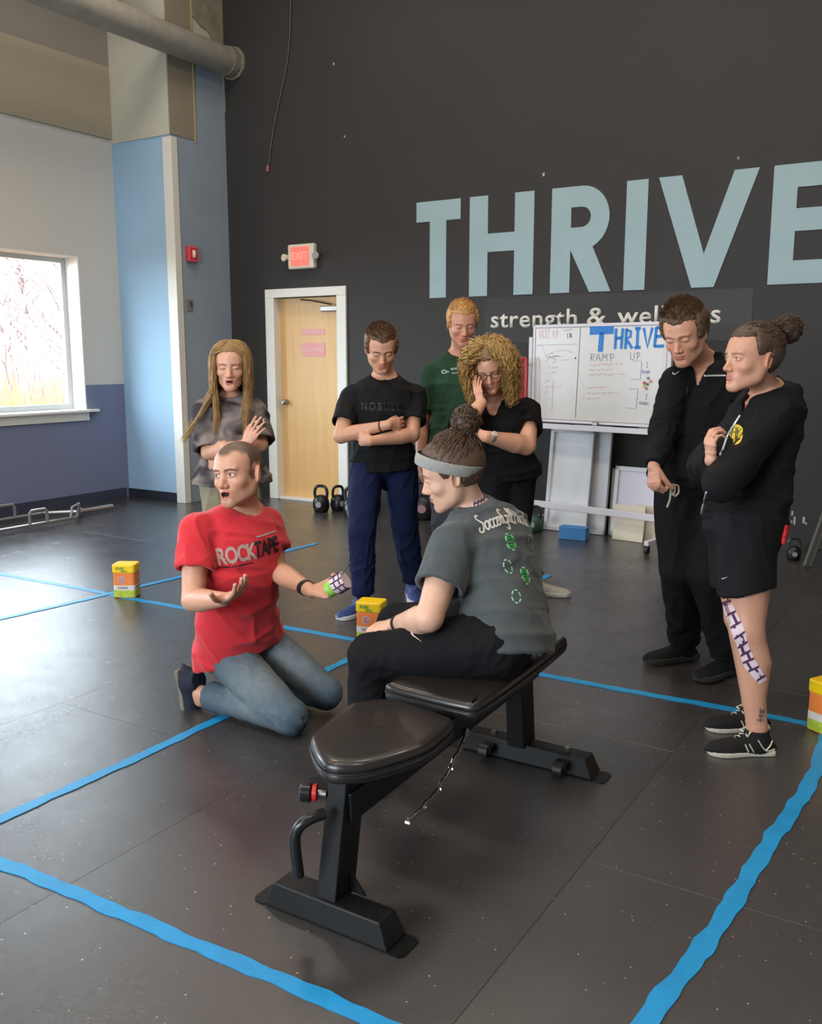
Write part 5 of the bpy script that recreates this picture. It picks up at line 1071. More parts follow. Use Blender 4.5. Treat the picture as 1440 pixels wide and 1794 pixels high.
tag(MB().box((0, 0, .055), (.235, .10, .11)).build('yoga_block', mat('blue_foam', s2l(76, 132, 190), .8), None, bevel=.006), 'blue foam yoga block on the floor in front of the white boards', 'block').matrix_world = Matrix.Translation((-2.845, 7.17, 0))@Matrix.Rotation(.05, 4, 'Z')
# red resistance bands hanging from the stand
r = thing('resistance_band', 'red rubber resistance band looped over the whiteboard post, hanging to the floor bar', 'band', (-3.40, 7.29, 1.55)); rb = mat('red_rubber', s2l(196, 46, 50), .4)
for dx, dy, zt, zb in ((0, 0, -.06, -1.17), (.022, -.015, -.05, -1.10), (-.02, -.01, -.08, -1.13)):
    q = MB(); q.tube([(dx+p[0], dy-.02, p[1]) for p in smooth_poly([(-.020, zb+.12), (-.026, zb*.5), (-.024, zt-.05), (0, zt), (.024, zt-.05), (.026, zb*.5), (.018, zb+.12), (0, zb)], 6)], .0085, 8, closed=True); q.build('loop', rb, r, True)
q = MB(); q.tube([(0, .0, -.10), (0, .06, -.10)], .010, 8); q.build('hook', steel, r, True)
# kettlebells
KB = mat('kettlebell_iron', s2l(34, 34, 36), .35, metal=.3, noise=.1, nscale=60)
def kettlebell(x, y, s_, rz, label, z=0.0, mt_=None, dot=None, grp='kettlebells by the door'):
    r = thing('kettlebell', label, 'kettlebell', (x, y, z), rz, grp); R_ = .085*s_; q = MB(); q.lathe([(.055*s_, .001), (.070*s_, .006*s_), (R_*.97, .05*s_), (R_, .085*s_), (R_*.93, .125*s_), (R_*.66, .160*s_), (R_*.30, .175*s_), (.004, .178*s_)], (0, 0, 0), 22); q.build('bell', mt_ or KB, r, True, auto=60)
    q = MB(); q.tube([(p[0]*s_, 0, p[1]*s_) for p in smooth_poly([(-.055, .130), (-.066, .19), (-.058, .235), (-.032, .262), (.032, .262), (.058, .235), (.066, .19), (.055, .130)], 5)], .0155*s_, 10); q.build('handle', mat('worn_handle', s2l(60, 60, 62), .25, metal=.7), r, True)
    q = MB(); q.tube([(0, -R_*.97, .085*s_), (0, -R_*1.015, .085*s_)], .030*s_, 14); q.build('badge', dot or mat('badge_grey', s2l(150, 148, 150), .4), r)
    return r
for a in ((-5.50, 7.16, .98, .3, 'black kettlebell in front of the door, leftmost of the group'), (-5.41, 7.32, .92, 1.2, 'black kettlebell turned sideways, just right of the leftmost one'), (-5.13, 7.16, 1.02, .2, 'black kettlebell with worn grey belly beside the navy trouser leg'), (-5.02, 7.36, 1.0, .9, 'black kettlebell behind the one beside the navy trouser leg')): kettlebell(*a)
kettlebell(-4.985, 7.00, .85, .4, 'small grey kettlebell with orange badge half hidden by the navy trousers', mt_=mat('grey_bell', s2l(120, 118, 120), .4, metal=.3), dot=mat('badge_orange', s2l(236, 110, 60), .5))
kettlebell(-4.42, 7.34, 1.35, .35, 'large black kettlebell between the navy and the grey trousers', dot=mat('badge_pink', s2l(150, 110, 116), .5)); kettlebell(-4.22, 7.45, 1.2, .5, 'black kettlebell behind the large one, close to the wall')
kettlebell(-3.265, 7.30, .85, .1, 'dark green kettlebell on the floor just left of the leaning boards', mt_=mat('green_bell', s2l(40, 74, 56), .5))
# trap bar on the floor by the window
def trapbar():
    r = thing('trap_bar', 'chrome hexagonal trap bar lying on the floor below the window', 'barbell', (-7.30, 5.10, 0)); ch = mat('worn_chrome', s2l(176, 170, 170), .35, metal=.8); t = .0145; zc_ = .045
    hexp = [(-.25, .40), (-.02, .62), (.22, .40), (.22, -.40), (-.02, -.62), (-.25, -.40)]
    q = MB(); q.tube([(x, y, zc_) for x, y in hexp], t, 8, closed=True); q.build('hex_frame', ch, r, True)
    for s_ in (1, -1):
        q = MB(); q.tube([(-.02, s_*.60, zc_), (-.02, s_*1.02, zc_)], .024, 12); q.tube([(-.02, s_*.62, zc_), (-.02, s_*.64, zc_)], .042, 14); q.build('sleeve', ch, r, True, auto=40)
    for x in (-.25, .22):
        q = MB(); q.tube([(x, .09, zc_), (x, .09, zc_+.10), (x, .07, zc_+.125), (x, -.07, zc_+.125), (x, -.09, zc_+.10), (x, -.09, zc_)], t, 8); q.build('handle', ch, r, True)
    q = MB(); q.tube([(.22, .34, zc_), (.22, .36, zc_+.10), (.14, .50, zc_+.11), (.06, .56, zc_+.0)], t*.9, 8); q.build('stand', ch, r, True)
trapbar()
# squat-stand foot at the far right
r = thing('equipment_rack', 'dark steel rack with a slanted leg cut by the right edge', 'rack', (-.86, 7.15, 0)); rm = mat('rack_grey', s2l(96, 94, 88), .45, metal=.4); rb_ = mat('rack_black', s2l(20, 20, 20), .5)
q = MB(); q.tube([(-.15, -.10, .01), (-.06, .05, .42)], .020, 4); q.tube([(-.115, -.10, .01), (-.03, .05, .42)], .012, 4); q.build('slanted_leg', rm, r)
q = MB(); q.tube([(-.06, .05, .38), (.14, .05, .36)], .022, 6); q.tube([(-.10, .0, .12), (.05, .12, .18), (.09, .12, .36)], .016, 6); q.build('brace', rm, r); q = MB(); q.box((.08, .10, .62), (.14, .10, .52)); q.box((.09, .10, .03), (.20, .28, .05)); q.box((.10, .10, .22), (.05, .05, .36)); q.build('upright', rb_, r, bevel=.006)
q = MB(); q.tube([(-.01, .02, .78), (.05, .02, .78)], .045, 14); q.build('pad_end', mat('pad_grey', s2l(110, 110, 108), .5), r, True)
kettlebell(-1.13, 7.28, .62, .3, 'small black kettlebell on the floor beside the dark rack', grp='kettlebells at the right')
# roll of patterned tape and paper in the coach's left hand
r = thing('tape_roll', 'roll of white and purple patterned tape with lime green backing, in the kneeling man\'s hand', 'tape', tuple(at(588, 1026, 3.50)))
Xv, Yv, Zv = VV(.8, -.2, .55), VV(.2, -1, .2), None; Xv = unit(Xv); Zv = unit(np.cross(Xv, Yv)); Yv = np.cross(Zv, Xv)
cy = lambda c_, ax, rr_, L_, n=24: MB().tube([np.array(c_)-ax*L_/2, np.array(c_)+ax*L_/2], rr_, n)
o = cy(Xv*.022, Xv, .036, .052).build('roll', mat('tape_lilac', (0, 0, 0)), r, True, auto=40)
q = MB()
for k_ in range(9):
    a = k_*.7; d_ = Zv*math.cos(a)+Yv*math.sin(a); d2 = Zv*math.cos(a+.7)+Yv*math.sin(a+.7); q.tube([Xv*(-.002)+d_*.0365, Xv*.048+d_*.0365], .0028, 5)
    for x_ in (.012, .034): q.tube([Xv*(x_+.006*(k_ % 2))+d_*.0368, Xv*(x_+.006*(k_ % 2))+unit(d_+d2)*.0372, Xv*(x_+.006*(k_ % 2))+d2*.0368], .0024, 5)
q.build('roll_pattern', mat('tape_purple', (0, 0, 0)), o, True)
cy(-Xv*.020, Xv, .031, .034).build('green_backing', mat('lime_backing', s2l(146, 196, 84), .6, noise=.25, nscale=70), r, True, auto=40); q = MB(); q.tube([Xv*.04-Zv*.02, Xv*.075-Zv*.035, Xv*.105-Zv*.045], .0022, 6); q.build('pen', mat('pen_grey', s2l(60, 60, 64), .4), r, True)
# ---- 1 the kneeling coach in red
def coach():
    J = joints(hd=(418, 829, 3.66), nk=(428, 895, 3.76), chs=(420, 975, 3.74), wst=(415, 1060, 3.82), shR=(345, 930, 3.64), shL=(467, 918, 3.86), elR=(338, 1052, 3.56), wrR=(392, 1050, 3.36),
               elL=(484, 1000, 3.80), wrL=(545, 1035, 3.58), pel=(418, 1125, 3.95), hpR=(388, 1140, 3.90), hpL=(448, 1118, 4.02), knR=(508, 1256, 3.70), knL=(570, 1213, 3.95),
               anR=(352, 1215, 3.97), anL=(425, 1190, 4.22))
    P = dict(sit=.07, tmin=-.05, fP=VV(.6, -.75, 0), fC=VV(.48, -.87, .05), fH=VV(-.44, -.90, .03), uH=VV(-.08, .1, 1), hs=1.10, skin=s2l(204, 150, 122), mouth=.6, eye=.95, scalp=s2l(74, 58, 48), scalpk=.9, hl=.068, recede=.012, stubble=.35,
             brow=s2l(70, 50, 40), gaze=VV(-.75, -.7, 0), h=.0030, adapt=.0015, calf=None, jaw=1.02, arm=1.12, neck=.058)
    P['handR'] = dict(f=VV(.55, -.55, .35), n=VV(-.25, -.1, .95), curl=(.22, .25, .3, .35), thumb=1.1, spread=.10, sc=1.03)
    P['handL'] = dict(f=VV(.95, -.35, -.02), n=VV(-.05, -.25, .9), curl=(.95, .95, .9, .85), thumb=.5, sc=1.03)
    r = person('man in red t-shirt kneeling by the black bench, palms up, mouth open', (J['pel'][0], J['pel'][1], 0)); Fh = body(r, J, P)
    red = mat('red_jersey', s2l(206, 46, 54), .75, noise=.05, nscale=12, bump=.15, bscale=900, sheen=.2)
    S = SDF(); R_ = [(-.16, .196, .158), (.02, .188, .148), (.20, .168, .128), (.40, .154, .112), (.62, .165, .116), (.80, .170, .112), (.92, .145, .088), (1.02, .065, .062)]
    tee(S, J, P, hem=-.10, ease=.010, sleeve=.56, rings=R_, neck=.066, sl=.073, hemcut=unit(ZUP*.9+VV(-.3, 0, 0)*.3), nhz=.0)
    tw = wrmask(J['wst'], .20); tc = wrmask(J['elR']*.4+J['shR']*.6, .16)
    sh = cloth('t_shirt', S, .0055, red, r, [(.014, VV(.9, .1, -.45), .075, 3.5, 3.1, tw), (.008, VV(.5, 0, -.8), .06, 3, 8.3), (.007, VV(.9, 0, .5), .05, 3, 1.3, tc)])
    cb = [Fh.o*0+p for p in []]
    S = SDF(); pants(S, J, P, waist=.08, rad=(.098, .090, .070, .060, .062), length=.90)
    jeans = mat('blue_jeans', s2l(92, 104, 112), .85, noise=.22, nscale=7, bump=.3, bscale=1400)
    mk = wrmask(J['knR']*.5+J['hpR']*.5, .16)
    def jc(p):
        C = np.tile(np.array(s2l(74, 88, 100), f32), (len(p), 1)); th = np.zeros(len(p), f32)
        for s_ in 'LR':
            a = J['hp'+s_]; b = J['kn'+s_]; q = (p-(a*.45+b*.55).astype(f32)); th += np.exp(-((q**2).sum(1))/(.15**2))
        w_ = np.clip(th, 0, 1)[:, None]*.75*(.8+.4*vnoise(p*np.array((40, 40, 40), f32)))[:, None]; C = C*(1-w_)+np.array(s2l(132, 140, 140), f32)*w_
        return C
    jm = mat('blue_jeans', (1, 1, 1), .85)
    MATS.pop('denim', None)
    cloth('jeans', S, .006, mat('denim', (1, 1, 1), .85, vcol=True, noise=.08, nscale=40, bump=.25, bscale=1400), r, [(.008, VV(.3, 0, .9), .03, 4, 5.2, wrmask(J['hpR']*.6+J['hpL']*.4, .16)), (.007, VV(.7, 0, -.4), .030, 4, 6.2, wrmask(J['knR'], .12)), (.004, VV(.6, 0, -.6), .04, 4, 2.2)], jc)
    # print on the chest
    fC = P['fC']; X = unit(np.cross(ZUP, fC)); X = X if np.dot(X, RT) > 0 else -X; Y = unit(np.cross(fC, X)); Y = Y if Y[2] > 0 else -Y
    X = unit(X+Y*.10); Y = unit(Y-X*np.dot(X, Y))
    oc = hit(sh, 440, 966)
    decal('chest_print', text_mesh('ROCK', .062, .0022, spacing=.92), oc-X*.058-Y*.004, X, Y, sh, mat('print_grey', s2l(178, 150, 140), .8, noise=.3, nscale=300), r, sx=.92, sy=1.45)
    decal('chest_print', text_mesh('TAPE', .062, .0022, spacing=.90), oc+X*.070-Y*.002, X, Y, sh, mat('print_black', s2l(40, 22, 28), .7), r, sx=.88, sy=1.45)
    decal('chest_print', stroke_mesh([[(-.12, 0), (-.09, 0)], [(-.085, 0), (.0, 0.0)]], .005), oc-Y*.046-X*.0, X, Y, sh, mat('print_black', (0, 0, 0)), r)
    decal('chest_print', stroke_mesh([[(.02, 0), (.12, 0)]], .007), oc+Y*.052+X*.01, X, Y, sh, mat('print_grey', (0, 0, 0)), r)
    # collar rib
    # shoes: toes tucked, soles facing back and up
    navy = mat('navy_shoe', s2l(38, 42, 56), .8, noise=.1); solg = mat('sole_tan', s2l(120, 112, 98), .8)
    for s_ in 'RL':
        an = J['an'+s_]; kn = J['kn'+s_]; sdir = unit(an-kn)
        toe = unit(np.array((0, 0, -1.0))+sdir*.25); so, c = shoe(r, an+np.array((0, 0, .05))+sdir*.02, toe, 'shoe', navy, solg, L=.24, w=.046, pitchv=unit(-sdir*1.0+np.array((0, 0, .25))), solh=.022)
    ring_band('wristband', J['wrL']*.86+J['elL']*.14, J['wrL']-J['elL'], .0325, .022, .004, mat('black_rubber', (.012, .012, .013), .5), r, .85)
    reparent(r); return J, P, r

# ---- 2 the woman seated on the bench, back to the camera
def seated():
    J = joints(hd=(793, 828, 3.20), nk=(832, 896, 3.27), chs=(856, 955, 3.24), wst=(882, 1045, 3.18), pel=(886, 1126, 3.15), shL=(792, 957, 3.10), shR=(893, 935, 3.38), elL=(752, 1083, 2.98), wrL=(697, 1092, 3.20),
               elR=(872, 1082, 3.36), wrR=(806, 1128, 3.26), hpL=(868, 1131, 3.04), hpR=(880, 1112, 3.24), knL=(652, 1150, 3.12), knR=(698, 1093, 3.44), anL=(642, 1290, 3.20), anR=(676, 1262, 3.46))
    P = dict(fem=1, sit=.15, tmin=-.05, fP=VV(-1, .15, 0), fC=VV(-.62, .78, 0), fH=VV(-.95, .12, -.30), uH=VV(-.28, -.05, 1), hs=1.06, skin=s2l(214, 168, 142), eye=.3, gaze=VV(-.9, .1, -.6), brow=s2l(92, 64, 48), browk=.6, lip=s2l(190, 120, 112),
             h=.0030, adapt=.0015, jaw=.95, arm=1.12, leg=1.12, neck=.050, build=1.05)
    P['handL'] = dict(f=VV(-.92, .15, -.25), n=VV(-.1, .2, -1), curl=(.5, .55, .6, .6), thumb=.5, sc=.95)
    P['handR'] = dict(f=VV(-.95, -.1, -.25), n=VV(0, 0, -1), curl=(.4, .4, .4, .4), thumb=.5, sc=.95)
    r = person('woman with grey headband and hair bun sitting on the bench with her back turned', (J['pel'][0], J['pel'][1], 0)); Fh = body(r, J, P)
    grey = mat('grey_jersey', s2l(74, 79, 80), .85, noise=.10, nscale=25, bump=.15, bscale=900, sheen=.15)
    S = SDF(); R_ = [(-.16, .205, .150), (.04, .205, .148), (.20, .190, .132), (.40, .165, .122), (.62, .166, .122), (.80, .172, .112), (.92, .140, .086), (1.02, .066, .062)]
    tee(S, J, P, hem=-.06, ease=.006, sleeve=.58, rings=R_, neck=.062, sl=.074, hemcut=unit(ZUP+VV(-.0, 0, 0)*.01))
    sh = cloth('t_shirt', S, .0055, grey, r, [(.012, VV(.85, .1, .45), .07, 3.5, 3.1, wrmask(J['wst'], .20)), (.008, VV(.8, 0, -.5), .06, 3, 9.3, wrmask(J['pel'], .22)), (.007, VV(-.3, 0, 1), .05, 3, 1.3, wrmask(J['shL']*.4+J['elL']*.6, .12)), (.006, VV(.5, 0, 1), .08, 3, 4.4)])
    S = SDF(); pants(S, J, P, waist=.14, rad=(.112, .098, .074, .070, .062), length=.96)
    blk = mat('black_joggers', s2l(14, 14, 16), .8, noise=.08, bump=.15, bscale=900)
    pt = cloth('joggers', S, .0065, blk, r, [(.004, VV(.9, 0, .2), .05, 4, 2.2), (.006, VV(.6, 0, .6), .03, 4, 7.7, wrmask(J['knL'], .15)), (.008, VV(.5, 0, .8), .03, 4, 3.7, wrmask(J['hpL'], .15))])
    # back print
    N = -P['fC']; X = unit(np.cross(ZUP, N)); X = X if np.dot(X, RT) > 0 else -X; Y = unit(ZUP-P['fH']*0); Y = unit(unit(J['nk']-J['wst'])*.9+Y*.1)
    wht = mat('print_cream', s2l(206, 200, 188), .8); grn = mat('print_green', s2l(58, 150, 74), .8); grl = mat('print_mint', s2l(150, 205, 165), .8)
    o = hit(sh, 893, 915); word = cursive('SoccerGrlProbs'); xs = [p[0] for s_ in word for p in s_]; w_ = max(xs)-min(xs); kx = .235/w_
    arc = lambda x, y: (x, y+.012-1.2*x*x)
    decal('back_print', stroke_mesh([[((p[0]-min(xs))*kx-.112, p[1]*.062-.016) for p in s_] for s_ in word], .0065), o-X*.02, X, unit(Y+X*.0), sh, wht, r, warp=arc, far=.7)
    def ball(u_, v_, w2, h2, full, ang):
        ca, sa = math.cos(ang), math.sin(ang); rot = lambda p: (p[0]*ca-p[1]*sa, p[0]*sa+p[1]*ca); A = []; oo = hit(sh, u_, v_)
        if oo is None: return
        for i in range(6):
            a0 = i*math.pi/3+.2; A.append([rot((w2*math.cos(a0+t), h2*math.sin(a0+t))) for t in np.linspace(0, .7, 6)])
        decal('back_print', stroke_mesh(A, .005), oo, X, Y, sh, grl, r, far=.6)
        if full:
            B = [[rot((w2*.75*math.cos(t), h2*.75*math.sin(t))) for t in np.linspace(0, 6.28, 14)], [rot((-w2*.5, 0)), rot((w2*.5, 0))], [rot((-w2*.45, h2*.38)), rot((w2*.45, h2*.38))], [rot((-w2*.45, -h2*.38)), rot((w2*.45, -h2*.38))]]
            decal('back_print', stroke_mesh(B, .0055), oo, X, Y, sh, grn, r, far=.6, off=.002)
    ball(894, 949, .019, .030, 1, 0); ball(926, 916, .019, .030, 1, .3); ball(928, 951, .015, .024, 0, .1)
    ball(889, 993, .015, .024, 0, .1); ball(919, 1009, .019, .031, 1, -.3); ball(904, 1045, .015, .024, 0, -.5)
    # hair: cap, headband, bun
    hc = s2l(84, 62, 46)
    hg = dict(hl=.066, recede=.0, burn=-.005)
    cap = hair_cap('hair', Fh, hg, .008, hc, r, .0035, .004, (0, .6, .8), 60)
    cv = []
    bunc = np.array((0, -.088, .128)); rs = np.random.RandomState(17)
    for i in range(1250):
        th = RS.uniform(0, 6.28); ph = RS.uniform(.1, 1.5); a = np.array((math.sin(ph)*math.sin(th)*.086, -.015+math.sin(ph)*math.cos(th)*.102, .030+math.cos(ph)*.096))
        if a[1] > .05 and a[2] < .080: continue
        ce = np.array((0, -.015, .03)); b = bunc+RS.normal(0, .014, 3); m1 = a*.55+b*.45; m1 = ce+unit((m1-ce)/np.array((.078, .096, .09)))*np.array((.0905, .1105, .1020)); w1 = RS.normal(0, .004, (3, 3))
        cv.append([Fh.w(*p) for p in smooth_poly([a, a*.6+m1*.4+w1[0]+unit(m1-ce)*.004, m1+w1[1], b], 5)])
    bun('hair_bun', Fh, (0, -.092, .150), .044, hc, r, rs, 600, .0016)
    strands('swept_hair', None, cv, .0014, np.array(hc)*1.2, r, jitter=.45)
    S = SDF(); S.ell(Fh.w(0, -.008, .046), np.array((.0975, .121, .1025))*Fh.s, 0, Fh.M)
    tl = unit(Fh.z*.97-Fh.y*-.30); co = Fh.w(0, -.01, .026); tn = unit(Fh.z-Fh.y*.55)
    S.clip(co+tn*.021, tn); S.clip(co-tn*.021, -tn); S.ell(Fh.w(0, -.008, .046), np.array((.0925, .116, .0975))*Fh.s, 0, Fh.M, 's')
    cloth('headband', S, .003, mat('heather_grey', s2l(150, 148, 142), .9, noise=.15, nscale=120, bump=.2, bscale=900), r)
    ring_band('wristband', J['wrL']*.93+J['elL']*.07, J['wrL']-J['elL'], .0315, .014, .004, mat('black_rubber', (.012, .012, .013), .5), r, .85)
    dk = mat('black_trainer', s2l(26, 26, 28), .8); ws = mat('sole_dark', s2l(60, 58, 56), .8)
    for s_ in 'RL': shoe(r, J['an'+s_]*np.array((1, 1, 0))+ZUP*P_ANK, VV(-1, 0, 0), 'shoe', dk, ws)
    # patterned tape on the back of the neck, swoosh on the thigh
    tp = mat('tape_print', s2l(226, 196, 196), .7); pu = mat('tape_purple', s2l(72, 34, 70), .7)
    bo = [c for c in r.children if c.name.startswith('body')][0]; nc = Fh.w(-.01, -.06, -.075)*.4+(J['nk']-P['fC']*.03+ZUP*.03)*.6
    n2 = unit(VV(.45, -.85, 0)); X2 = unit(np.cross(ZUP, n2)); X2 = X2 if np.dot(X2, RT) > 0 else -X2
    decal('neck_tape', stroke_mesh([[(-.045, -.022), (.0, .0), (.04, .008)]], .024), nc, X2, ZUP, bo, tp, r, far=.4, off=.0015, step=.008)
    decal('neck_tape', stroke_mesh([[(-.04+.016*i, -.026+.006*i), (-.034+.016*i, -.004+.004*i)] for i in range(5)]+[[(-.04, -.014), (.035, .006)]], .004), nc, X2, ZUP, bo, pu, r, far=.4, off=.003, step=.008)
    sw = hit(pt, 728, 1114); n3 = unit(CAM-sw); X3 = unit(RT*.45-UP*.9); 
    decal('swoosh', swoosh(.026), sw, X3, np.cross(n3, X3), pt, mat('print_cream', (1, 1, 1)), r, far=.4)
    reparent(r); return J, P, r
# ---- 3 the man in black t-shirt and navy joggers, arms crossed
def short_hair(Fh, g, root, col, thick=.012, tuft=.02, n=1400, cur=.3, h=.0033, name='hair', seed=1, sweep=(0, .6, .8)):
    hair_cap(name, Fh, g, thick, col, root, h, .004, sweep, 80)
    rs = np.random.RandomState(seed); cv = []; tries = 0
    while len(cv) < n and tries < n*6:
        tries += 1; d = unit(rs.normal(0, 1, 3)); d[2] = abs(d[2]) if rs.rand() < .6 else d[2]; a = np.array((0, -.013, .030))+d*np.array((.076, .093, .086))
        if hairline(a[None], g)[0] < .004 or (a[2] < .0 and a[1] > -.03): continue
        sw = np.array(sweep)*(1 if a[2] > .07 else .2)+np.array((0, -.15, -.6))*(0 if a[2] > .07 else 1); a = a+d*thick*.8
        L = tuft*rs.uniform(.5, 1.1)*(1 if a[2] > .075 else .6); jit = rs.normal(0, .35, 3)
        p1 = a+(d*.25+sw*.8+jit*.2)*L*.5+d*.002; p2 = a+(d*.08+sw*1.05+jit*.28)*L
        cv.append([Fh.w(*p) for p in smooth_poly([a-d*.004, p1, p2], 3)])
    strands('hair_tufts', None, cv, .0013, np.array(col)*1.05, root)
def blackman():
    d = 5.42
    J = joints(hd=(668, 610, 5.33), nk=(674, 663, 5.50), chs=(672, 715, 5.46), wst=(670, 775, 5.50), pel=(672, .90, 5.52), shR=(616, 697, 5.48), shL=(727, 694, 5.52), elR=(597, 764, 5.36), wrR=(680, 744, 5.26),
               elL=(722, 762, 5.40), wrL=(648, 773, 5.22), hpR=(643, .86, 5.5), hpL=(702, .86, 5.54), knR=(634, .50, 5.44), knL=(708, .50, 5.66), anR=(636, .085, 5.48), anL=(724, .085, 5.86))
    P = dict(fP=VV(.05, -1, 0), fC=VV(.02, -1, 0), fH=VV(.10, -.86, -.42), uH=VV(.03, -.3, 1), hs=1.08, skin=s2l(206, 152, 122), eye=.12, brow=s2l(84, 56, 40), h=.0036, adapt=.002, arm=1.12, neck=.060)
    P['handR'] = dict(f=VV(.75, .65, 0), n=VV(0, .9, 0), curl=(.6,)*4, thumb=.2)
    P['handL'] = dict(f=VV(-.65, .75, .1), n=VV(.2, .9, 0), curl=(.6,)*4, thumb=.2)
    r = person('man with short brown hair in black t-shirt and navy joggers, arms crossed, looking down', (J['pel'][0], J['pel'][1], 0)); Fh = body(r, J, P)
    short_hair(Fh, dict(hl=.070, recede=.006), r, s2l(104, 76, 52), .015, .030, 2400, seed=3, sweep=(.3, .5, .7))
    bt = mat('black_jersey', s2l(19, 18, 19), .8, noise=.08, nscale=20, bump=.1, bscale=900)
    S = SDF(); R_ = [(-.20, .196, .146), (.06, .190, .140), (.25, .172, .122), (.45, .168, .118), (.65, .178, .124), (.82, .180, .116), (.93, .140, .086), (1.02, .066, .062)]
    tee(S, J, P, hem=-.12, ease=.004, sleeve=.68, rings=R_, neck=.068, sl=.072)
    sh = cloth('t_shirt', S, .006, bt, r, [(.016, VV(.6, 0, .8), .09, 3, 3.1, wrmask(J['wst']*.6+J['pel']*.4, .2)), (.006, VV(.5, 0, 1), .06, 3, 4.4)])
    decal('chest_print', text_mesh('NOBULL', .052, .0005, spacing=1.35), (667, 713), VV(1, 0, 0), ZUP, sh, mat('print_charcoal', s2l(31, 31, 33), .6), r, sx=.95, sy=1.25)
    S = SDF(); pants(S, J, P, waist=-.04, rad=(.102, .098, .082, .074, .062), length=.93)
    nv = mat('navy_joggers', s2l(19, 28, 60), .8, noise=.1, bump=.1, bscale=700)
    cloth('joggers', S, .0065, nv, r, [(.007, VV(.3, 0, 1), .05, 4, 2.2), (.013, VV(.8, 0, .4), .035, 3, 6.1, wrmask(J['anR']*.6+J['knR']*.4, .16)), (.013, VV(.8, 0, -.4), .035, 3, 8.1, wrmask(J['anL']*.6+J['knL']*.4, .16))])
    sk = mat('navy_sock', s2l(26, 34, 58), .9)
    for s_, tv in (('R', VV(-.62, -.78, 0)), ('L', VV(.1, -1, 0))):
        mb = MB(); mb.tube([J['an'+s_]-ZUP*.03, J['an'+s_]+ZUP*.10], [.042, .046], 14); mb.build('sock', sk, r, True)
        shoe(r, J['an'+s_], tv, 'shoe', mat('blue_trainer', s2l(44, 62, 120), .7, noise=.2, nscale=60), mat('sole_white', s2l(196, 196, 200), .6), lace=mat('lace_blue', s2l(120, 140, 190), .8))
    ring_band('bracelet', J['wrR']*.85+J['elR']*.15, J['wrR']-J['elR'], .0335, .008, .003, mat('dark_cord', s2l(52, 50, 46), .7), r, .85)
    reparent(r); return J, P, r
# ---- 4 the man in green
def greenman():
    J = joints(hd=(810, 566, 5.72), nk=(806, 622, 5.86), chs=(803, 675, 5.86), wst=(800, 740, 5.86), pel=(800, .96, 5.86), shR=(757, 655, 5.84), shL=(858, 655, 5.92), elR=(740, 745, 5.86), wrR=(736, 812, 5.78), elL=(872, 745, 5.98), wrL=(872, 815, 5.92),
               hpR=(776, .92, 5.86), hpL=(826, .92, 5.9), knR=(778, .50, 5.84), knL=(872, .50, 5.90), anR=(778, .085, 5.92), anL=(938, .085, 5.92))
    P = dict(fP=VV(.1, -1, 0), fC=VV(.12, -1, 0), fH=VV(.10, -.92, -.30), uH=VV(.0, -.25, 1), hs=1.10, skin=s2l(202, 142, 116), eye=.14, brow=s2l(170, 120, 80), browk=.5, stubble=.35, stubcol=(.75, .55, .42), h=.0036, adapt=.002, arm=1.05, neck=.060)
    P['handR'] = dict(f=VV(.15, -.15, -1), n=VV(.9, .3, 0), curl=(.3, .3, .35, .4), thumb=.3); P['handL'] = dict(f=VV(0, -.1, -1), n=VV(-.9, 0, 0), curl=(.4,)*4, thumb=.3)
    r = person('tall man with red-blond hair in dark green t-shirt standing behind the curly-haired woman', (J['pel'][0], J['pel'][1], 0)); Fh = body(r, J, P)
    short_hair(Fh, dict(hl=.070, recede=.004), r, s2l(196, 146, 86), .012, .020, 1900, seed=5)
    S = SDF(); R_ = [(-.20, .185, .130), (.06, .180, .128), (.25, .168, .118), (.45, .165, .115), (.65, .178, .122), (.82, .180, .114), (.93, .140, .084), (1.02, .066, .060)]
    tee(S, J, P, hem=-.10, ease=.004, sleeve=.72, rings=R_, neck=.070, sl=.066)
    sh = cloth('t_shirt', S, .0065, mat('green_jersey', s2l(38, 66, 46), .8, noise=.08, nscale=20), r, [(.016, VV(-.6, 0, .8), .09, 3, 3.9, wrmask(J['wst'], .25)), (.007, VV(.5, 0, 1), .06, 3, 4.4)])
    wp = mat('print_white', s2l(170, 186, 176), .8)
    decal('chest_print', stroke_mesh([smooth_poly([(-.02, -.008), (-.024, .008), (-.006, .012), (.008, .004), (.02, .002)], 3), [(-.018, -.004), (-.006, -.008)], [(-.004, .002), (.006, -.006)]], .007), (781, 652), VV(1, 0, 0), ZUP, sh, wp, r)
    decal('chest_print', text_mesh('WOLVES', .018, .0012, spacing=1.1), (800, 646), VV(1, 0, .12), ZUP, sh, wp, r, step=.01); decal('chest_print', text_mesh('TRACK CLUB', .012, .0005), (801, 653), VV(1, 0, .12), ZUP, sh, wp, r, step=.01)
    S = SDF(); pants(S, J, P, waist=-.03, rad=(.105, .098, .080, .074, .066), length=.96)
    cloth('trousers', S, .0075, mat('charcoal_trousers', s2l(66, 66, 74), .85), r, [(.012, VV(.4, 0, 1), .08, 2, 2.2)])
    for s_, tv in (('R', VV(-.2, -1, 0)), ('L', VV(.95, -.3, 0))): shoe(r, J['an'+s_], tv, 'shoe', mat('grey_trainer', s2l(176, 172, 160), .8), mat('sole_offwhite', s2l(198, 196, 186), .7), L=.29)
    reparent(r); return J, P, r
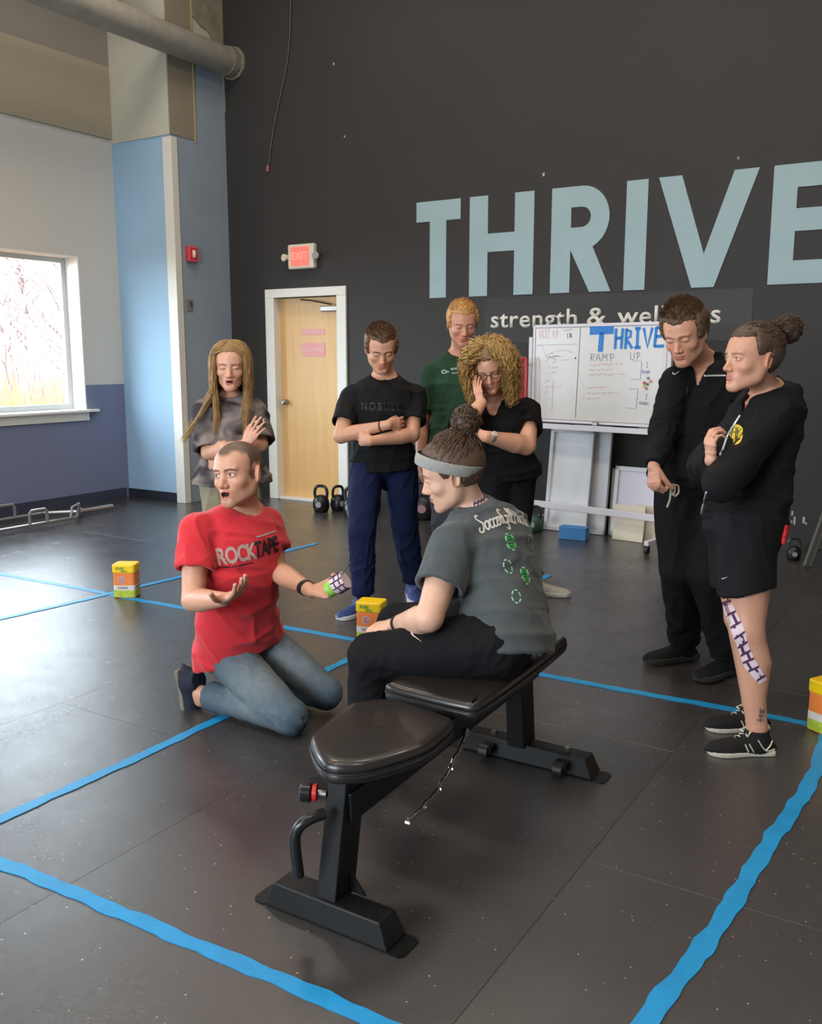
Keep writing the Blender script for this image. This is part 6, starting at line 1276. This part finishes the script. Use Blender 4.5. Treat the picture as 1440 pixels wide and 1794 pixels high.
# ---- 5 the curly blonde woman, hand on cheek
def curly():
    J = joints(hd=(857, 646, 5.18), nk=(868, 700, 5.34), chs=(874, 748, 5.33), wst=(882, 800, 5.36), pel=(884, .86, 5.38), shR=(822, 733, 5.30), shL=(923, 722, 5.38), elR=(800, 765, 5.04), wrR=(843, 706, 5.08),
               elL=(922, 781, 5.20), wrL=(852, 765, 5.02), hpR=(862, .82, 5.36), hpL=(906, .82, 5.40), knR=(866, .46, 5.34), knL=(902, .46, 5.38), anR=(866, .085, 5.40), anL=(904, .085, 5.44))
    P = dict(fem=1, fP=VV(-.2, -1, 0), fC=VV(-.20, -.98, 0), fH=VV(-.10, -.88, -.36), uH=VV(-.20, -.3, 1), hs=1.06, skin=s2l(214, 158, 128), eye=.3, gaze=VV(-.1, -.7, -.8), brow=s2l(110, 80, 58), browk=.5, lip=s2l(190, 112, 108), h=.0036, adapt=.002, arm=1.28, neck=.048, build=1.08, jaw=.94)
    P['handR'] = dict(f=VV(-.28, .12, 1), n=VV(.75, .65, .1), curl=(.2, .2, .25, .25), thumb=.3, spread=.03, sc=.84); P['handL'] = dict(f=VV(-.95, .1, .05), n=VV(-.1, .9, 0), curl=(.5,)*4, thumb=.3)
    r = person('woman with curly blonde hair and glasses resting her cheek on her right hand', (J['pel'][0], J['pel'][1], 0)); Fh = body(r, J, P)
    S = SDF(); R_ = [(-.20, .195, .140), (.06, .190, .140), (.25, .168, .125), (.45, .155, .118), (.65, .160, .130), (.80, .165, .118), (.93, .130, .082), (1.02, .060, .056)]
    tee(S, J, P, hem=-.10, ease=.004, sleeve=.55, rings=R_, neck=.066, sl=.078, vneck=.075)
    fC = P['fC']; cx = unit(np.cross(ZUP, fC))
    for s_ in (-1, 1): S.ell(spine(J, None)(.66)+fC*.085+cx*s_*.07, (.062, .062, .06), .04)
    bt = mat('black_knit', s2l(13, 12, 13), .85, bump=.1, bscale=800)
    cloth('v_neck_top', S, .006, bt, r, [(.010, VV(.6, 0, .8), .09, 3, 3.1, wrmask(J['wst'], .2)), (.006, VV(.5, 0, 1), .06, 3, 5.4)])
    S = SDF(); pants(S, J, P, waist=-.02, rad=(.108, .096, .072, .060, .050), length=.97)
    cloth('trousers', S, .0075, mat('black_trousers', s2l(14, 13, 15), .8), r, [(.008, VV(.4, 0, 1), .08, 2, 2.2)])
    for s_ in 'RL': shoe(r, J['an'+s_], VV(-.1, -1, 0), 'shoe', mat('black_trainer', s2l(26, 26, 28), .8), mat('sole_dark', s2l(60, 58, 56), .8), L=.25, w=.045)
    # curly hair
    col = s2l(186, 148, 88); S = None; g = dict(hl=.078, recede=.0); cv = []; rs = np.random.RandomState(11)
    hair_cap('hair', Fh, g, .022, s2l(128, 98, 62), r, .004, .010, (0, .3, 1), 60, extra=lambda S: (S.ell(Fh.w(0, -.050, -.01), np.array((.118, .085, .125))*Fh.s, .03, Fh.M)), cutline=True)
    cv = curtain(Fh, rs, 1000, .22, lambda u: .62-.35*u*u, .72, curl=.0100, freq=(6, 12), top=.46, m2=40)
    strands('hair_curls', None, cv, .0021, col, r, jitter=.38, taper=.5, k=3)
    # glasses
    gm = mat('dark_frame', s2l(40, 34, 34), .3); mb = MB()
    for s_ in (-1, 1):
        mb.tube([Fh.w(s_*.031+.021*math.cos(t), .1035-.006*abs(math.cos(t)), -.001+.0165*math.sin(t)) for t in np.linspace(0, 6.283, 17)[:-1]], .0022, 6, closed=True)
        mb.tube([Fh.w(s_*.052, .098, .006), Fh.w(s_*.075, .06, .006), Fh.w(s_*.080, .0, .004), Fh.w(s_*.080, -.015, -.01)], .0020, 6)
    mb.tube([Fh.w(-.010, .104, .004), Fh.w(0, .107, .007), Fh.w(.010, .104, .004)], .002, 6); gl = mb.build('glasses', gm, r, True)
    wa = J['wrL']*.90+J['elL']*.10; dv = unit(J['wrL']-J['elL']); ring_band('watch', wa, dv, .0365, .016, .003, mat('steel', (.55, .55, .55), .3, metal=1), r, .85)
    nn = VV(0, -.8, .6); nn = unit(nn-dv*np.dot(nn, dv)); mb = MB(); xx = np.cross(dv, nn); mb.prism([(.017*math.cos(t), .017*math.sin(t)) for t in np.linspace(0, 6.28, 17)[:-1]], wa+nn*.034, dv, xx, nn, 0, .009); mb.build('watch_face', mat('watch_dial', s2l(210, 208, 200), .25), r)
    reparent(r); return J, P, r
# ---- 6 the long-haired girl in tie-dye shirt
def girl():
    J = joints(hd=(404, 641, 5.02), nk=(402, 694, 5.16), chs=(402, 745, 5.14), wst=(404, 805, 5.16), pel=(406, .84, 5.18), shR=(360, 722, 5.14), shL=(446, 722, 5.18), elR=(366, 792, 5.06), wrR=(430, 780, 4.94),
               elL=(456, 778, 5.08), wrL=(396, 786, 4.96), hpR=(385, .80, 5.18), hpL=(427, .80, 5.2), knR=(386, .45, 5.16), knL=(424, .45, 5.18), anR=(388, .085, 5.22), anL=(424, .085, 5.24))
    P = dict(fem=1, fP=VV(.05, -1, 0), fC=VV(.03, -1, 0), fH=VV(.10, -.96, -.12), uH=VV(.02, -.1, 1), hs=1.08, skin=s2l(216, 162, 134), eye=.1, mouth=.25, brow=s2l(120, 88, 60), browk=.6, lip=s2l(186, 106, 104), h=.0036, adapt=.002, arm=1.08, neck=.046, jaw=.94)
    P['handR'] = dict(f=VV(.55, -.1, .85), n=VV(.3, .9, 0), curl=(.15, .15, .2, .2), thumb=.5, spread=.12); P['handL'] = dict(f=VV(-.65, .75, 0), n=VV(0, .9, 0), curl=(.6,)*4, thumb=.2)
    r = person('young woman with long blonde hair and grey tie-dye t-shirt, arms crossed by the white post', (J['pel'][0], J['pel'][1], 0)); Fh = body(r, J, P)
    tmap = lambda p: (lambda n: np.array(s2l(58, 52, 56), f32)*(1-n)+np.array(s2l(138, 126, 120), f32)*n)(np.clip(vnoise(p*17+vnoise(p*9)[:, None]*3)*2.4-.75, 0, 1)[:, None])
    S = SDF(); R_ = [(-.20, .215, .150), (.02, .215, .150), (.15, .190, .135), (.30, .160, .118), (.65, .165, .120), (.80, .168, .112), (.93, .135, .082), (1.02, .062, .058)]
    tee(S, J, P, hem=-.06, ease=.004, sleeve=.95, rings=R_, neck=.060, sl=.076)
    sh = cloth('t_shirt', S, .006, mat('tie_dye', (1, 1, 1), .85, vcol=True), r, [(.020, VV(.6, 0, .8), .08, 2, 3.1, wrmask(J['pel'], .25)), (.010, VV(.5, 0, 1), .06, 3, 4.4)], tmap)
    decal('sleeve_print', swoosh(.02), (464, 738), VV(.5, 0, -1), VV(1, 0, .5), sh, mat('print_white2', s2l(225, 222, 215), .7), r)
    for i, (u, v) in enumerate(((443, 741), (448, 750), (434, 753), (437, 757))): decal('chest_print', stroke_mesh([[(-.02, 0), (.02, .002)]], .012), at(u, v, 4.95), VV(1, 0, 0), ZUP, sh, mat('print_yellow', s2l(206, 200, 160), .7), r)
    S = SDF(); pants(S, J, P, waist=.0, rad=(.105, .094, .075, .070, .066), length=.93)
    cloth('trousers', S, .0075, mat('khaki_trousers', s2l(136, 128, 104), .9), r, [(.014, VV(.4, 0, 1), .08, 2, 2.2)])
    for s_ in 'RL': shoe(r, J['an'+s_], VV(0, -1, 0), 'shoe', mat('grey_trainer', (1, 1, 1)), mat('sole_offwhite', (1, 1, 1)), L=.25, w=.045)
    col = s2l(178, 140, 88); rs = np.random.RandomState(21); g = dict(hl=.080, recede=-.004)
    hair_cap('hair', Fh, g, .010, s2l(140, 108, 68), r, .004, .004, (0, .3, 1), 60)
    def fl(x, y, z, s_, f_, a_, u):
        if z < -.10:
            k_ = min((-.10-z)/.12, 1)
            if (f_ and abs(a_) < 1.95) or abs(a_) < 1.5: y = y*(1-k_)+(.060+.035*s_)*k_; x = x*(1-.18*k_)
            else: y = y*(1-k_)+(-.105)*k_
            if x > 0 and s_ > .72: x += .13*max(0, (-.12-z))/.2; y = y*(1-.6*k_)
        return x, y
    cv = curtain(Fh, rs, 1700, .40, lambda u: .22-.05*u, .92, curl=.005, freq=(1, 3), flare=fl, top=.10, m2=18)
    strands('long_hair', None, cv, .0015, col, r, jitter=.3, taper=.4, k=3)
    reparent(r); return J, P, r
# ---- 7 the man in black quarter-zip
def darkman():
    J = joints(hd=(1200, 583, 4.16), nk=(1232, 638, 4.36), chs=(1225, 700, 4.34), wst=(1212, 780, 4.36), pel=(1210, .93, 4.38), shR=(1183, 668, 4.26), shL=(1278, 655, 4.46), elR=(1163, 757, 4.26), wrR=(1145, 817, 4.12),
               elL=(1292, 750, 4.42), wrL=(1278, 820, 4.26), hpR=(1185, .89, 4.36), hpL=(1236, .89, 4.42), knR=(1190, .50, 4.40), knL=(1240, .50, 4.30), anR=(1200, .095, 4.62), anL=(1276, .095, 4.42))
    P = dict(fP=VV(-.45, -.9, 0), fC=VV(-.42, -.9, 0), fH=VV(-.55, -.72, -.40), uH=VV(-.28, -.25, 1), hs=1.12, skin=s2l(206, 150, 122), eye=.14, brow=s2l(110, 78, 56), browk=.55, stubble=.2, lip=s2l(180, 104, 96), h=.0034, adapt=.002, arm=1.08, neck=.062)
    P['handR'] = dict(f=VV(.0, -.25, -.95), n=VV(.75, .45, 0), curl=(1.25, 1.3, 1.35, 1.4), thumb=.3, tcurl=.6); P['handL'] = dict(f=VV(-.2, -.3, -1), n=VV(-.7, 0, 0), curl=(.9,)*4, thumb=.3)
    r = person('man with brown hair in black quarter-zip pullover and black sweatpants, fist closed', (J['pel'][0], J['pel'][1], 0)); Fh = body(r, J, P)
    short_hair(Fh, dict(hl=.068, recede=.006), r, s2l(92, 68, 46), .016, .032, 2800, seed=8, sweep=(.1, .5, .8))
    S = SDF(); R_ = [(-.10, .180, .130), (.06, .195, .142), (.22, .190, .138), (.42, .178, .128), (.65, .184, .128), (.82, .184, .120), (.93, .146, .092), (1.02, .074, .070)]
    blk = mat('black_fleece', s2l(17, 17, 19), .85, noise=.06, bump=.1, bscale=900)
    tee(S, J, P, hem=-.05, ease=.004, sleeve=1.0, rings=R_, neck=.063, sl=.064, vneck=0)
    for s_ in 'LR':
        el, wr = J['el'+s_], J['wr'+s_]; S.cone([el, el*.4+wr*.6, wr*1.0+el*.0], [.058, .052, .040], .03, cuts=[(wr*.96+el*.04, unit(wr-el))])
        mm = J['sh'+s_]*.3+el*.7; S.cone([mm, el], [.064, .058], .03)
    # standing collar, open at the front
    fC = P['fC']; cx = unit(np.cross(ZUP, fC)); nk = J['nk']; up2 = unit(ZUP*.95-fC*.1); S.cone([nk-ZUP*.01, nk+up2*.062], [.086, .080], .02, cuts=[(nk+up2*.058, up2)])
    S.cone([nk-ZUP*.06+fC*.01, nk+up2*.12+fC*.01], [.066, .074], .004, 's')
    sx = unit(cx if np.dot(cx, RT) > 0 else -cx)
    S.loft([(nk+fC*.10+ZUP*.09, sx, fC, .066, .10), (nk+fC*.10-ZUP*.095, sx, fC, .005, .085)], .003, 's')
    sh = cloth('quarter_zip', S, .006, blk, r, [(.014, VV(.3, 0, 1), .07, 3, 3.1, wrmask(J['wst'], .22)), (.008, VV(.5, 0, 1), .06, 3, 5.4), (.012, J['elR']-J['shR'], .05, .7, 5.9, wrmask(J['elR'], .14))])
    S = SDF(); S.loft(torso_rings(J, [(.75, .174, .114), (.90, .147, .090), (1.0, .074, .070)], P['fP'], P['fC']), .02); S.cone([nk-ZUP*.05+fC*.02, nk+ZUP*.022+fC*.012], [.080, .068], .02); S.cone([nk+fC*.052-ZUP*.10, nk+fC*.044-ZUP*.005], [.062, .050], .02)
    S.cone([nk+fC*.03+ZUP*.02, nk+fC*.04+ZUP*.1], [.052, .07], .005, 's')
    S.put('i', lambda q: -((q-(nk+fC*.005).astype(f32))@fC.astype(f32)), (-1e9,)*3, (1e9,)*3, 0)
    cloth('undershirt', S, .006, mat('sage_jersey', s2l(122, 128, 118), .85), r)
    S = SDF(); pants(S, J, P, waist=.01, rad=(.105, .102, .088, .082, .078), length=.98)
    pt = cloth('sweatpants', S, .0065, mat('black_sweat', s2l(20, 20, 22), .85, noise=.06), r, [(.008, VV(.15, 0, 1), .05, 4, 2.2), (.012, VV(.8, 0, .3), .035, 3, 6.1, wrmask(J['anR']*.7+J['knR']*.3, .15)), (.012, VV(.8, 0, -.3), .035, 3, 8.1, wrmask(J['anL']*.7+J['knL']*.3, .15))])
    wt = mat('print_whiter', s2l(215, 213, 208), .7)
    decal('swoosh', swoosh(.020), (1184, 653), VV(1, 0, .05), ZUP, sh, wt, r); decal('chest_print', text_mesh('BLANCHE GRAHAM', .0098, .0005), (1252, 658), VV(1, .25, .02), ZUP, sh, wt, r, step=.01)
    # zip line
    mz = MB(); nz = nk+fC*.10
    decal('zip', stroke_mesh([[(0, .03), (0, -.03)]], .004), (1203, 690), VV(1, .3, 0), ZUP, sh, mat('zip_grey', s2l(90, 90, 92), .5), r)
    ml = MB(); b = at(1182, 850, 4.17)
    dx, dz = VV(1, .3, 0), ZUP
    ml.tube([b+dx*p[0]+dz*p[1]-FH*.004 for p in smooth_poly([(0, 0), (-.02, -.02), (-.022, -.06), (-.036, -.10)], 4)], .0045, 6); ml.tube([b+dx*p[0]+dz*p[1] for p in smooth_poly([(0, 0), (.018, -.004), (.022, -.035), (.004, -.052)], 4)], .004, 6); ml.tube([b+dx*p[0]+dz*p[1]-FH*.004 for p in smooth_poly([(-.004, .004), (-.018, .0), (-.010, -.045), (.0, -.03), (0, 0)], 4)], .004, 6)
    ml.build('drawstring', mat('cord_cream', s2l(196, 190, 172), .8), pt, True)
    for s_, tv in (('R', VV(-.93, -.35, 0)), ('L', VV(-.80, -.6, 0))): shoe(r, J['an'+s_], tv, 'shoe', mat('black_trainer', s2l(26, 26, 28), .8), mat('sole_dark', s2l(60, 58, 56), .8), L=.30, w=.052, lace=mat('lace_black', s2l(36, 36, 38), .8))
    reparent(r); return J, P, r
# ---- 8 the woman in hoodie and shorts
def hoodie():
    J = joints(hd=(1318, 628, 3.50), nk=(1350, 690, 3.62), chs=(1338, 745, 3.60), wst=(1318, 840, 3.60), pel=(1300, .86, 3.60), shR=(1318, 718, 3.76), shL=(1362, 732, 3.46), elL=(1240, 824, 3.26), wrL=(1276, 818, 3.50),
               elR=(1228, 800, 3.56), wrR=(1264, 792, 3.38), hpL=(1308, .83, 3.53), hpR=(1288, .83, 3.68), knL=(1309, .475, 3.50), knR=(1298, .475, 3.70), anL=(1326, .10, 3.53), anR=(1318, .10, 3.76))
    J['elL'] = at(1262, 850, 3.34); J['wrL'] = at(1254, 815, 3.56); J['elR'] = at(1232, 820, 3.62); J['wrR'] = at(1247, 806, 3.40)
    P = dict(fem=1, fP=VV(-.92, -.38, 0), fC=VV(-.86, -.50, .0), fH=VV(-.96, -.27, .0), uH=VV(.0, 0, 1), hs=1.06, skin=s2l(204, 150, 122), eye=.75, gaze=VV(-1, -.1, -.1), iris=(.12, .13, .10), brow=s2l(110, 80, 60), browk=.5, lip=s2l(184, 110, 102), h=.0032, adapt=.0015,
             arm=1.0, neck=.050, jaw=.92, nose=.95, calf=-VV(-.92, -.38, 0), leg=1.22)
    P['handR'] = dict(f=VV(-.18, -.1, .98), n=VV(.9, .25, 0), curl=(.75, .8, .8, .8), thumb=.2, spread=.02, sc=.86); P['handL'] = dict(f=VV(.8, .5, -.2), n=VV(.3, .9, 0), curl=(.3,)*4, thumb=.3, sc=.9)
    r = person('woman with brown hair bun in black hooded jacket and shorts, purple tape on her shin', (J['pel'][0], J['pel'][1], 0)); Fh = body(r, J, P)
    fC = P['fC']; cx = unit(np.cross(fC, ZUP)); nk = J['nk']
    S = SDF(); R_ = [(-.10, .170, .125), (.06, .180, .132), (.22, .172, .128), (.42, .150, .120), (.62, .150, .122), (.80, .155, .112), (.92, .124, .086), (1.02, .064, .064)]
    blk = mat('black_hoodie', s2l(18, 18, 19), .85, noise=.06, bump=.1, bscale=900)
    tee(S, J, P, hem=-.02, ease=.004, sleeve=1.0, rings=R_, neck=.062, sl=.060)
    for s_ in 'LR':
        el, wr = J['el'+s_], J['wr'+s_]; S.cone([el, el*.4+wr*.6, wr], [.055, .050, .038], .03, cuts=[(wr*.96+el*.04, unit(wr-el))]); S.cone([J['sh'+s_]*.3+el*.7, el], [.060, .056], .03)
    bk = -fC
    S.cone([nk+cx*.085+fC*.05-ZUP*.02, nk+cx*.095+bk*.02+ZUP*.012, nk+bk*.085+ZUP*.008, nk-cx*.095+bk*.02+ZUP*.012, nk-cx*.085+fC*.05-ZUP*.02], [.016, .030, .036, .030, .016], .03)
    S.ell(nk+bk*.105-ZUP*.055, (.075, .05, .080), .04, np.array((cx, fC, ZUP)))
    S.loft([(nk+fC*.10+ZUP*.06, cx, fC, .045, .08), (nk+fC*.10-ZUP*.075, cx, fC, .004, .08)], .004, 's')
    sh = cloth('hooded_jacket', S, .0055, blk, r, [(.014, VV(.5, 0, .6), .06, 3, 3.1, wrmask(J['wst']*.5+J['pel']*.5, .18)), (.008, VV(.8, 0, .5), .06, 3, 5.4), (.012, VV(.2, 0, 1), .04, 2, 5.9, wrmask(J['elL']*.5+J['elR']*.5, .12))])
    S = SDF(); S.loft(torso_rings(J, [(.75, .149, .104), (.90, .128, .086), (1.0, .066, .062)], P['fP'], P['fC']), .02); S.cone([nk-ZUP*.02, nk+ZUP*.018], [.064, .062], .02); S.cone([nk+fC*.045-ZUP*.09, nk+fC*.040-ZUP*.005], [.055, .042], .02); S.cone([nk+fC*.03+ZUP*.02, nk+fC*.04+ZUP*.1], [.048, .065], .005, 's')
    S.put('i', lambda q: -((q-(nk+fC*.005).astype(f32))@fC.astype(f32)), (-1e9,)*3, (1e9,)*3, 0); pink = mat('pink_jersey', s2l(206, 62, 88), .8); cloth('undershirt', S, .0055, pink, r)
    rdm = mat('red_lining', s2l(214, 52, 54), .8); S = SDF(); ev = spine(J, None)
    S.loft(torso_rings(J, [(-.12, .190, .146), (.04, .190, .146)], P['fP'], P['fC']), .01, cuts=[(ev(-.085), -unit(ZUP*.9-fC*.25))]); S.put('i', lambda q: ((q-(ev(0)-fC*.02).astype(f32))@fC.astype(f32)), (-1e9,)*3, (1e9,)*3, 0)
    cloth('shirt_tail', S, .006, rdm, r, [(.005, ZUP, .04, .6, 2)])
    # shorts
    S = SDF(); rr = [(t, rx+.016, ry+.016) for t, rx, ry in FEMALE if t < .3]; S.loft(torso_rings(J, rr, P['fP'], P['fC']), .03, cuts=[(ev(.12), ZUP)])
    for s_ in 'LR':
        hp, kn = J['hp'+s_], J['kn'+s_]; e = hp*.42+kn*.58; d = unit(kn-hp); S.cone([hp, e+d*.03], [.112, .108], .04, cuts=[(e, unit(d+P['fP']*-.28))]); S.cone([hp*.6+kn*.4, kn], [.088, .100], .004, 's', cuts=[(hp*.5+kn*.5, -d)])
    pt = cloth('shorts', S, .006, mat('black_shorts', s2l(18, 18, 20), .8), r, [(.006, VV(-.2, 0, 1), .05, 6, 2.9)])
    gr = mat('print_silver', s2l(190, 190, 192), .5)
    decal('swoosh', swoosh(.016), (1266, 1012), VV(1, 0, .25), VV(-.25, 0, 1), pt, gr, r)
    # yellow chest roundel with monogram
    ye = mat('print_gold', s2l(216, 186, 40), .6); bm_ = mat('print_ink', s2l(30, 30, 20), .6); oc = hit(sh, 1290, 757); N = VV(-.35, -.93, 0); X = unit(np.cross(ZUP, N)); X = X if np.dot(X, RT) > 0 else -X
    disc = bmesh.new(); disc.faces.new([disc.verts.new((.026*math.cos(t), .030*math.sin(t), 0)) for t in np.linspace(0, 6.283, 29)[:-1]]); me = bpy.data.meshes.new('d'); disc.to_mesh(me); disc.free()
    decal('roundel', me, oc, X, ZUP, sh, ye, r, far=.6, step=.008); decal('roundel_mark', stroke_mesh([[(-.019, -.018), (-.014, .016), (-.002, .018), (-.002, -.022)], [(.004, -.022), (.004, .020), (.016, .014), (.005, .001), (.018, -.008), (.006, -.020)], [(-.016, 0), (-.004, 0)]], .0034), oc, X, ZUP, sh, bm_, r, far=.6, off=.004, step=.008)
    # zip down the front
    zp = mat('zip_silver', s2l(190, 190, 196), .4, metal=.3); pts = [(1300, 735), (1285, 765), (1272, 790)]; bv = BVHTree.FromPolygons([v.co for v in sh.data.vertices], [tuple(p.vertices) for p in sh.data.polygons])
    def trail(uv, rad, nm, mt_):
        out = []
        for u, v in smooth_poly(uv, 4):
            d = ray(u, v); h_, n_, i_, t_ = bv.ray_cast(Vector(CAM), Vector(unit(d)), 9)
            if h_ is not None: out.append(np.array(h_)+np.array(n_)*rad*.5)
        if len(out) > 2: mb = MB(); mb.tube(out, rad, 6); mb.build(nm, mt_, r, True)
    trail([(1297, 728), (1279, 757), (1267, 785), (1262, 798)], .0045, 'zip', zp); trail([(1238, 862), (1231, 892), (1227, 918)], .004, 'zip', zp)
    # shoes
    ub = mat('black_knit_shoe', s2l(34, 32, 31), .9, noise=.2, nscale=300); sb = mat('sole_bone', s2l(196, 190, 172), .7); lc = mat('lace_cream', s2l(214, 208, 190), .8)
    for s_, tv in (('L', VV(-1, -.05, 0)), ('R', VV(-1, -.05, 0))):
        so, c = shoe(r, J['an'+s_]*np.array((1, 1, 0))+ZUP*P_ANK, tv, 'shoe', ub, sb, L=.255, w=.046, lace=lc, solh=.020)
        bs = BVHTree.FromPolygons([v.co for v in so.data.vertices], [tuple(p.vertices) for p in so.data.polygons])
        ms = MB()
        for si in (-1, 1):
            for pth in ([(.105, .052), (.088, .022)], [(.120, .050), (.108, .022)], [(.075, .070), (.045, .030), (.0, .024)], [(.045, .030), (.005, .060)]):
                o_ = []
                for a, z in smooth_poly(pth, 5):
                    h_ = bs.ray_cast(Vector(c(a, si*.2, z)), Vector(c(a, -si*.2, z)-c(a, si*.2, z)).normalized(), .4)
                    if h_[0] is not None: o_.append(np.array(h_[0])+np.array(h_[1])*.0008)
                if len(o_) > 1: ms.tube(o_, .0042, 6, flat=.5)
        ms.build('shoe_stripe', lc, so, True)
    # patterned tape down the near leg, ink tattoo above the ankle
    bo = [c for c in r.children if c.name.startswith('body')][0]; tp = mat('tape_lilac', s2l(214, 190, 204), .75); pu = mat('tape_purple', s2l(72, 34, 70), .7)
    bvb = BVHTree.FromPolygons([v.co for v in bo.data.vertices], [tuple(p.vertices) for p in bo.data.polygons])
    def on(u, v, off):
        d = unit(ray(u, v)); h_ = bvb.ray_cast(Vector(CAM), Vector(d), 9)
        return None if h_[0] is None else np.array(h_[0])+np.array(h_[1])*off
    def strip(rows, off, nm, mt_):
        V = []; Fc = []
        for a, b in rows:
            pr = [on(a[0]*(1-t)+b[0]*t, a[1]*(1-t)+b[1]*t, off) for t in np.linspace(0, 1, 6)]
            if any(p is None for p in pr): continue
            V += pr
        n = len(V)//6
        for i in range(n-1):
            for j in range(5): Fc.append((i*6+j, i*6+j+1, (i+1)*6+j+1, (i+1)*6+j))
        if n > 1: mesh_np(nm, V, Fc, mt_, bo, True)
    L_ = smooth_poly([(1256, 1030), (1268, 1068), (1283, 1110), (1295, 1142), (1304, 1168), (1330, 1198)], 8); R2 = smooth_poly([(1272, 1028), (1286, 1064), (1303, 1100), (1313, 1134), (1326, 1162), (1344, 1190)], 8)
    strip([((a[0], a[1]), (b[0], b[1])) for a, b in zip(L_, R2)], .0012, 'leg_tape', tp)
    for i in range(1, 20):
        t = i/20; a = L_[int(t*(len(L_)-1))]; b = R2[int(t*(len(R2)-1))]; w_ = 4.4; sh_ = (i % 2)*.15
        if i % 2: strip([((a[0]+(b[0]-a[0])*.05, a[1]-w_/2), (b[0]-(b[0]-a[0])*.05, b[1]-w_/2-2)), ((a[0]+(b[0]-a[0])*.05, a[1]+w_/2), (b[0]-(b[0]-a[0])*.05, b[1]+w_/2-2))], .0022, 'leg_tape_mark', pu)
        else:
            k1 = int(max(t-.05, 0)*(len(L_)-1)); k2 = int(min(t+.05, 1)*(len(L_)-1)); f1 = .35+.3*((i//2) % 2)
            q1 = L_[k1]*(1-f1)+R2[k1]*f1; q2 = L_[k2]*(1-f1)+R2[k2]*f1; strip([((q1[0]-2.4, q1[1]), (q1[0]+2.6, q1[1])), ((q2[0]-2.4, q2[1]), (q2[0]+2.6, q2[1]))], .0024, 'leg_tape_mark', pu)
    ink = mat('tattoo_ink', s2l(110, 86, 78), .6)
    for a, b, c_, d_ in ((1330, 1243, 1339, 1250), (1329, 1252, 1337, 1257), (1326, 1260, 1337, 1263), (1331, 1240, 1333, 1266)): strip([((a, b), (c_, b)), ((a, d_), (c_, d_))], .0012, 'tattoo', ink)
    # hair pulled back into a high loose bun
    hc = s2l(76, 56, 42); hair_cap('hair', Fh, dict(hl=.076, recede=-.002, burn=.012), .008, hc, r, .0032, .0035, (0, .95, .35), 80)
    rs = np.random.RandomState(31); cv = []; bunp = np.array((0, -.118, .092))
    for i in range(1100):
        th = rs.uniform(-2.9, 2.9); ph = rs.uniform(.1, 1.5); a = np.array((math.sin(th)*math.sin(ph)*.088, -.013-math.cos(th)*math.sin(ph)*.106, .031+math.cos(ph)*.100))
        if hairline(a[None], dict(hl=.074, recede=0, burn=.012))[0] < 0 or a[1] < -.095: continue
        b = bunp+rs.normal(0, .012, 3); m1 = a*.5+b*.5; ce = np.array((0, -.015, .03)); m1 = ce+unit((m1-ce)/np.array((.078, .096, .09)))*np.array((.0905, .1105, .1025)); cv.append([Fh.w(*p) for p in smooth_poly([a, a*.55+m1*.45+unit(m1-ce)*.004, m1, b], 4)])
    bun('hair_bun', Fh, (0, -.138, .104), .046, hc, r, rs, 600, .0015)
    strands('swept_hair', None, cv, .0016, np.array(hc)*1.15, r, jitter=.4)
    reparent(r); return J, P, r
PEOPLE = [coach, seated, blackman, greenman, curly, girl, darkman, hoodie]
for fn in PEOPLE: fn()
for me in list(bpy.data.meshes):
    if me.users == 0: bpy.data.meshes.remove(me)
